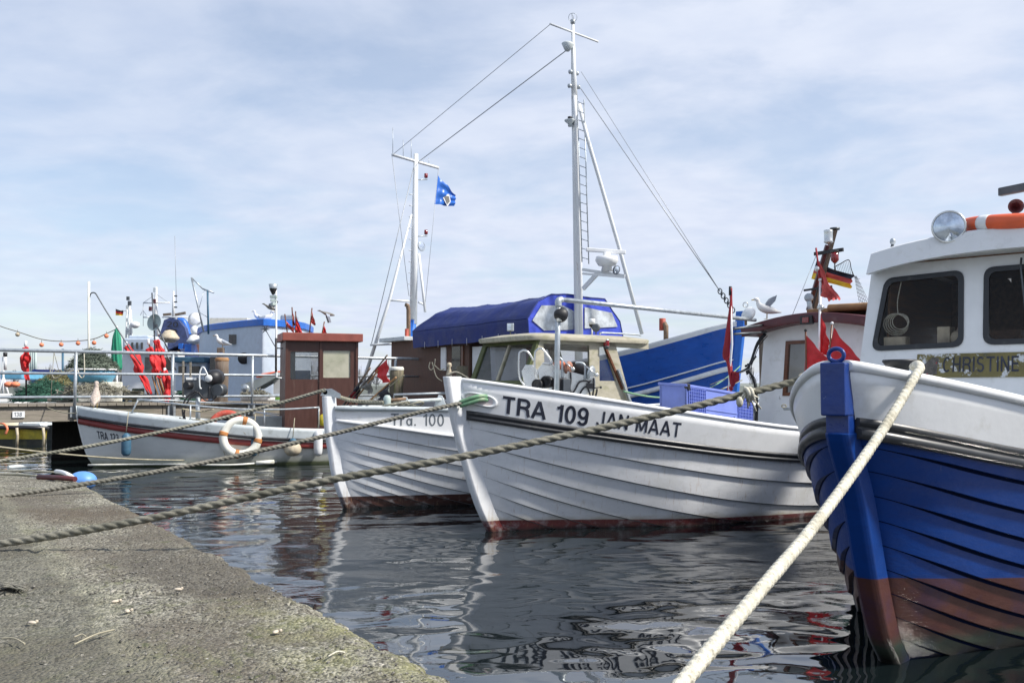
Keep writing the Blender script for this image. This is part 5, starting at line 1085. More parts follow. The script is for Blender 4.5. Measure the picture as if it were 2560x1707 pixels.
# aft mast
def c3(x, y): return (900+x/2.241, 340+y/2.241)
def oa(x, y, s=10.7): return toW(BB, LP(BB, x, y, s=s))
ma = thing('mast', 'shorter white mast with a yard and side rungs left of the canvas tent', 'mast', toW(BB, (10.7, 0, 1.8)))
MB().tube([oa(1030, 1000), oa(1031, 800)], .10, 12).build('lower_pole', M['light_blue'], ma)
MB().tube([oa(1033, 810), oa(1036, 600), oa(1040, 385)], [.105, .09, .06], 12).build('pole', M['white_metal'], ma)
MB().tube([oa(980, 387), oa(1096, 420)], .04, 8).build('yard', M['white_metal'], ma)
MB().tube([oa(1029, 536), oa(974, 748, 10.9), oa(905, 965, 11.2)], [.025, .045, .05], 8).build('leg', M['white_metal'], ma)
MB().tube([oa(1047, 634), oa(1063, 780, 10.3)], .035, 8).build('leg', M['white_metal'], ma)
mb = MB(); mb.cyl(oa(972, 750, 10.9), oa(1030, 754), .03); mb.cyl(oa(1046, 755), oa(1062, 763), .03); mb.cyl(oa(925, 862, 11), oa(990, 859), .03); mb.build('cross_bar', M['white_metal'], ma)
for k in range(11):
    y = 487+k*28; MB().cyl(oa(1036-.03*(y-487)/28-1, y), oa(1023-.2*k, y-1), .012).build('rung', M['white_metal'], ma)
for (x, y) in ((1065, 440), (1065, 581)):
    MB().lathe([(0, .07), (.05, .06), (.05, -.05), (0, -.07)], oa(x, y), (0, 0, 1), 12).build('mast_lamp', M['red_glass'], ma); MB().cyl(oa(1040, y+10), oa(x+3, y+9), .016).build('lamp_arm', M['galv'], ma)
lamp_round('x', '', oa(1054, 616), (.8, -.6, .1), .13, .1, 'galv', ma)
for (x, h0) in ((982, 320), (1008, 350), (1028, 348), (1060, 400), (1072, 395)): 
    y0 = 387+(x-980)*33/116; MB().cyl(oa(x, y0), oa(x, h0), .008).build('whip_antenna', M['galv'], ma)
ex_ = thing('exhaust_pipe', 'rusty exhaust pipe with a bent top beside the shorter mast', 'pipe', oa(1020, 990, 10.3)); MB().tube([oa(1022, 990, 10.3), oa(1021, 775, 10.3), oa(1019, 763, 10.3), oa(1014, 762, 10.3)], .055, 10).build('pipe', M['rustpipe'], ex_); MB().cyl(oa(1016, 920, 10.1), oa(1017, 822, 10.1), .05).build('red_pipe', M['rust'], ex_)
# club flag
cf_ = thing('flag', 'blue flag with a white and grey diamond below the right end of the yard', 'flag', oa(1086, 512)); A_, B_, C_, D_ = oa(1095, 438), oa(1086, 511), oa(1140, 488), oa(1134, 516)
cloth(A_, B_, C_, D_, .05, 1.3, 22, 12, 1).build('cloth', M['light_blue'], cf_)
def fpt(u, v, o): p = (A_*(1-v)+B_*v)*(1-u)+(C_*(1-v)+D_*v)*u; return p+V((-.1, -.10-o, -.03))
MB().prism([fpt(.45, .45, 0), fpt(.85, .12, 0), fpt(1.0, .55, 0), fpt(.88, 1.0, 0)], (0, .012, 0)).build('white_diamond', M['white'], cf_); MB().prism([fpt(.62, .45, .01), fpt(.86, .28, .01), fpt(.95, .6, .01), fpt(.85, .85, .01)], (0, .012, 0)).build('grey_diamond', M['grey_cloth'], cf_)
MB().cyl(oa(1096, 422), oa(1062, 770), .006).build('halyard', M['wire'], cf_)
# stays
def stay(label, a, b, r=.010, sag=0): mb = MB(); wire(mb, a, b, r, sag); return tag(mb.build('stay_wire', M['wire'], None), label, 'wire')
stay('stay wire from the masthead of the tall mast down left to the shorter mast', on(1418, 125), oa(1046, 405), .011)
stay('thin aerial wire between the yards of the two white masts', on(1375, 62), oa(982, 387), .007)
fs_ = toW(BB, LP(BB, 1800, 728, y=0)); stay('stay wire from the tall mast down right to the bow of the blue boat', on(1452, 222), fs_, .009); stay('second thinner wire beside the stay to the blue bow', on(1453, 180), fs_, .006)
stay('wire from the shorter mast down to the left outrigger', oa(1034, 420), oa(928, 862, 11), .010); stay('thin wire from the left end of the yard down to the cross bar', oa(980, 390), oa(1022, 740), .007)
mb = MB(); end_ = toW(BB, LP(BB, 1832, 775, y=0))
for k in range(9): p = fs_.lerp(end_, k/8); mb.torus(p, .035, .011, (1, 0, 0) if k % 2 else (0, 1, 0), 12, 6, 1.4)
tag(mb.build('chain', M['dark_steel'], None), 'short rusty chain joining the stay to the blue bow', 'chain')
q = toW(JM, LP(JM, 1658, 850, s=4)); vp = thing('vent_pipe', 'short bent vent pipe with an orange band above the bright blue hull', 'pipe', toW(BB, LP(BB, 1664, 860, y=-.6))); MB().tube([toW(BB, LP(BB, *p, y=-.6)) for p in ((1665, 860), (1665, 815), (1661, 808))], .05, 10).build('pipe', M['rustpipe'], vp); MB().cyl(toW(BB, LP(BB, 1656, 826, y=-.6)), toW(BB, LP(BB, 1656, 796, y=-.6)), .065).build('silencer', M['rust'], vp)
# ---------------------------------------------------------------- TRA 123: cabin and gear
def u_(px, py, y=-.45): return toW(US, LP(US, px, py, y=y))
def ul(px, py, y=-.45): return LP(US, px, py, y=y)
a0, a1 = ul(712, 1065), ul(893, 1065); zc0, zc1 = .50, ul(800, 852).z; x0, x1 = a0.x, a1.x
def cs(x, z): return V((x, -.45, z))
def xr(px, py): return ul(px, py)
wa = [xr(726, 878), xr(796, 878), xr(796, 948), xr(726, 948)]; wb = [xr(808, 876), xr(876, 876), xr(876, 944), xr(808, 944)]
def wq(w4): return [(w4[3].x, w4[3].z), (w4[2].x, w4[2].z), (w4[1].x, w4[1].z), (w4[0].x, w4[0].z)]
xm = (wa[1].x+wb[0].x)/2; zb = min(wa[3].z, wb[3].z)-.04; zt_ = zc1
mb = wall_with_windows(cs, [([(x0, zb), (xm, zb), (xm, zt_), (x0, zt_)], wq(wa), .02), ([(xm, zb), (x1, zb), (x1, zt_), (xm, zt_)], wq(wb), .02), ([(x0, zc0), (x1, zc0), (x1, zb), (x0, zb)], None, 0)], (0, .04, 0))
for x in (x0, x1-.04): mb.box((x+.02, -.02, (zc0+zt_)/2), (.04, .80, zt_-zc0))
mb.box(((x0+x1)/2, .40, (zc0+zb)/2), (x1-x0, .04, zb-zc0)); mb.box(((x0+x1)/2, .40, zt_-.1), (x1-x0, .04, .2)); mb.box((x0+.15, .40, (zb+zt_)/2), (.3, .04, zt_-zb)); mb.box((x1-.3, .40, (zb+zt_)/2), (.6, .04, zt_-zb))
mb.build('cabin_wall', M['brown_paint'], US, local=True)
mb = MB()
for x in (x0+.02, xm, x1-.02): mb.box((x, -.462, (zc0+zt_)/2), (.05, .022, zt_-zc0-.01))
mb.build('trim', M['brown_paint'], US, local=True)
mb = MB(); mb.box(((x0+x1)/2, -.03, zt_+.07), (x1-x0+.16, 1.08, .16)); mb.build('cabin_roof', M['brown_roof'], US, local=True, bevel=.01)
for w4, mm in ((wa, 'glass'), (wb, 'cream')): MB().prism([V((p[0], -.43, p[1])) for p in wq(w4)], (0, .006, 0)).build('pane', M[mm] if mm == 'glass' else mat('dirty_pane', (.36, .36, .27), .25, var=.2, scale=2, dirt=[((.52, .50, .40), 1.3, .45, .6, .9)]), US, local=True)
MB().box(((wa[0].x+wa[1].x)/2+.02, .0, zb+.12), (.30, .3, .20)).build('blue_box', M['light_blue'], US, local=True)
# pole lamp by the cabin
pm = thing('lamp_post', 'thin pole with a square lamp rising at the left side of the brown cabin', 'mast', u_(690, 946))
MB().tube([u_(704, 945), u_(691, 943), u_(690, 720)], .018, 8).build('pole', M['white_metal'], pm)
for y in (855, 870, 945): MB().cyl(u_(691, y), u_(708, y+1), .012).build('bracket', M['dark_steel'], pm)
MB().lathe([(0, .09), (.09, .09), (.07, -.01), (.03, -.09), (0, -.09)], u_(683, 722), (0, 0, 1), 14).build('lamp', M['galv'], pm); MB().lathe([(.075, .0), (.07, -.02), (.02, -.12), (0, -.12)], u_(683, 722), (0, 0, 1), 14).build('lamp_base', M['blackmat'], pm)
for k in range(3): MB().box(u_(684, 742+9*k), (.13-.02*k, .08, .05), .4*k).build('fitting', M['dish'], pm)
MB().cyl(u_(690, 930, -.5), u_(690, 845, -.5), .022).build('lower_pole', M['blackmat'], pm)
# lifebuoys
def ring(name, label, c, ax, R_, r, m, bands, bm_, loc=None):
    t = thing(name, label, 'lifebuoy', loc or (c-V((0, 0, R_)))); ax = V(ax).normalized(); q = V((0, 0, 1)).rotation_difference(ax)
    MB().torus(c, R_, r, ax, 48, 14).build('ring', m, t)
    for a in bands:
        MB().tube([c+q @ V((R_*math.cos(R(a+k)), R_*math.sin(R(a+k)), 0)) for k in (-7, -3.5, 0, 3.5, 7)], r*1.05, 14).build('band', bm_, t)
    return t
c = u_(602, 1093, -.98)
nrm = V((math.sin(R(21)), -math.cos(R(21)), .12))
wr = ring('lifebuoy', 'white lifebuoy with orange bands hanging on the side of TRA 123', c, nrm, .315, .078, M['life_white'], (8, 98, 188, 278), M['rust_band'])
mb = MB(); mb.tube(spline([u_(600, 1050, -1.0), u_(606, 1075, -1.0), u_(614, 1085, -1.0)], 4), .007, 6); mb.tube(spline([u_(553, 1100, -1.0), u_(560, 1130, -1.0), u_(568, 1148, -1.0)], 4), .006, 6); mb.tube(spline([u_(652, 1080, -1.0), u_(650, 1110, -1.0), u_(645, 1140, -1.0)], 4), .006, 6); mb.build('grab_line', M['rope_thin'], wr)
ring('lifebuoy', 'faded red lifebuoy lying inside TRA 123 behind the white lifebuoy', u_(566, 1070, -.55), V((.2, -.95, .25)), .29, .065, M['life_red'], (), None)
# fenders
def fender(label, px, y0, y1, r, m, top=None, shape='sausage', yy=-1.0):
    a, b = u_(px, y0, yy), u_(px, y1, yy); h_ = a.z-b.z; t = thing('fender', label, 'fender', b)
    pr = [(0, 0), (r*.55, h_*.02), (r*.95, h_*.12), (r, h_*.3), (r, h_*.72), (r*.9, h_*.88), (r*.45, h_*.97), (.02, h_)] if shape == 'sausage' else [(0, 0), (r*.6, h_*.05), (r*.97, h_*.25), (r, h_*.42), (r*.85, h_*.62), (r*.5, h_*.82), (r*.22, h_*.95), (0, h_)]
    MB().lathe(pr, b, (0, 0, 1), 20).build('body', m, t)
    if top: MB().lathe([(0, h_*1.02), (r*.30, h_*.95), (r*.62, h_*.79), (r*.3, h_*.9)], b, (0, 0, 1), 16).build('cap', top, t)
    MB().cyl(a, a+V((.02, .04, .38)), .008).build('line', M['rope_thin'], t); return t
fender('faded blue sausage fender under the lettering at the bow of TRA 123', 315, 1082, 1140, .085, M['fender_blue'], yy=-.75)
fender('dark teal fender half hidden behind the white lifebuoy', 634, 1086, 1140, .08, M['fender_blue'], yy=-.93)
fender('dirty cream teardrop buoy with a blue cap hanging below the brown cabin', 732, 1095, 1140, .16, M['cream'], M['fender_blue'], 'drop', yy=-1.08)
fender('white sausage fender hanging beside the stem of Tra. 100', 795, 1072, 1140, .085, M['white'], yy=-.98)
t = thing('float', 'yellow ball float on the deck at the right of the brown cabin', 'float', u_(809, 1068, -.75)); MB().ball(u_(807, 1050, -.75), .085, 16, (1, 1, 1.4)).build('ball', M['yellow'], t)
# hand rail
pts = [u_(345, 1000, -.3), u_(352, 998, -.4), u_(430, 1008, -.7), u_(500, 1015, -.82), u_(596, 1022, -.88), u_(700, 1023, -.88), u_(798, 1018, -.85)]
rl = thing('hand_rail', 'grey tube hand rail running round the deck of TRA 123', 'rail', u_(500, 1070, -.8)); MB().tube(spline(pts, 6), .016, 8).build('tube', M['galv'], rl)
MB().tube(spline([u_(345, 1000, .3), u_(420, 1000, .6), u_(520, 1006, .75), u_(640, 1010, .8), u_(710, 1012, .8)], 6), .015, 8).build('tube', M['galv'], rl)
for (x, y, yb) in ((345, 1000, 1040), (476, 1012, 1062), (612, 1022, 1070), (661, 1023, 1070), (797, 1018, 1068)): MB().cyl(u_(x, y, -.82 if x > 400 else -.4), u_(x-(20 if x == 345 else 0), yb, -.82 if x > 400 else -.3), .015).build('stanchion', M['galv'], rl)
# little net hauler
def s_(x, y, yy=-.2): return u_(380+x/4.523, 860+y/4.523, yy)
h2 = thing('net_hauler', 'dark grey net hauler with a black drum on a post in TRA 123', 'winch', s_(520, 910))
MB().cyl(s_(520, 920), s_(520, 600), .045).build('post', M['galv'], h2)
MB().prism([s_(*p) for p in ((370, 380), (520, 375), (600, 430), (720, 460), (740, 560), (700, 620), (400, 620), (360, 560))], (.0, .10, 0)).build('housing', M['dark_steel'], h2, bevel=.006)
MB().prism([s_(*p, -.21) for p in ((385, 375), (505, 378), (505, 405), (385, 403))], (0, -.004, 0)).build('label_plate', M['white_metal'], h2)
MB().tube([s_(640, 385, -.32), s_(700, 380, -.2), s_(730, 375, -.0)], [.10, .155, .16], 22).build('drum', M['blackmat'], h2); MB().tube([s_(730, 520, -.3), s_(790, 520, -.1)], [.115, .12], 18).build('drum', M['dark_steel'], h2)
MB().cyl(s_(380, 465, -.3), s_(440, 470, -.2), .07).build('motor', M['blackmat'], h2); MB().lathe([(0, .02), (.07, .02), (.07, -.02), (0, -.02)], s_(640, 388, -.36), (0, -1, 0), 16).build('hub', M['white_metal'], h2)
MB().tube(spline([s_(560, 505, -.3), s_(540, 480, -.3), s_(540, 330, -.3), s_(580, 260, -.3), s_(640, 370, -.36)], 6), .014, 8).build('guard_tube', M['white_metal'], h2)
for pts in ([(500, 530), (440, 560), (370, 640), (345, 760), (370, 880)], [(520, 540), (460, 580), (400, 660), (365, 780), (385, 880)], [(520, 540), (600, 630), (680, 640), (700, 590)], [(560, 600), (640, 600), (650, 480)]): MB().tube(spline([s_(*p, -.3) for p in pts], 6), .016, 7).build('hose', M['blackmat'], h2)
tag(MB().box(s_(1330, 900, .2), (.9, .4, .30), R(21)).build('grey_box', M['deck'], None, bevel=.02), 'low grey box on the deck left of the brown cabin', 'box')
mb = MB(); mb.cyl(s_(980, 745, .5), s_(1510, 800, .3), .012); mb.cyl(s_(1180, 770, .5), s_(1510, 830, .3), .012); tag(mb.build('white_pole', M['white'], None), 'two thin white poles lying across TRA 123 behind the lifebuoys', 'pole')
for (x, y0, y1) in ((458, 902, 990), (476, 905, 945)): tag(MB().bar(s_((x-380)*4.523, (y1-860)*4.523, .0), s_((x-380)*4.523, (y0-860)*4.523, .0), .035, .03).build('wooden_stake', M['beam'], None), ('taller' if x < 470 else 'shorter')+' pale wooden stake standing behind the dark grey net hauler', 'stake')
mb = MB(); mb.tube(spline([s_(340, 730, -.5), s_(420, 745, -.4), s_(560, 760, -.2), s_(700, 735, .1)], 6), .012, 6); rnd = random.Random(31)
for k in range(60): p = s_(rnd.uniform(60, 700), rnd.uniform(860, 900), rnd.uniform(-.3, .3)); mb.tube([p, p+V((rnd.gauss(0, .08), rnd.gauss(0, .05), rnd.uniform(0, .06))), p+V((rnd.gauss(0, .12), rnd.gauss(0, .05), 0))], .008, 5)
tag(mb.build('deck_lines', M['rope_thin'], None), 'tangle of thin lines lying inside TRA 123 at the foot of the net hauler', 'rope')
# floating boom line by the waterline
mb = MB(); mb.tube(spline([WZ(220, 1162, .05), WZ(420, 1160, .05), WZ(560, 1162, .05), WZ(640, 1158, .06), WZ(700, 1153, .06), WZ(790, 1141, .08)], 6), .018, 7)
for (a, b) in (((640, 1157), (685, 1154)), ((700, 1152), (720, 1150)), ((725, 1149), (780, 1141))): mb.tube([WZ(*a, .07), WZ(*b, .08)], .04, 8)
tag(mb.build('float_line', M['life_white'], None), 'pale line with sausage floats lying on the water beside TRA 123', 'line')

# ---------------------------------------------------------------- pier
P0 = V((-9.68, 17.4, 0)); pd = V((.807, .59, 0)).normalized(); pn = V((-pd.y, pd.x, 0)); DZ = 1.16
def PP(t, o=0., z=0.): return P0+pd*t+pn*o+V((0, 0, z))
T0, T1 = -4.0, 10.0; pier = thing('pier', 'old timber pier with dark piles crossing behind the small boats', 'pier', PP(3))
mb = MB(); k = 0; t = T0; rnd = random.Random(2)
while t < T1:
    w_ = .16; mb.prism([PP(t, -.06, DZ-.05), PP(t+w_-.012, -.06, DZ-.05), PP(t+w_-.012, 1.7, DZ-.05), PP(t, 1.7, DZ-.05)], (0, 0, .045+.006*rnd.random())); t += w_
mb.build('deck_boards', M['beam'], pier)
for o in (.0, 1.55):
    t = T0
    while t < T1: MB().prism([PP(t+.006, o, DZ-.36+.02*rnd.random()), PP(t+3.49, o, DZ-.36+.02*rnd.random()), PP(t+3.49, o, DZ-.055), PP(t+.006, o, DZ-.055)], pn*.12).build('edge_beam', M['beam'], pier); t += 3.5
for t in (-2.6, -.2, 2.2, 4.6, 7.0, 9.4):
    for o in (.25, 1.4): MB().cyl(PP(t, o, -1.5), PP(t, o, DZ-.05), .12, .11).build('pile', M['pile'], pier)
MB().prism([PP(1.2, 1.62, -1), PP(T1, 1.62, -1), PP(T1, 1.62, DZ-.1), PP(1.2, 1.62, DZ-.1)], pn*.06).build('back_boarding', mat('black_timber', (.035, .032, .028), .9, var=.4, scale=4, stretch=(4, 4, .6)), pier)  # dark wall added behind the pier so the gap below looks black
sg = MB().box(PP(.33, -.02, DZ-.20), (.21, .012, .12), math.atan2(pd.y, pd.x)).build('berth_sign', M['white'], pier)
vs, fs, wd = stroke_text('138', .075, .14); b0_ = PP(.255, -.03, DZ-.235); MB().add([b0_+pd*v.x+V((0, 0, v.y))-pn*v.z for v in vs], fs).build('number', M['letter_grey'], sg, fix=False)
rail = thing('railing', 'galvanised three tube railing along the edge of the timber pier', 'railing', PP(3, 0, DZ))
ZR = (2.18, 1.745, 1.285)
end = [PP(T1-.35, -.05, ZR[0]), PP(T1-.12, -.05, ZR[0]-.03), PP(T1+.02, -.05, ZR[0]-.14), PP(T1+.06, -.05, ZR[0]-.35), PP(T1+.06, -.05, DZ+.1)]
MB().tube([PP(T0, -.05, ZR[0]), PP(5, -.05, ZR[0])]+spline(end, 5), .034, 10).build('top_tube', M['galv'], rail)
MB().tube([PP(T0, -.05, ZR[1]), PP(T1+.05, -.05, ZR[1])], .026, 10).build('middle_tube', M['galv'], rail); MB().tube([PP(T0, -.05, ZR[2]), PP(T1-1.5, -.05, ZR[2])], .026, 10).build('lower_tube', M['galv'], rail)
for t in (-2.3, -.5, 1.306, 3.17, 4.88, 6.7, 8.45): MB().cyl(PP(t, -.05, DZ-.30), PP(t, -.05, ZR[0]), .032).build('post', M['galv'], rail); MB().box(PP(t, -.03, DZ-.16), (.16, .02, .22), math.atan2(pd.y, pd.x)).build('base_plate', M['galv'], rail)
# piles with their own heads
def pilet(label, px, y0, Y, r, capm=None, m='pile', zb=-1.0):
    top = W(px, y0, Y); t = thing('mooring_pile', label, 'pile', V((top.x, top.y, 0)), 0, 'timber mooring piles by the pier')
    nz_ = [noise.noise(V((px, k*.7, 0))) for k in range(14)]
    MB().tube([V((top.x+.01*nz_[k], top.y, lin(zb, top.z, k/13))) for k in range(14)], r, 16, prof=lambda i, a: 1+.05*math.sin(5*a+i)+.03*math.sin(11*a)).build('trunk', M[m], t)
    if capm: MB().lathe([(0, .04), (r*.9, .04), (r*1.06, .0), (r*1.03, -.04)], top, (0, 0, 1), 18).build('cap', M[capm], t)
    return t
pilet('brown timber mooring pile with a gull post on top left of the brown cabin', 555, 898, 21.0, .15, 'ochre', m='wood')
pilet('mossy mooring pile with a pale flat cap behind the red flag', 992, 921, 21.5, .16, 'life_white')
pilet('short mossy mooring pile half hidden by the green window post', 1155, 915, 20.5, .13)
q = W(555, 893, 21.0); gs = thing('bird_post', 'small wooden box stand on top of the brown mooring pile', 'post', q)
MB().box(W(552, 880, 21), (.14, .14, .20)).build('box', M['wood'], gs, bevel=.01); MB().box(W(552, 886, 20.9), (.07, .02, .08)).build('label_plate', M['light_blue'], gs)

# things on the pier
def pp(px, py, Y=19.6): return W(px, py, Y)
c = pp(230, 945, 19.6); tb = thing('net_tub', 'pale blue round tub heaped with dark netting on the pier', 'tub', V((c.x, c.y, DZ)))
zt0, zb0 = pp(230, 924, 19.6).z, pp(230, 955, 19.6).z; rt = .50
MB().lathe([(0, zb0), (rt*.78, zb0), (rt*.95, (zt0+zb0)/2), (rt, zt0), (rt*.94, zt0-.02), (0, zt0-.05)], V((c.x, c.y, 0)), (0, 0, 1), 32).build('tub', M['tub'], tb)
MB().torus(V((c.x, c.y, zt0)), rt*1.03, .018, (0, 0, 1), 40, 8).build('rim', M['white'], tb)
def lump(c, rx, ry, h_, seed, k=4, amp=.3, nu=40, nv=14):
    def f(u, v):
        a = 2*PI*u; r_ = 1-v; z = h_*(1-r_**1.6); n_ = 1+amp*noise.noise(V((math.cos(a)*k*.5+seed, math.sin(a)*k*.5, v*k)))
        return V(c)+V((rx*r_*math.cos(a)*n_, ry*r_*math.sin(a)*n_, z*(1+.25*noise.noise(V((math.cos(a)*r_*k+seed, math.sin(a)*r_*k, 3))))))
    return MB().grid(f, nu, nv)
def strands(mb, c, rx, ry, h_, n, seed, r=.006, L_=.12):
    rnd = random.Random(seed)
    for _ in range(n):
        a = rnd.uniform(0, 2*PI); q = rnd.random()**.5; z = h_*(1-q**1.6)+rnd.uniform(-.01, .03); p = V(c)+V((rx*q*math.cos(a), ry*q*math.sin(a), z)); d = V((rnd.gauss(0, 1), rnd.gauss(0, 1), rnd.gauss(0, .5))).normalized()*L_*rnd.uniform(.4, 1); d2 = V((rnd.gauss(0, 1), rnd.gauss(0, 1), rnd.gauss(0, .5)))*L_*.25
        mb.tube([p-d, p-d*.3+d2, p+d*.4-d2*.6, p+d], r, 4)
    return mb
mb = lump((c.x, c.y, zt0-.03), .52, .52, .43, 3); strands(mb, (c.x, c.y, zt0-.02), .52, .52, .45, 900, 4, .006, .10); tag(mb.build('netting', M['net_dull'], None), 'heap of dark green grey netting in the pale blue tub', 'net')
mb = MB(); c2 = V((c.x+.1, c.y-.05, zb0-.05)); strands(mb, c2-V((0, 0, .15)), .62, .55, .2, 420, 9, .008, .16); tag(mb.build('pale_netting', M['rope'], None), 'pale loose netting hanging around the foot of the blue tub', 'net')
tag(MB().box(V((c.x+.15, c.y+.1, DZ+.22)), (.85, .7, .42), .4).build('wooden_box', M['life_white'], None, bevel=.02), 'pale box on the pier under the blue tub', 'box')
pl = thing('pole', 'off white pole with an arched rod at its top above the blue tub', 'pole', pp(222, 1000)); MB().tube([pp(222, 1000), pp(222, 704)], .026, 8).build('pole', M['life_white'], pl)
MB().tube(spline([pp(223, 745), pp(228, 733), pp(238, 733), pp(246, 745), pp(262, 772)], 5)+[pp(330, 880), pp(352, 912)], .014, 6).build('arched_rod', M['dark_steel'], pl)
mb = MB(); mb.tube(spline([pp(210, 876, 19), pp(211, 930, 19), pp(206, 944, 19), pp(198, 938, 19), pp(193, 925, 19), pp(170, 930, 19)], 6), .012, 6); tag(mb.build('hanging_rope', M['rope_white'], None), 'white rope loop hanging over the railing beside the tub', 'rope')
mb = MB(); mb.tube([pp(135, 880, 18.6), pp(130, 945, 18.6), pp(127, 1003, 18.6)], .007, 5); mb.tube([pp(135, 880, 18.6), pp(148, 930, 18.6)], .006, 5); mb.ball(pp(123, 999, 18.3), .045, 8); mb.tube(spline([pp(125, 925, 18.6), pp(136, 945, 18.6), pp(160, 935, 18.6), pp(175, 920, 18.6)], 5), .014, 5); tag(mb.build('knotted_line', M['rope'], None), 'thin knotted lines tied to the left part of the railing', 'line')
# string of floats
fl = thing('float_string', 'dark line of salmon floats sagging above the railing at the left', 'float line', pp(150, 862, 21))
lp = [(-60, 790), (0, 815), (44, 829), (104, 848), (153, 853), (195, 852), (235, 847), (268, 833), (292, 822)]
MB().tube(spline([pp(x, y, 21) for x, y in lp], 5), .010, 6).build('line', M['rope_dark'], fl)
for k, (x, y) in enumerate(((44, 836), (104, 862), (153, 861), (195, 858), (235, 857), (266, 840))):
    MB().ball(pp(x, y, 21), .05, 14).build('ball', M['cream'] if k == 0 else M['float'], fl); MB().cyl(pp(x, y-4, 21), pp(x, y-12, 21), .006).build('hanger', M['rope_dark'], fl)
# parasol
pa = thing('parasol', 'folded green parasol standing behind the railing', 'parasol', pp(293, 1010, 21)); t0 = pp(292, 818, 21); t1_ = pp(292, 925, 21)
mb = MB(); N_ = 30
mb.tube([t0.lerp(t1_, k/14) for k in range(15)], [.01, .04, .06, .075, .085, .09, .095, .1, .1, .10, .105, .105, .105, .11, .10], 32, prof=lambda i, a: 1+.16*math.cos(8*a+.4*i)+.05*math.sin(3*a)); mb.build('canopy', M['green'], pa); MB().cyl(t1_, pp(293, 1010, 21), .022).build('pole', M['white_metal'], pa); MB().ball(t0, .03, 8).build('finial', M['white'], pa)
# rolled flags on the pier
def rolled(label, pts, r, m, Y=20.0, polem='varnish', grp='red flags rolled up on the pier', base=None, top=None):
    t = thing('flag_buoy', label, 'flag', pp(*pts[-1], Y), 0, grp)
    n = len(pts); P_ = spline([pp(x, y, Y) for x, y in pts], 5); m_ = len(P_)
    MB().tube(P_, [r*.62*(.35+.8*math.sin(PI*min(1, .12+k/m_*.95))*(1+.35*math.sin(k*.9+pts[0][0]))) for k in range(m_)], 20, prof=lambda i, a: 1+.45*math.sin(3*a+i*.35)+.2*math.sin(5*a-i*.2)).build('cloth', m, t)
    a_, b_ = pts[len(pts)//2], pts[-1]; cloth(pp(*pts[0], Y-.05), pp(*a_, Y-.05), pp(pts[0][0]+16, pts[0][1]+30, Y-.05), pp(b_[0]-6, b_[1], Y-.05), .05, 1.5, 16, 10, pts[0][0]).build('cloth_edge', m, t)
    if base: MB().cyl(pp(*base, Y+.03), pp(*top, Y+.03), .018).build('pole', M[polem], t)
    if top: MB().lathe([(0, .06), (.03, .05), (.03, -.06), (0, -.08)], pp(*top, Y), (0, 0, 1), 10).build('tip', M['white'], t)
    return t
rolled('faded red flag rolled on a dark pole at the far left of the railing', [(64, 868), (66, 885), (58, 905), (66, 925), (72, 950)], .09, M['red'], 19.5, 'blackmat', base=(66, 1000), top=(64, 858))
rolled('red flag on a slanting pole with its tip left of the other two', [(316, 865), (332, 885), (344, 905), (350, 930), (362, 950), (378, 985)], .10, M['red'], 20.0, base=(382, 1010), top=(315, 860))
rolled('red flag on a slanting pole, middle one of the three behind the railing', [(372, 870), (382, 890), (390, 915), (392, 930), (402, 945)], .11, M['red'], 20.2, base=(415, 1010), top=(371, 853))
rolled('red flag on a slanting pole with its tip right of the other two', [(391, 850), (396, 870), (400, 890), (408, 915), (410, 930)], .10, M['red'], 20.4, base=(418, 1010), top=(391, 848))
rolled('lower red flag standing at the foot of the slanting flag poles', [(413, 925), (416, 955), (420, 985), (418, 1008)], .10, M['red'], 19.7, base=(420, 1012), top=(412, 926))
for k in range(5): x = 380+k*9; tag(MB().cyl(pp(x, 940, 20.3), pp(x+22, 1010, 20.3), .014).build('bamboo_pole', M['ochre'], None), 'thin bamboo pole leaning among the red flags on the pier', 'pole', 'bamboo poles of the red flags')
# flags rising behind the brown cabin
G = 'flag buoys behind the brown cabin'
def pen(label, base, top, a, b, c_, d, m, Y=20.3, seed=0):
    return dan('flag_buoy', label, pp(*base, Y), pp(*top, Y), pp(*a, Y), pp(*b, Y), pp(*c_, Y), pp(*d, Y), m, 'varnish', .014, cap=False, group=G, amp=.03, seed=seed)
pen('dull red flag leaning left behind the cabin roof', (722, 860), (712, 785), (713, 800), (716, 815), (736, 822), (734, 832), M['pale_red'])
pen('tall red and white flag, right one of the pair behind the cabin roof', (740, 860), (739, 778), (739, 782), (737, 838), (757, 834), (745, 842), M['red'], seed=2); 
pen('tall red flag, left one of the pair behind the cabin roof', (735, 860), (730, 768), (731, 772), (730, 806), (738, 812), (733, 816), M['dark_red'], 20.5, seed=3)
pen('small red pennant standing alone above the cabin roof', (771, 860), (780, 770), (780, 778), (776, 806), (790, 810), (787, 814), M['pale_red'], seed=1)
pen('red flag above the right end of the cabin roof below the flying duck', (800, 860), (811, 804), (810, 812), (801, 845), (820, 838), (818, 842), M['red'], seed=4)

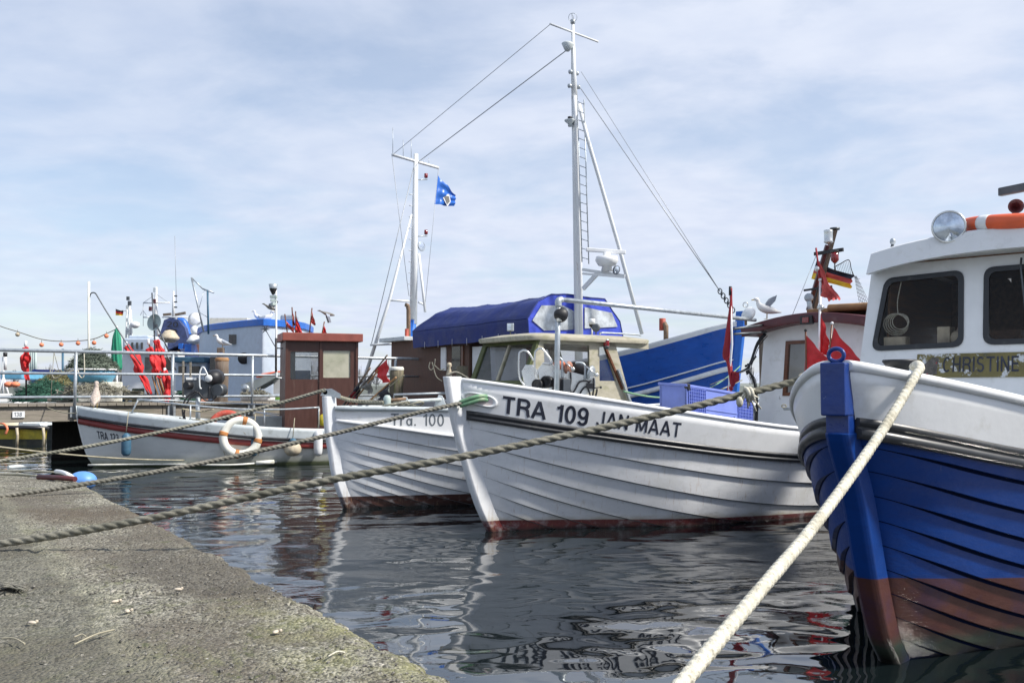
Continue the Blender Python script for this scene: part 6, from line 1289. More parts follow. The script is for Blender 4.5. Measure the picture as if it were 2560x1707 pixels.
# poles and flags on the Tra. 100 foredeck
def t_(px, py, s=.6): return toW(TR, LP(TR, px, py, s=s))
G2 = 'flag buoys lying slanted over the Tra. 100 foredeck'
def dan2(label, b_, t__, cl, m, r=.011, pm='wood'):
    t = thing('flag_buoy', label, 'flag', t_(*b_), 0, G2); MB().cyl(t_(*b_), t_(*t__), r).build('pole', M[pm], t)
    if cl: cloth(*[t_(*p) for p in cl], .02, 1.5, 18, 10, b_[0]).build('cloth', m, t)
    return t
dan2('bright red flag on a pole slanting up to the right above Tra. 100', (865, 1015), (968, 888), [(968, 897), (935, 928), (973, 955), (958, 957)], M['red'])
dan2('grey cloth flag on a pale pole slanting over the Tra. 100 bow', (880, 1010), (945, 925), [(932, 935), (900, 966), (930, 985), (925, 985)], M['grey_cloth'], pm='ochre')
dan2('black flag on a slanting pole in front of the mossy pile', (925, 1000), (990, 943), [(972, 960), (942, 984), (980, 1000), (952, 1003)], M['black_cloth'], pm='ochre')
dan2('dark furled flag on a thick pole beside the Tra. 100 stem', (855, 1018), (925, 920), [(905, 945), (885, 970), (898, 985), (890, 1003)], M['black_cloth'], .014)
dan2('dark red furled flag on the lowest slanting pole near the Tra. 100 stem', (850, 1022), (900, 958), [(895, 965), (872, 990), (890, 996), (880, 1004)], M['dark_red'], .011)
tag(MB().tube(spline([t_(915, 1010), t_(950, 985), t_(1000, 945), t_(1010, 938)], 5), .006, 5).build('thin_rope', M['rope_thin'], None), 'thin rope running from the bitt up to the pier rail near the mossy pile', 'rope')
mb = MB(); mb.tube(spline([W(1088, 897, 20), W(1085, 915, 20), W(1078, 925, 20), W(1072, 918, 20), W(1075, 905, 20)], 5), .012, 5); mb.tube(spline([W(1080, 905, 20), W(1090, 940, 20), W(1105, 953, 20)], 5), .012, 5); mb.tube(spline([W(1085, 912, 20), W(1100, 925, 20), W(1112, 922, 20)], 5), .012, 5); tag(mb.build('looped_rope', M['rope'], None), 'loose rope loops hanging from the curved end of the pier railing', 'rope')
cl = thing('cleat_post', 'small brass coloured post and dark ropes just behind the TRA 109 stem', 'post', W(1122, 945, 10.6)); MB().lathe([(0, .09), (.025, .08), (.03, .05), (.015, .03), (.03, -.03), (.035, -.09)], W(1123, 925, 10.6), (0, 0, 1), 14).build('post', M['cream'], cl); MB().tube(spline([W(1115, 938, 10.5), W(1140, 930, 10.6), W(1170, 945, 10.8)], 5), .012, 6).build('rope', M['rope_dark'], cl)

# ---------------------------------------------------------------- boats moored beyond the pier
def simple_boat(name, label, pxa, pxb, Y, ztop, m, mtrim, hz=.0, depth=3.0):
    a, b = W(pxa, 970, Y), W(pxb, 970, Y); t = thing(name, label, 'boat', V(((a.x+b.x)/2, Y, 0))); L_ = b.x-a.x
    def f(u, v, up):
        w_ = depth/2*(1-abs(2*u-1)**3.5*.85); z = lin(-.3, ztop*(1+.25*abs(2*u-1)**2.2), up)
        return V((a.x+L_*u-(.5-u)*.25*up*L_*.3, Y+depth/2+(w_ if v else -w_)*(.75+.25*up), z))
    mb = MB(); nu = 24
    for v in (0, 1): mb.grid(lambda u, up, v=v: f(u, v, up), nu, 5)
    vs = [f(i/nu, v, .86) for i in range(nu+1) for v in (0, 1)]; mb.add(vs, [(2*i, 2*i+1, 2*i+3, 2*i+2) for i in range(nu)])
    mb.build('hull', m, t)
    mb = MB(); mb.tube([f(i/nu, 0, 1) for i in range(nu+1)], .05, 8); mb.build('cap_rail', mtrim, t); return t
def bx(mb, x0, x1, y0, y1, Y, d, **k):      # box whose face shows between the given pixels at distance Y
    a, b = W(x0, y0, Y), W(x1, y1, Y); mb.box(((a.x+b.x)/2, Y+d/2, (a.z+b.z)/2), (abs(b.x-a.x), d, abs(a.z-b.z))); return mb
# the big white wheelhouse boat with blue trim
WB = simple_boat('fishing_boat', 'big pale boat with a blue edged wheelhouse roof beyond the pier', 440, 900, 27, .85, M['pale_hull'], M['white'], depth=4.2)
mb = MB(); lft, rgt = W(510, 835, 27), W(757, 805, 27); cor = W(655, 800, 26.3)
base = .7
def wbp(t, z, o=0): # outline of the wheelhouse seen from above with a rounded front corner
    pts = [W(506, 900, 29.5), W(560, 900, 28), W(620, 900, 26.9), W(650, 900, 26.5), W(662, 900, 26.5), W(700, 900, 27.0), W(757, 900, 28), W(757, 900, 31), W(520, 900, 32)]
    return pts
loop = [V((p.x, p.y, 0)) for p in spline(wbp(0, 0), 3, closed=True)]
cx_ = sum(p.x for p in loop)/len(loop); cy_ = sum(p.y for p in loop)/len(loop); n = len(loop)
def rz2(p): return 3.22-.0*(p.x)
vs = [V((p.x, p.y, .6)) for p in loop]+[V((p.x, p.y, 3.30)) for p in loop]; mb.add(vs, [(i, (i+1) % n, n+(i+1) % n, n+i) for i in range(n)], True); mb.build('wheelhouse', M['pale_hull'], WB)
mb = MB(); q = 1.03; vs = []
for z, k in ((3.26, 1.0), (3.26, 1.04), (3.44, 1.045), (3.46, 1.0), (3.5, .3)): vs += [V((cx_+(p.x-cx_)*k, cy_+(p.y-cy_)*k, z)) for p in loop]
mb.add(vs, [(j*n+i, j*n+(i+1) % n, (j+1)*n+(i+1) % n, (j+1)*n+i) for j in range(4) for i in range(n)]+[tuple(4*n+i for i in range(n))], False); mb.build('roof', M['light_blue'], WB)
mb = bx(MB(), 572, 596, 836, 860, 27.4, .15); mb.build('window', M['dark_glass'], WB)
MB().lathe([(0, 0), (.17, 0), (.17, .05), (0, .05)], W(609, 896, 26.95), (.5, -1, 0), 20).build('porthole', M['blackmat'], WB)
bx(MB(), 525, 545, 892, 925, 28.0, .2).build('window', M['dark_glass'], WB)
mb = MB(); bx(mb, 440, 512, 905, 990, 28.5, 2); mb.build('low_cabin', M['pale_hull'], WB); mb = MB(); bx(mb, 436, 512, 892, 906, 28.3, 2.2); mb.build('cabin_roof', M['fender_blue'], WB, bevel=.03)
for x0_, x1_ in ((446, 462), (478, 498)): bx(MB(), x0_, x1_, 915, 935, 28.4, .1).build('window', M['dark_glass'], WB)
mb = MB(); bx(mb, 700, 735, 787, 803, 27.5, .6); mb.build('roof_lamp', M['galv'], WB, bevel=.05)
tag(bx(MB(), 524, 617, 795, 832, 40, 4).build('container', M['life_white'], None), 'pale flat topped hut behind the blue edged wheelhouse', 'hut')
for (x, y) in ((665, 822), (683, 822)): pass
cr = thing('radar_reflector', 'grey star shaped radar reflector in front of the blue edged wheelhouse', 'reflector', W(663, 823, 26)); mb = MB(); c = W(663, 823, 26)
for a in (0, 60, 120): d = V((math.cos(R(a)), .2, math.sin(R(a))))*.14; e = V((math.sin(R(a)), 0, -math.cos(R(a))))*.03; mb.prism([c-d, c+e, c+d, c-e], (0, .02, 0))
mb.cyl(c, W(690, 870, 26), .012); mb.build('plates', M['dark_steel'], cr)
ob = thing('dinghy', 'small orange topped boat with a grey awning right of the brown pile', 'boat', W(660, 985, 24)); mb = MB(); mb.prism([W(637, 944, 24), W(652, 934, 24), W(700, 926, 24), W(712, 940, 24)], (0, 1.5, 0)); mb.build('orange_cover', M['orange'], ob, bevel=.03)
MB().prism([W(602, 962, 23.6), W(690, 930, 23.6), W(692, 942, 23.6), W(640, 972, 23.6), W(606, 968, 23.6)], (0, .8, 0)).build('awning', M['deck'], ob); mb = MB(); bx(mb, 684, 712, 940, 985, 24, .8); mb.build('side', M['white'], ob); MB().lathe([(0, .02), (.09, 0), (.11, -.03), (.08, -.12), (0, -.14)], W(611, 971, 23.2), (-.3, -1, 0), 18).build('lamp', M['galv'], ob)
tag(bx(MB(), 676, 712, 989, 1000, 22.5, .6).build('grass_box', mat('lime_green', (.22, .42, .08), .8, var=.3), None), 'lime green box on the pier left of the brown cabin', 'box')
q = W(640, 992, 21.5); tag(bx(MB(), 600, 672, 988, 1002, 21.5, .6).build('fish_tub', M['white'], None, bevel=.03), 'flat white tub on the pier holding pale netting', 'tub')
mb = MB(); strands(mb, W(640, 990, 21.5), .35, .25, .12, 160, 11, .008, .10); tag(mb.build('pale_netting', M['rope'], None), 'pale netting heaped in the flat white tub', 'net')
# the ship with the blue arch, terracotta house and radomes
TB = simple_boat('trawler', 'trawler with a dark blue arched funnel and terracotta deckhouse beyond the pier', 250, 530, 33, 1.3, M['pale_hull'], M['white'], depth=5)
mb = MB(); bx(mb, 385, 512, 840, 985, 34, 3); mb.prism([W(340, 850, 34), W(385, 838, 34), W(440, 826, 34), W(470, 822, 34), W(514, 832, 34), W(514, 850, 34)], (0, 3, 0)); mb.build('deckhouse', M['terracotta'], TB)
mb = MB(); pts = [W(*p, 33.2) for p in ((404, 880), (398, 840), (410, 800), (425, 794), (445, 799), (462, 820), (470, 850), (480, 892), (455, 892), (448, 862))]; mb.prism(pts, (0, 1.6, 0)); mb.build('funnel_arch', mat('dark_blue_funnel', (.045, .065, .16), .5, var=.3), TB)
mb = MB(); mb.tube(spline([W(*p, 33.6) for p in ((445, 800), (458, 806), (466, 825), (470, 838))], 5), .14, 8); mb.build('blue_edge', M['light_blue'], TB)
MB().prism([W(*p, 33.1) for p in ((415, 822), (440, 824), (438, 832), (414, 832))], (0, .3, 0)).build('opening', M['blackmat'], TB)
vs, fs, wd = stroke_text('20', .20, .14); b0_ = W(417, 818, 33.12); MB().add([b0_+V((v.x*1.6, -v.z, v.y)) for v in vs], fs).build('number', M['blackmat'], TB, fix=False)
for (x, y, rr_) in ((424, 842, .28), (486, 850, .22)):
    MB().lathe([(0, .9*rr_), (rr_*.6, .75*rr_), (rr_*.95, .2*rr_), (rr_*1.2, -.1*rr_), (rr_*1.15, -.3*rr_), (rr_*.6, -.7*rr_), (0, -.75*rr_)], W(x, y, 32.2), (0, 0, 1), 20).build('life_raft', M['cream'] if x < 450 else M['white_metal'], TB)
MB().ball(W(486, 826, 32.6), .14, 16, (1, 1, 1.2)).build('radome', M['white_metal'], TB)
MB().lathe([(0, 0), (.15, -.02), (.24, -.06), (.0, -.05)], W(487, 797, 32.6), (.2, -1, .1), 22).build('satellite_dish', M['white'], TB)
mb = MB(); bx(mb, 306, 386, 845, 880, 32, 2.4); bx(mb, 320, 372, 838, 846, 32.2, 2); mb.build('upper_cabin', M['pale_hull'], TB, bevel=.08)
for x in (328, 340, 352): bx(MB(), x, x+4, 856, 872, 31.95, .1).build('slit_window', M['dark_glass'], TB)
mb = MB(); bx(mb, 306, 440, 878, 985, 32.4, 2.5); mb.build('lower_house', M['white'], TB); bx(MB(), 362, 392, 893, 930, 32.3, .1).build('door', M['grey_cloth'], TB); bx(MB(), 393, 430, 893, 925, 32.3, .1).build('cover', M['wood'], TB)
mb = MB(); bx(mb, 446, 456, 858, 872, 32, .4); bx(mb, 462, 478, 860, 890, 32, .4); mb.build('blue_box', M['light_blue'], TB)
# its masts
def mast(label, x, y0, y1, Y, r, arms=(), m='white_metal', extra=None):
    t = thing('mast', label, 'mast', W(x, y1, Y)); MB().tube([W(x, y1, Y), W(x, y0, Y)], [r, r*.5], 8).build('pole', M[m], t)
    for (xa, xb, y) in arms: MB().cyl(W(xa, y, Y-.1), W(xb, y, Y-.1), .025).build('yard', M['white_metal'], t)
    return t
m1 = mast('white mast with a long yard left of the dark blue arch', 390, 718, 845, 34, .09, ((358, 425, 757), (358, 378, 793)))
for (x, y) in ((387, 725), (386, 753), (376, 772)): MB().box(W(x, y, 33.8), (.09, .09, .16)).build('fitting', M['grey_white'] if y < 750 else M['maroon'], m1)
for (a, b) in (((358, 757), (358, 815)), ((390, 735), (358, 757)), ((390, 735), (422, 757)), ((357, 775), (351, 788)), ((357, 775), (366, 788))): MB().cyl(W(*a, 33.9), W(*b, 33.9), .008).build('stay', M['wire'], m1)
m2 = mast('short mast with dark radar bars standing on the dark blue arch', 434, 728, 800, 33.4, .07, ((405, 470, 793),))
MB().bar(W(408, 787, 33.2), W(428, 785, 33.2), .06, .09).build('radar_bar', M['wood'], m2); MB().bar(W(438, 787, 33.2), W(464, 782, 33.2), .06, .09).build('radar_bar', M['wood'], m2); MB().cyl(W(441, 755, 33.2), W(437, 590, 33.2), .008).build('whip_antenna', M['wire'], m2)
for y in (740, 755, 768): MB().box(W(439, y, 33.2), (.10, .06, .05)).build('fitting', M['dark_steel'], m2)
m3 = mast('white lattice mast with a small German flag far beyond the parasol', 324, 765, 900, 38, .07)
mb = MB(); mb.cyl(W(318, 770, 38), W(313, 900, 38), .035); mb.cyl(W(327, 775, 38), W(332, 900, 38), .035)
for k in range(9): y = 780+k*13; mb.cyl(W(316-k*.3, y, 38), W(328+k*.3, y+9, 38), .02)
mb.cyl(W(305, 776, 38), W(320, 777, 38), .02); mb.build('lattice', M['white_metal'], m3)
for (x, y, s__) in ((320, 746, .10), (324, 758, .12), (319, 768, .1), (319, 800, .1), (318, 828, .1)): MB().box(W(x, y, 37.8), (s__, .1, s__*1.5)).build('fitting', M['dark_steel'] if y < 760 else M['grey_white'], m3)
MB().ball(W(337, 812, 37.8), .16, 12, (1.3, 1, .9)).build('radome', M['white'], m3); MB().bar(W(326, 806, 37.9), W(349, 808, 37.9), .05, .06).build('radar_bar', M['white'], m3)
g3 = thing('flag', 'tiny German flag flying left of the white lattice mast', 'flag', W(290, 790, 38))
for k, mm in enumerate(('black_cloth', 'red', 'gold')):
    A_, B_, C_, D_ = W(289, 772, 38), W(289, 788, 38), W(308, 777, 38), W(307, 789, 38); cloth(A_, B_, C_, D_, .03, 1.2, 12, 4, vr=(k/3, (k+1)/3)).build(('black', 'red', 'gold')[k]+'_stripe', M[mm], g3)
ds = thing('satellite_dish', 'large grey green satellite dish on a thin pole left of the dark blue arch', 'dish', W(388, 850, 26)); MB().lathe([(0, -.03), (.12, -.025), (.20, .0), (.235, .03), (.24, .03), (.20, -.02), (.12, -.05), (0, -.06)], W(387, 806, 26), (-.35, -1, .1), 28).build('dish', M['dish'], ds)
for o in ds.children: o.scale = (1, 1, 1)
MB().tube([W(389, 1000, 26), W(386, 835, 26), W(380, 732, 26)], .022, 8).build('pole', M['dark_steel'], ds); MB().box(W(390, 815, 25.8), (.06, .1, .10)).build('receiver', M['dark_steel'], ds)
for k, (a, b) in enumerate((((395, 820), (425, 885)), ((398, 860), (440, 925)))): tag(MB().cyl(W(*a, 25.5), W(*b, 25.5), .02).build('slanting_spar', M['dark_steel'], None), ('upper' if k == 0 else 'lower')+' dark slanting spar behind the railing by the red flags', 'spar')
dv_ = thing('davit', 'thin blue grey davit frame with wires above the low blue roof', 'davit', W(520, 832, 28)); MB().tube([W(521, 835, 28), W(519, 725, 28)], .032, 8).build('post', M['fender_blue'], dv_)
for (a, b, r_) in (((479, 694), (509, 828), .03), ((479, 694), (507, 722), .02), ((507, 722), (535, 732), .025), ((485, 700), (513, 727), .012), ((509, 730), (498, 770), .008), ((498, 780), (522, 795), .01)): MB().cyl(W(*a, 28), W(*b, 28), r_).build('spar', M['galv'], dv_)
# left edge: white workboat, covered boat, net heaps, yellow skiff
sb = simple_boat('fishing_boat', 'small white workboat with a tripod mast at the far left beyond the pier', -160, 62, 24, .95, M['white'], M['white'], depth=2.6)
MB().cyl(W(8, 1000, 23.6), W(8, 885, 23.6), .03).build('mast', M['white_metal'], sb)
for dx in (-18, 0, 16): MB().cyl(W(9, 945, 23.4), W(9+dx, 1000, 23.4), .028).build('tripod_leg', M['white_metal'], sb)
mb = MB(); bx(mb, 0, 55, 928, 948, 24, 1.5); mb.build('cabin_top', M['tub'], sb, bevel=.03)
MB().cyl(W(13, 925, 23.5), W(13, 892, 23.5), .04).build('mast', M['white_metal'], sb); MB().lathe([(0, .06), (.05, .05), (.05, -.05), (0, -.06)], W(13, 886, 23.5), (0, 0, 1), 12).build('mast_lamp', M['blackmat'], sb)
for k, x in enumerate((22, 38)): t = thing('buoy', ('left' if k == 0 else 'right')+' one of two orange buoys lying on the white workboat', 'buoy', W(x, 965, 23.2), 0, 'orange buoys on the white workboat'); MB().ball(W(x, 961, 23.2), .10, 14, (1.2, 1, .75)).build('ball', M['float'], t); MB().cyl(W(x+8, 961, 23.2), W(x+11, 961, 23.2), .02).build('eye', M['white'], t)
cb = simple_boat('barge', 'low boat under a bright blue tarpaulin behind the far left railing', 70, 200, 27, .8, M['pale_hull'], M['white'], depth=2.5)
mb = MB(); mb.prism([W(80, 950, 27), W(78, 928, 27), (W(84, 923, 27)), W(165, 925, 27), W(172, 950, 27)], (0, 2.0, 0)); mb.build('tarpaulin', M['tarp'], cb); mb = MB(); bx(mb, 78, 176, 935, 962, 27.4, 1.6); mb.build('cabin', M['fender_blue'], cb)
nl_ = MB(); lump_c = W(115, 990, 20.5); nl_ = lump((lump_c.x, lump_c.y, DZ), .75, .5, .45, 8); strands(nl_, (lump_c.x, lump_c.y, DZ), .75, .5, .46, 500, 12, .008, .14); tag(nl_.build('netting', M['net_green'], None), 'dark green heap of netting on the pier left of the blue tub', 'net')
nl_ = lump((lump_c.x+.1, lump_c.y+.4, DZ+.2), .72, .4, .45, 5); strands(nl_, (lump_c.x+.1, lump_c.y+.4, DZ+.2), .72, .4, .46, 400, 13, .008, .12); tag(nl_.build('netting', mat('ochre_net', (.16, .15, .07), .9, var=.5, scale=20), None), 'ochre green netting heaped behind the dark green heap', 'net')
for k in range(4): mb = MB(); mb.cyl(W(74+k*5, 945, 28), W(74+k*5, 880, 28), .035); tag(mb.build('white_post', M['dish'], None), 'tall pale green post in a row of four behind the far left flag', 'post', 'row of four pale green posts')
tag(MB().cyl(W(157, 1000, 25), W(157, 872, 25), .03).build('blue_post', M['fender_blue'], None), 'single thin blue post between the posts and the tub', 'post')
# yellow skiff under the pier
ys = thing('skiff', 'yellow skiff with grey fenders moored under the pier at the far left', 'boat', WZ(30, 1112, 0)); Yk = WZ(30, 1112, 0).y
def yk(px, py, o=0): return W(px, py, Yk+o)
mb = MB(); mb.prism([yk(-80, 1125), yk(116, 1125), yk(117, 1100), yk(120, 1070), yk(-90, 1068)], (-1.2, 1.2, 0)); mb.build('hull', mat('yellow_skiff', (.50, .40, .03), .5, var=.2, bands=[(.15, 0, (.012, .014, .01), .01, .02)], dirt=[((.10, .10, .04), 4, .48, .7, .7)]), ys, bevel=.04)
mb = MB(); mb.tube([yk(-80, 1068, -.05), yk(60, 1068, -.05), yk(122, 1070, -.05), yk(116, 1072, .3), yk(105, 1072, .6)], .05, 8); mb.build('rubber_rim', M['black'], ys); mb = MB(); mb.prism([yk(45, 1064), yk(102, 1064), yk(98, 1059), (yk(58, 1058)), yk(52, 1050)], (0, 1, 0)); mb.build('grey_cover', M['grey_white'], ys); mb = MB(); bx(mb, 22, 82, 1040, 1066, Yk+.6, .6); mb.build('blue_cover', M['tarp'], ys)
for k, x in enumerate((42, 108)): MB().tube([yk(x, 1069, -.12), yk(x+2, 1090, -.12), yk(x, 1116, -.12)], .035, 8).build('fender_line', M['cream'], ys)
MB().tube(spline([yk(-30, 1060, -.2), yk(5, 1058, -.2), yk(18, 1070, -.25), yk(14, 1085, -.25)], 5), .03, 8).build('orange_rope', M['float'], ys)
# distant shore with bare trees
sh = MB(); rnd = random.Random(21)
for k in range(40):
    pass
sh.add([(-700, 260, -.5), (900, 260, -.5), (900, 261, 2.2), (-700, 261, 2.0), (-700, 420, 3.5), (900, 420, 4)], [(0, 1, 2, 3), (3, 2, 5, 4)]); tag(sh.build('shore', mat('far_shore', (.20, .22, .20), .95, var=.3, scale=.05), None), kind='structure')
def tree(label, base, h_, seed, m, group, depth=5):
    t = thing('bare_tree', label, 'tree', base, 0, group); rnd = random.Random(seed); mb = MB(); tw = MB()
    def br(p, d, L_, r, k):
        q = p+d*L_; (mb if k > depth-3 else tw).tube([p, p+d*L_*.5+V((rnd.gauss(0, .03*L_), 0, 0)), q], [r, r*.85, r*.65], 5 if k > 1 else 3)
        if k <= 0: return
        for _ in range(2 if k > 2 else 3):
            nd = (d+V((rnd.gauss(0, .42), rnd.gauss(0, .42), rnd.gauss(.06, .2)))).normalized(); br(q, nd, L_*rnd.uniform(.65, .85), r*.62, k-1)
        if rnd.random() < .7: nd = (d+V((rnd.gauss(0, .5), rnd.gauss(0, .5), .1))).normalized(); br(p.lerp(q, .6), nd, L_*.6, r*.5, k-1)
    br(V(base), V((0, 0, 1)), h_*.28, h_*.02, depth)
    mb.build('trunk', m, t); tw.build('crown', m, t); return t
TM = mat('far_bark', (.24, .24, .24), .95, var=.2)
tree('bare grey tree seen between the bright blue bow and the white wheelhouse', W(1950, 978, 70), 5.2, 3, TM, None, 7)
wd_ = MB(); rnd = random.Random(77)
for k in range(110):
    x = rnd.uniform(-160, 210); y = rnd.uniform(255, 300); h_ = rnd.uniform(5, 9)
    for j in range(46):
        a = rnd.uniform(-1, 1); b_ = rnd.uniform(.15, 1); p = V((x+a*h_*.32*math.sin(PI*min(1, b_*.9)), y, 1.8+h_*b_)); q = V((x+a*h_*.1, y, 1.8+h_*b_*.4)); wd_.tube([q, p], .05, 3)
    wd_.tube([V((x, y, 1)), V((x, y, 1.8+h_*.8))], .13, 4)
tag(wd_.build('far_wood', TM, None), 'thin line of bare trees on the far shore', 'trees', kind='stuff')

# more gear standing on the pier behind the railing
rnd = random.Random(41)
for (x, y0, y1, wpx, mm, lab) in ((300, 985, 1008, 34, 'fender_blue', 'dull blue fish box on the pier at the foot of the parasol'), (345, 975, 1006, 26, 'net_dull', 'dark mesh covered crate on the pier between the parasol and the slanting flags'), (452, 978, 1002, 30, 'grey_white', 'pale grey fish box on the pier left of the net hauler'), (505, 982, 1003, 22, 'terracotta', 'reddish box on the pier behind the drum of the net hauler'), (15, 990, 1008, 40, 'white', 'white fish box on the pier at the far left edge')):
    t0_ = W(x, y1, 20.6); w2_ = wpx*20.6/2300; bx_ = thing('fish_box', lab, 'box', V((t0_.x, t0_.y, DZ))); hb = (y1-y0)*20.6/2300
    c_ = V((t0_.x, t0_.y, DZ)); rz_ = rnd.uniform(.3, .8); q_ = Matrix.Rotation(rz_, 3, 'Z'); mb = MB()
    for sx, sy, ww, dd in ((0, -.5, 1, .06), (0, .5, 1, .06), (-.5, 0, .06, 1), (.5, 0, .06, 1)): mb.box(c_+q_ @ V((sx*w2_, sy*w2_*.7, hb/2)), (ww*w2_ if ww == 1 else .02, dd*w2_*.7 if dd == 1 else .02, hb), rz_)
    mb.box(c_+V((0, 0, .03)), (w2_*.95, w2_*.66, .02), rz_); mb.build('walls', M[mm], bx_); MB().tube([c_+q_ @ V((a_*w2_/2, b_*w2_*.35, hb)) for a_, b_ in ((-1, -1), (1, -1), (1, 1), (-1, 1))], .016, 6, closed=True, smooth=False).build('rim', M[mm], bx_)
for k, (x, y) in enumerate(((470, 1003), (330, 1006), (160, 1008))):
    p = W(x, y, 20.2); p.z = DZ; mb = MB()
    for j in range(9): mb.torus(p+V((rnd.gauss(0, .04), rnd.gauss(0, .04), .02+.025*j)), .20+rnd.gauss(0, .02), .013, (rnd.gauss(0, .12), rnd.gauss(0, .12), 1), 22, 5)
    tag(mb.build('rope_coil', M['rope' if k else 'net_green'], None), ('green coil of rope on the pier right of the pale grey fish box', 'pale coil of rope on the pier near the slanting red flags', 'pale coil of rope on the pier left of the blue tub')[k], 'rope')
# ---------------------------------------------------------------- mooring ropes
j_ = lambda px, py, Y: W(px, py, Y)
rope('mooring_rope', 'thick grey twisted mooring rope crossing in front of TRA 109 to the blue bow', [WZ(-330, 1395, QZ+.04), j_(-110, 1372, 5.15), j_(0, 1358, 5.2), j_(150, 1336, 5.2), j_(400, 1290, 5.2), j_(800, 1204, 5.25), j_(1150, 1142, 5.3), j_(1500, 1070, 5.4), j_(1800, 1000, 5.5), j_(2000, 950, 5.6), toW(CH, (-.25, .33, 1.50)), toW(CH, (.3, .35, 1.30))], .0215, M['rope_grey'], pitch=.20)
rope('mooring_rope', 'cream braided mooring rope running from the blue bow down to the bottom edge', [j_(2283, 917, 5.0), j_(2293, 911, 4.80), j_(2300, 919, 4.56), j_(2290, 938, 4.47), j_(2200, 1085, 4.05), j_(2050, 1295, 3.4), j_(1900, 1475, 2.8), j_(1720, 1690, 2.32), j_(1640, 1790, 2.1)], .0215, M['rope_white'], pitch=.11, worm=True)
rope('mooring_rope', 'thin mooring rope from the top of the Tra. 100 stem down to the left edge', [WZ(-420, 1190, QZ+.03), j_(-60, 1160, 10.3), j_(0, 1152, 10.35), j_(250, 1110, 10.6), j_(500, 1058, 10.9), j_(700, 1007, 11.1), toW(TR, (-.27, 0, 1.435))], .021, M['rope'], pitch=.14)
rope('mooring_rope', 'slack rope from the Tra. 100 stem back to its mooring bitt', [toW(TR, (-.27, 0, 1.435)), toW(TR, LP(TR, 860, 996, s=.1)), toW(TR, LP(TR, 900, 1003, s=.3)), toW(TR, LP(TR, 960, 1006, s=.5))], .024, M['rope'], pitch=.12)
fr_ = toW(JM, (-.20, -.34, 1.335))
rope('mooring_rope', 'grey mooring rope from the TRA 109 fairlead down across the quay', [WZ(-300, 1268, QZ+.03), WZ(-60, 1247, QZ+.03), j_(0, 1240, 7.75), j_(200, 1211, 8.0), j_(500, 1158, 8.35), j_(800, 1092, 8.75), j_(1050, 1030, 9.0), j_(1165, 1005, 9.15)], .021, M['rope_dark'], pitch=.13)
ch_ = thing('rope_sleeve', 'green hose sleeve round the rope in the TRA 109 fairlead', 'hose', j_(1190, 1005, 9.1))
for k in (-1, 1): MB().tube(spline([j_(1150, 1010+k*4, 9.14), j_(1180, 1000+k*5, 9.12), j_(1205, 994+k*4, 9.14), j_(1225, 998+k*4, 9.24), j_(1232, 1002+k*4, 9.36)], 6), .022, 10).build('sleeve', M['green_hose'], ch_)
mb = MB(); rnd = random.Random(4); c = j_(1868, 983, 5.48)
for k in range(26):
    d = V((rnd.gauss(0, .03), rnd.gauss(0, .02), rnd.gauss(0, .03))); mb.tube([c, c+d*.7+V((0, 0, -.01)), c+d*1.3+V((0, 0, -.03))], .005, 5)
mb.torus(c, .030, .012, (1, .1, .3), 16, 8); mb.torus(c+V((.02, 0, 0)), .030, .012, (1, .1, .2), 16, 8); mb.ball(c+V((-.05, -.02, -.05)), .022, 10, (1, 1, 1.5)); tag(mb.build('frayed_knot', M['rope_white'], None), 'frayed white knot on the thick grey rope in front of the fish crate', 'knot')
for k, (pa, pb, lab) in enumerate((((1560, 978, 10.3), (1850, 915, 15.8), 'green line running right from the grey wheelhouse to the blue bow'), ((1556, 1030, 10.6), (1855, 950, 15.5), 'pale line running up from behind the wheelhouse to the blue bow'))):
    mb = MB(); wire(mb, j_(*pa), j_(*pb), .011, .25 if k == 0 else .08, 6, 20); tag(mb.build('mooring_line', M['green_hose'] if k == 0 else M['rope'], None), lab, 'line')
mb = MB(); wire(mb, W(-30, 1113, 12), W(460, 1150, 16.4), .012, .05, 6, 20); tag(mb.build('thin_line', M['rope_thin'], None), 'thin line low over the water from the left edge to the TRA 123 bow', 'line')
mb = MB(); wire(mb, toW(US, (-.25, 0, 1.0)), PP(.8, 0, 1.1), .01, .05, 6, 12); tag(mb.build('bow_line', M['rope_thin'], None), 'short bow line from TRA 123 to the pier', 'line')
# things lying on the far corner of the quay
mb = MB(); mb.tube(spline([WZ(20, 1168, QZ+.03), WZ(60, 1165, QZ+.03), WZ(95, 1164, QZ+.03)], 5), .022, 8); tag(mb.build('hose_piece', M['fender_blue'] if False else M['grey_white'], None), 'pale blue hose piece lying at the far corner of the quay', 'hose')
mb = MB(); mb.tube(spline([WZ(140, 1178, QZ+.04), WZ(155, 1180, QZ+.06), WZ(170, 1186, QZ+.05), WZ(185, 1196, QZ+.0)], 5), .022, 8); tag(mb.build('hose_piece', M['white'], None), 'white bent hose end beside the blue buoy on the quay corner', 'hose')
mb = MB(); mb.tube([WZ(95, 1192, QZ+.03), WZ(150, 1194, QZ+.03), WZ(188, 1197, QZ+.03)], .026, 8); tag(mb.build('iron_bar', M['maroon'], None), 'dark brown iron bar lying on the quay corner', 'bar')
mb = MB(); mb.tube(spline([WZ(-20, 1184, QZ+.02), WZ(40, 1186, QZ+.02), WZ(100, 1190, QZ+.02)], 5), .014, 7); mb.tube(spline([WZ(-20, 1175, QZ+.02), WZ(60, 1177, QZ+.02), WZ(140, 1180, QZ+.02)], 5), .010, 7); tag(mb.build('thin_rope', M['rope'], None), 'thin ropes lying on the far corner of the quay', 'rope')
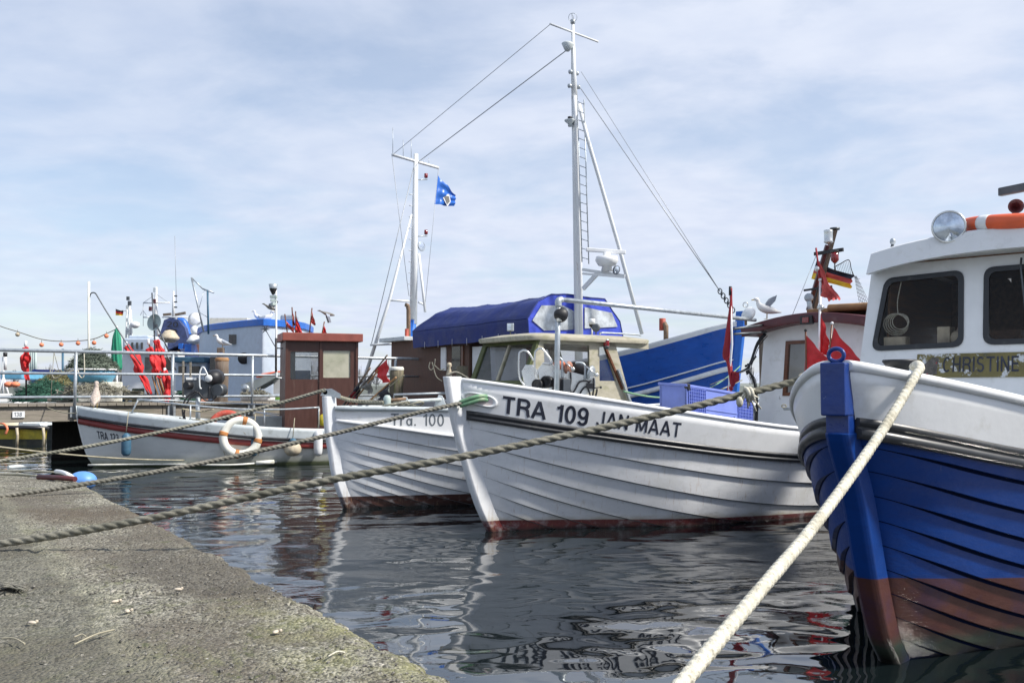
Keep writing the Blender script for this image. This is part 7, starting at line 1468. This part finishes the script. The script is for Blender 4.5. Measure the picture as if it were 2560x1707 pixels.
by = thing('buoy', 'blue plastic buoy hanging at the far corner of the quay', 'buoy', W(205, 1215, 9.6)); MB().ball(W(206, 1202, 9.45), .125, 24, (1.15, 1, .8)).build('ball', M['buoy_blue'], by); MB().cyl(W(190, 1194, 9.4), W(198, 1198, 9.4), .03).build('eye', M['white'], by)
fr2 = thing('frayed_rope', 'frayed end of dark rope lying at the left edge of the quay', 'rope', WZ(20, 1462, QZ)); rnd = random.Random(6); mb = MB()
for k in range(30): o = rnd.uniform(-7, 7); mb.tube(spline([WZ(-30, 1458+o*.4, QZ+.02), WZ(10+rnd.uniform(-4, 4), 1460+o*.8, QZ+.02+.02*rnd.random()), WZ(30+rnd.uniform(-5, 5), 1465+o*rnd.uniform(.3, 1.1), QZ+.012+.018*rnd.random()), WZ(52+rnd.uniform(-26, 16), 1472+o*rnd.uniform(-.8, 1), QZ+.012)], 4), .0035, 5)
mb.build('strands', M['rope_dark'], fr2)
# litter: shells, twigs, pebbles
rnd = random.Random(12); SH = mat('shell', (.55, .48, .38), .7, var=.3)
for k, (x, y, lab) in enumerate(((445, 1472, 'bent pale shell piece lying alone in the middle of the quay'), (290, 1502, 'small white shell on the left half of the quay'), (690, 1578, 'orange tinted shell near the right edge of the quay'), (318, 1476+50, 'dark curled scrap left of the middle of the quay'), (80, 1555, 'small pale shell at the left of the quay'))):
    p = WZ(x, y, QZ+.012); mb = MB(); mb.ball(p, .014, 10, (1.5, .8, .45), Matrix.Rotation(k*.7, 3, 'Z')); mb.ball(p+V((.016, .004, .003)), .007, 8); tag(mb.build('shell', SH, None), lab, 'shell', 'shells and scraps on the quay')
for k, (a, b, lab) in enumerate((((185, 1610), (285, 1573), 'long straw coloured twig lying on the quay'), ((820, 1640), (862, 1630), 'short white bent twig near the lower right of the quay'), ((0, 1595), (62, 1608), 'thin dry stalk at the left edge of the quay'), ((185, 1592), (215, 1590), 'short twig lying above the long straw coloured twig'))):
    p, q = WZ(*a, QZ+.016), WZ(*b, QZ+.016); m_ = p.lerp(q, .5)+V((0, .012, .006)); tag(MB().tube(spline([p, m_, q], 6), .0028, 6).build('twig', M['rope_thin'] if k != 1 else M['rope_white'], None), lab, 'twig')
pb = MB(); ico = [V((math.cos(a)*.9, math.sin(a)*.8, z)) for z in (-.4, .35) for a in (0, 1.2, 2.4, 3.7, 5.0)]
fc = [(0, 1, 6, 5), (1, 2, 7, 6), (2, 3, 8, 7), (3, 4, 9, 8), (4, 0, 5, 9), (5, 6, 7, 8, 9)]
for k in range(9500):
    t = Lq*rnd.random()**.6; wv = 1.6*rnd.random()**1.2; p = cA+qd*t+qn*wv
    if noise.noise(V((p.x*1.3, p.y*1.3, 5))) < -.12 or (wv > .8 and rnd.random() < .6): continue
    s_z = .0022+.0065*rnd.random()**3; rot = Matrix.Rotation(rnd.uniform(0, 6.3), 3, 'Z') @ Matrix.Rotation(rnd.gauss(0, .4), 3, 'X')
    z0 = QZ+.008*h(p, 1.6)+.007*h(p, 9)+.002-(.04*max(0, 1-wv/.1)**2)
    pb.add([V((p.x, p.y, z0))+rot @ (v*s_z*rnd.uniform(.7, 1.3)) for v in ico], fc)
GR = mat('quay_gravel', (.20, .19, .165), .9, var=.55, scale=120, dirt=[((.42, .40, .35), 90, .58, .64, .8), ((.06, .055, .05), 70, .5, .56, .9)])
tag(pb.build('gravel', GR, None, fix=False, loc=(0, 0, 0)), 'small stones and grit embedded in the quay surface', 'gravel', kind='stuff')

# ---------------------------------------------------------------- birds
def gull(label, base, yaw, size=.36, upright=.2, m='gull_white', wing='gull_grey', raised=False, legs=True, name='gull'):
    """standing gull: one continuous body from tail to head, wings, bill and legs as parts; yaw 0 looks to -x"""
    g = thing(name, label, name, base); q = Matrix.Rotation(yaw, 3, 'Z'); s_ = size; hgt = s_*.30 if legs else .1*s_
    U = upright
    sp_ = [(.62, .0+.10*(1-U)*0-.10*U), (.45, .02-.05*U), (.25, .06), (.0, .12+.03*U), (-.22, .20+.12*U), (-.34, .33+.20*U), (-.36, .44+.26*U), (-.42, .50+.28*U), (-.50, .50+.27*U), (-.53, .495+.27*U)]
    rr = [.02, .07, .14, .185, .165, .10, .078, .088, .06, .02]
    P_ = [base+q @ V((x*s_, 0, hgt+z*s_)) for x, z in sp_]; SP = spline(P_, 5); rs = [curve([(i, r_) for i, r_ in enumerate(rr)], k/5)*s_ for k in range(len(SP))]
    MB().tube(SP, rs, 14, prof=lambda i, a: 1).build('body', M[m], g)
    for sd in (1, -1):
        if raised:
            root_ = base+q @ V((-.02*s_, .12*s_*sd, hgt+.24*s_)); tip = base+q @ V((.38*s_, .22*s_*sd, hgt+.70*s_))
            mb = MB(); pr = [root_+q @ V((-.10*s_, 0, 0)), root_+q @ V((.10*s_, 0, -.05*s_)), root_.lerp(tip, .6)+q @ V((.10*s_, 0, -.06*s_)), tip, root_.lerp(tip, .6)+q @ V((-.08*s_, 0, .06*s_))]; mb.prism(pr, q @ V((0, .015*s_*sd, 0))); mb.build('wing', M[wing], g, bevel=.003)
        else:
            def wf(u, v): x = lin(-.24, .72, u); wd_ = math.sin(PI*min(1, u*1.05+.08))**.7; zc = curve([(-.24, .24+.10*U), (.1, .14), (.45, .04-.05*U), (.75, -.02-.16*U)], x); a = lin(-.5, 1.15, v); ry = (.19 if x < .2 else .19-.20*(x-.2))*1.02; return base+q @ V((x*s_, sd*ry*math.cos(a)*s_*max(.25, wd_)+sd*.004, hgt+(zc+ry*math.sin(a)*wd_*.8)*s_))
            MB().grid(wf, 14, 7).build('wing', M[wing], g)
    hd = base+q @ V((-.53*s_, 0, hgt+(.49+.27*U)*s_)); MB().tube([hd, hd+q @ V((-.06*s_, 0, -.01*s_)), hd+q @ V((-.13*s_, 0, -.035*s_))], [.026*s_, .02*s_, .006*s_], 8).build('beak', M['beak'], g)
    if legs:
        for sd in (1, -1):
            a = base+q @ V((.02*s_, .07*s_*sd, hgt+.03*s_)); b_ = base+q @ V((.0, .07*s_*sd, .015*s_)); mb = MB(); mb.tube([a, b_], .012*s_, 6); mb.prism([b_+q @ V((.02*s_, 0, -.01*s_)), b_+q @ V((-.10*s_, .05*s_, -.012*s_)), b_+q @ V((-.10*s_, -.05*s_, -.012*s_))], V((0, 0, .01*s_))); mb.build('leg', M['beak'], g)
    MB().ball(hd+q @ V((.055*s_, -.06*s_, .015*s_)), .012*s_, 6).build('eye', M['gull_black'], g)
    return g
gull('mottled gull standing upright on the bow of TRA 123 with its back turned', toW(US, (-.0, .05, 1.06)), R(-70), .46, 1.0, 'gull_brown', 'gull_brown')
gull('white gull standing on the small box above the brown mooring pile', W(556, 871, 21), R(10), .33, .35)
b = toW(JM, LP(JM, 1917, 798, s=5.6)); gull('white gull raising a wing on the maroon wheelhouse roof', b, R(0), .35, .12, raised=True, m='gull_white')
gull('pale pigeon like gull standing in front of the brown plank cabin', W(1086, 990, 22.6), R(180), .27, .75, wing='gull_grey')
gull('far gull with a black cap sitting on the blue edged wheelhouse roof', W(663, 806, 27), R(180), .5, .15, legs=False)
gull('small gull at the left of the far gull on the blue edged roof', W(647, 806, 27.5), R(0), .35, .6)
def duck(label, c, yaw, pitch, wings, s_=.5):
    g = thing('duck', label, 'duck', c); q = Matrix.Rotation(yaw, 3, 'Z') @ Matrix.Rotation(pitch, 3, 'Y')
    sp_ = [(.50, 0), (.38, 0), (.15, -.01), (-.1, -.01), (-.28, .02), (-.42, .05), (-.5, .07), (-.57, .06), (-.66, .04)]; rr = [.02, .07, .11, .11, .07, .045, .052, .035, .012]
    SP = spline([c+q @ V((x*s_, 0, z*s_)) for x, z in sp_], 4); MB().tube(SP, [curve([(i, r_) for i, r_ in enumerate(rr)], k/4)*s_ for k in range(len(SP))], 12).build('body', M['gull_brown'] if False else M['grey_cloth'], g)
    for sd, (el, sw) in zip((1, -1), wings):
        tip = V((sw*s_, sd*.62*s_*math.cos(el), .62*s_*math.sin(el))); r0 = V((-.12*s_, sd*.06*s_, .05*s_)); r1 = V((.16*s_, sd*.06*s_, .03*s_)); md = V((-.02*s_, sd*.34*s_*math.cos(el*.6), .36*s_*math.sin(el*.6+.15))); me_ = md+V((.20*s_, 0, -.02*s_))
        mb = MB(); vs = [r0, r1, md, me_, md.lerp(tip, .9)+V((.12*s_, 0, 0)), tip]; vs = [c+q @ v for v in vs]; t_ = q @ V((0, 0, .012*s_)); mb.add(vs+[v+t_ for v in vs], [(0, 1, 3, 2), (2, 3, 4, 5), (6, 8, 9, 7), (8, 11, 10, 9), (0, 2, 8, 6), (2, 5, 11, 8), (1, 7, 9, 3), (3, 9, 10, 4), (4, 10, 11, 5), (0, 6, 7, 1)]); mb.build('wing', M['gull_grey'] if sd == -1 else M['dark_steel'], g)
    return g
duck('flying duck with drooping wings above the right end of the brown cabin', W(818, 784, 19), R(20), R(12), ((-1.1, .2), (-1.15, .25)), .32)
duck('flying duck with raised wings close to the thin lamp pole', W(676, 769, 21), R(-15), R(20), ((1.0, .1), (.75, .3)), .36)
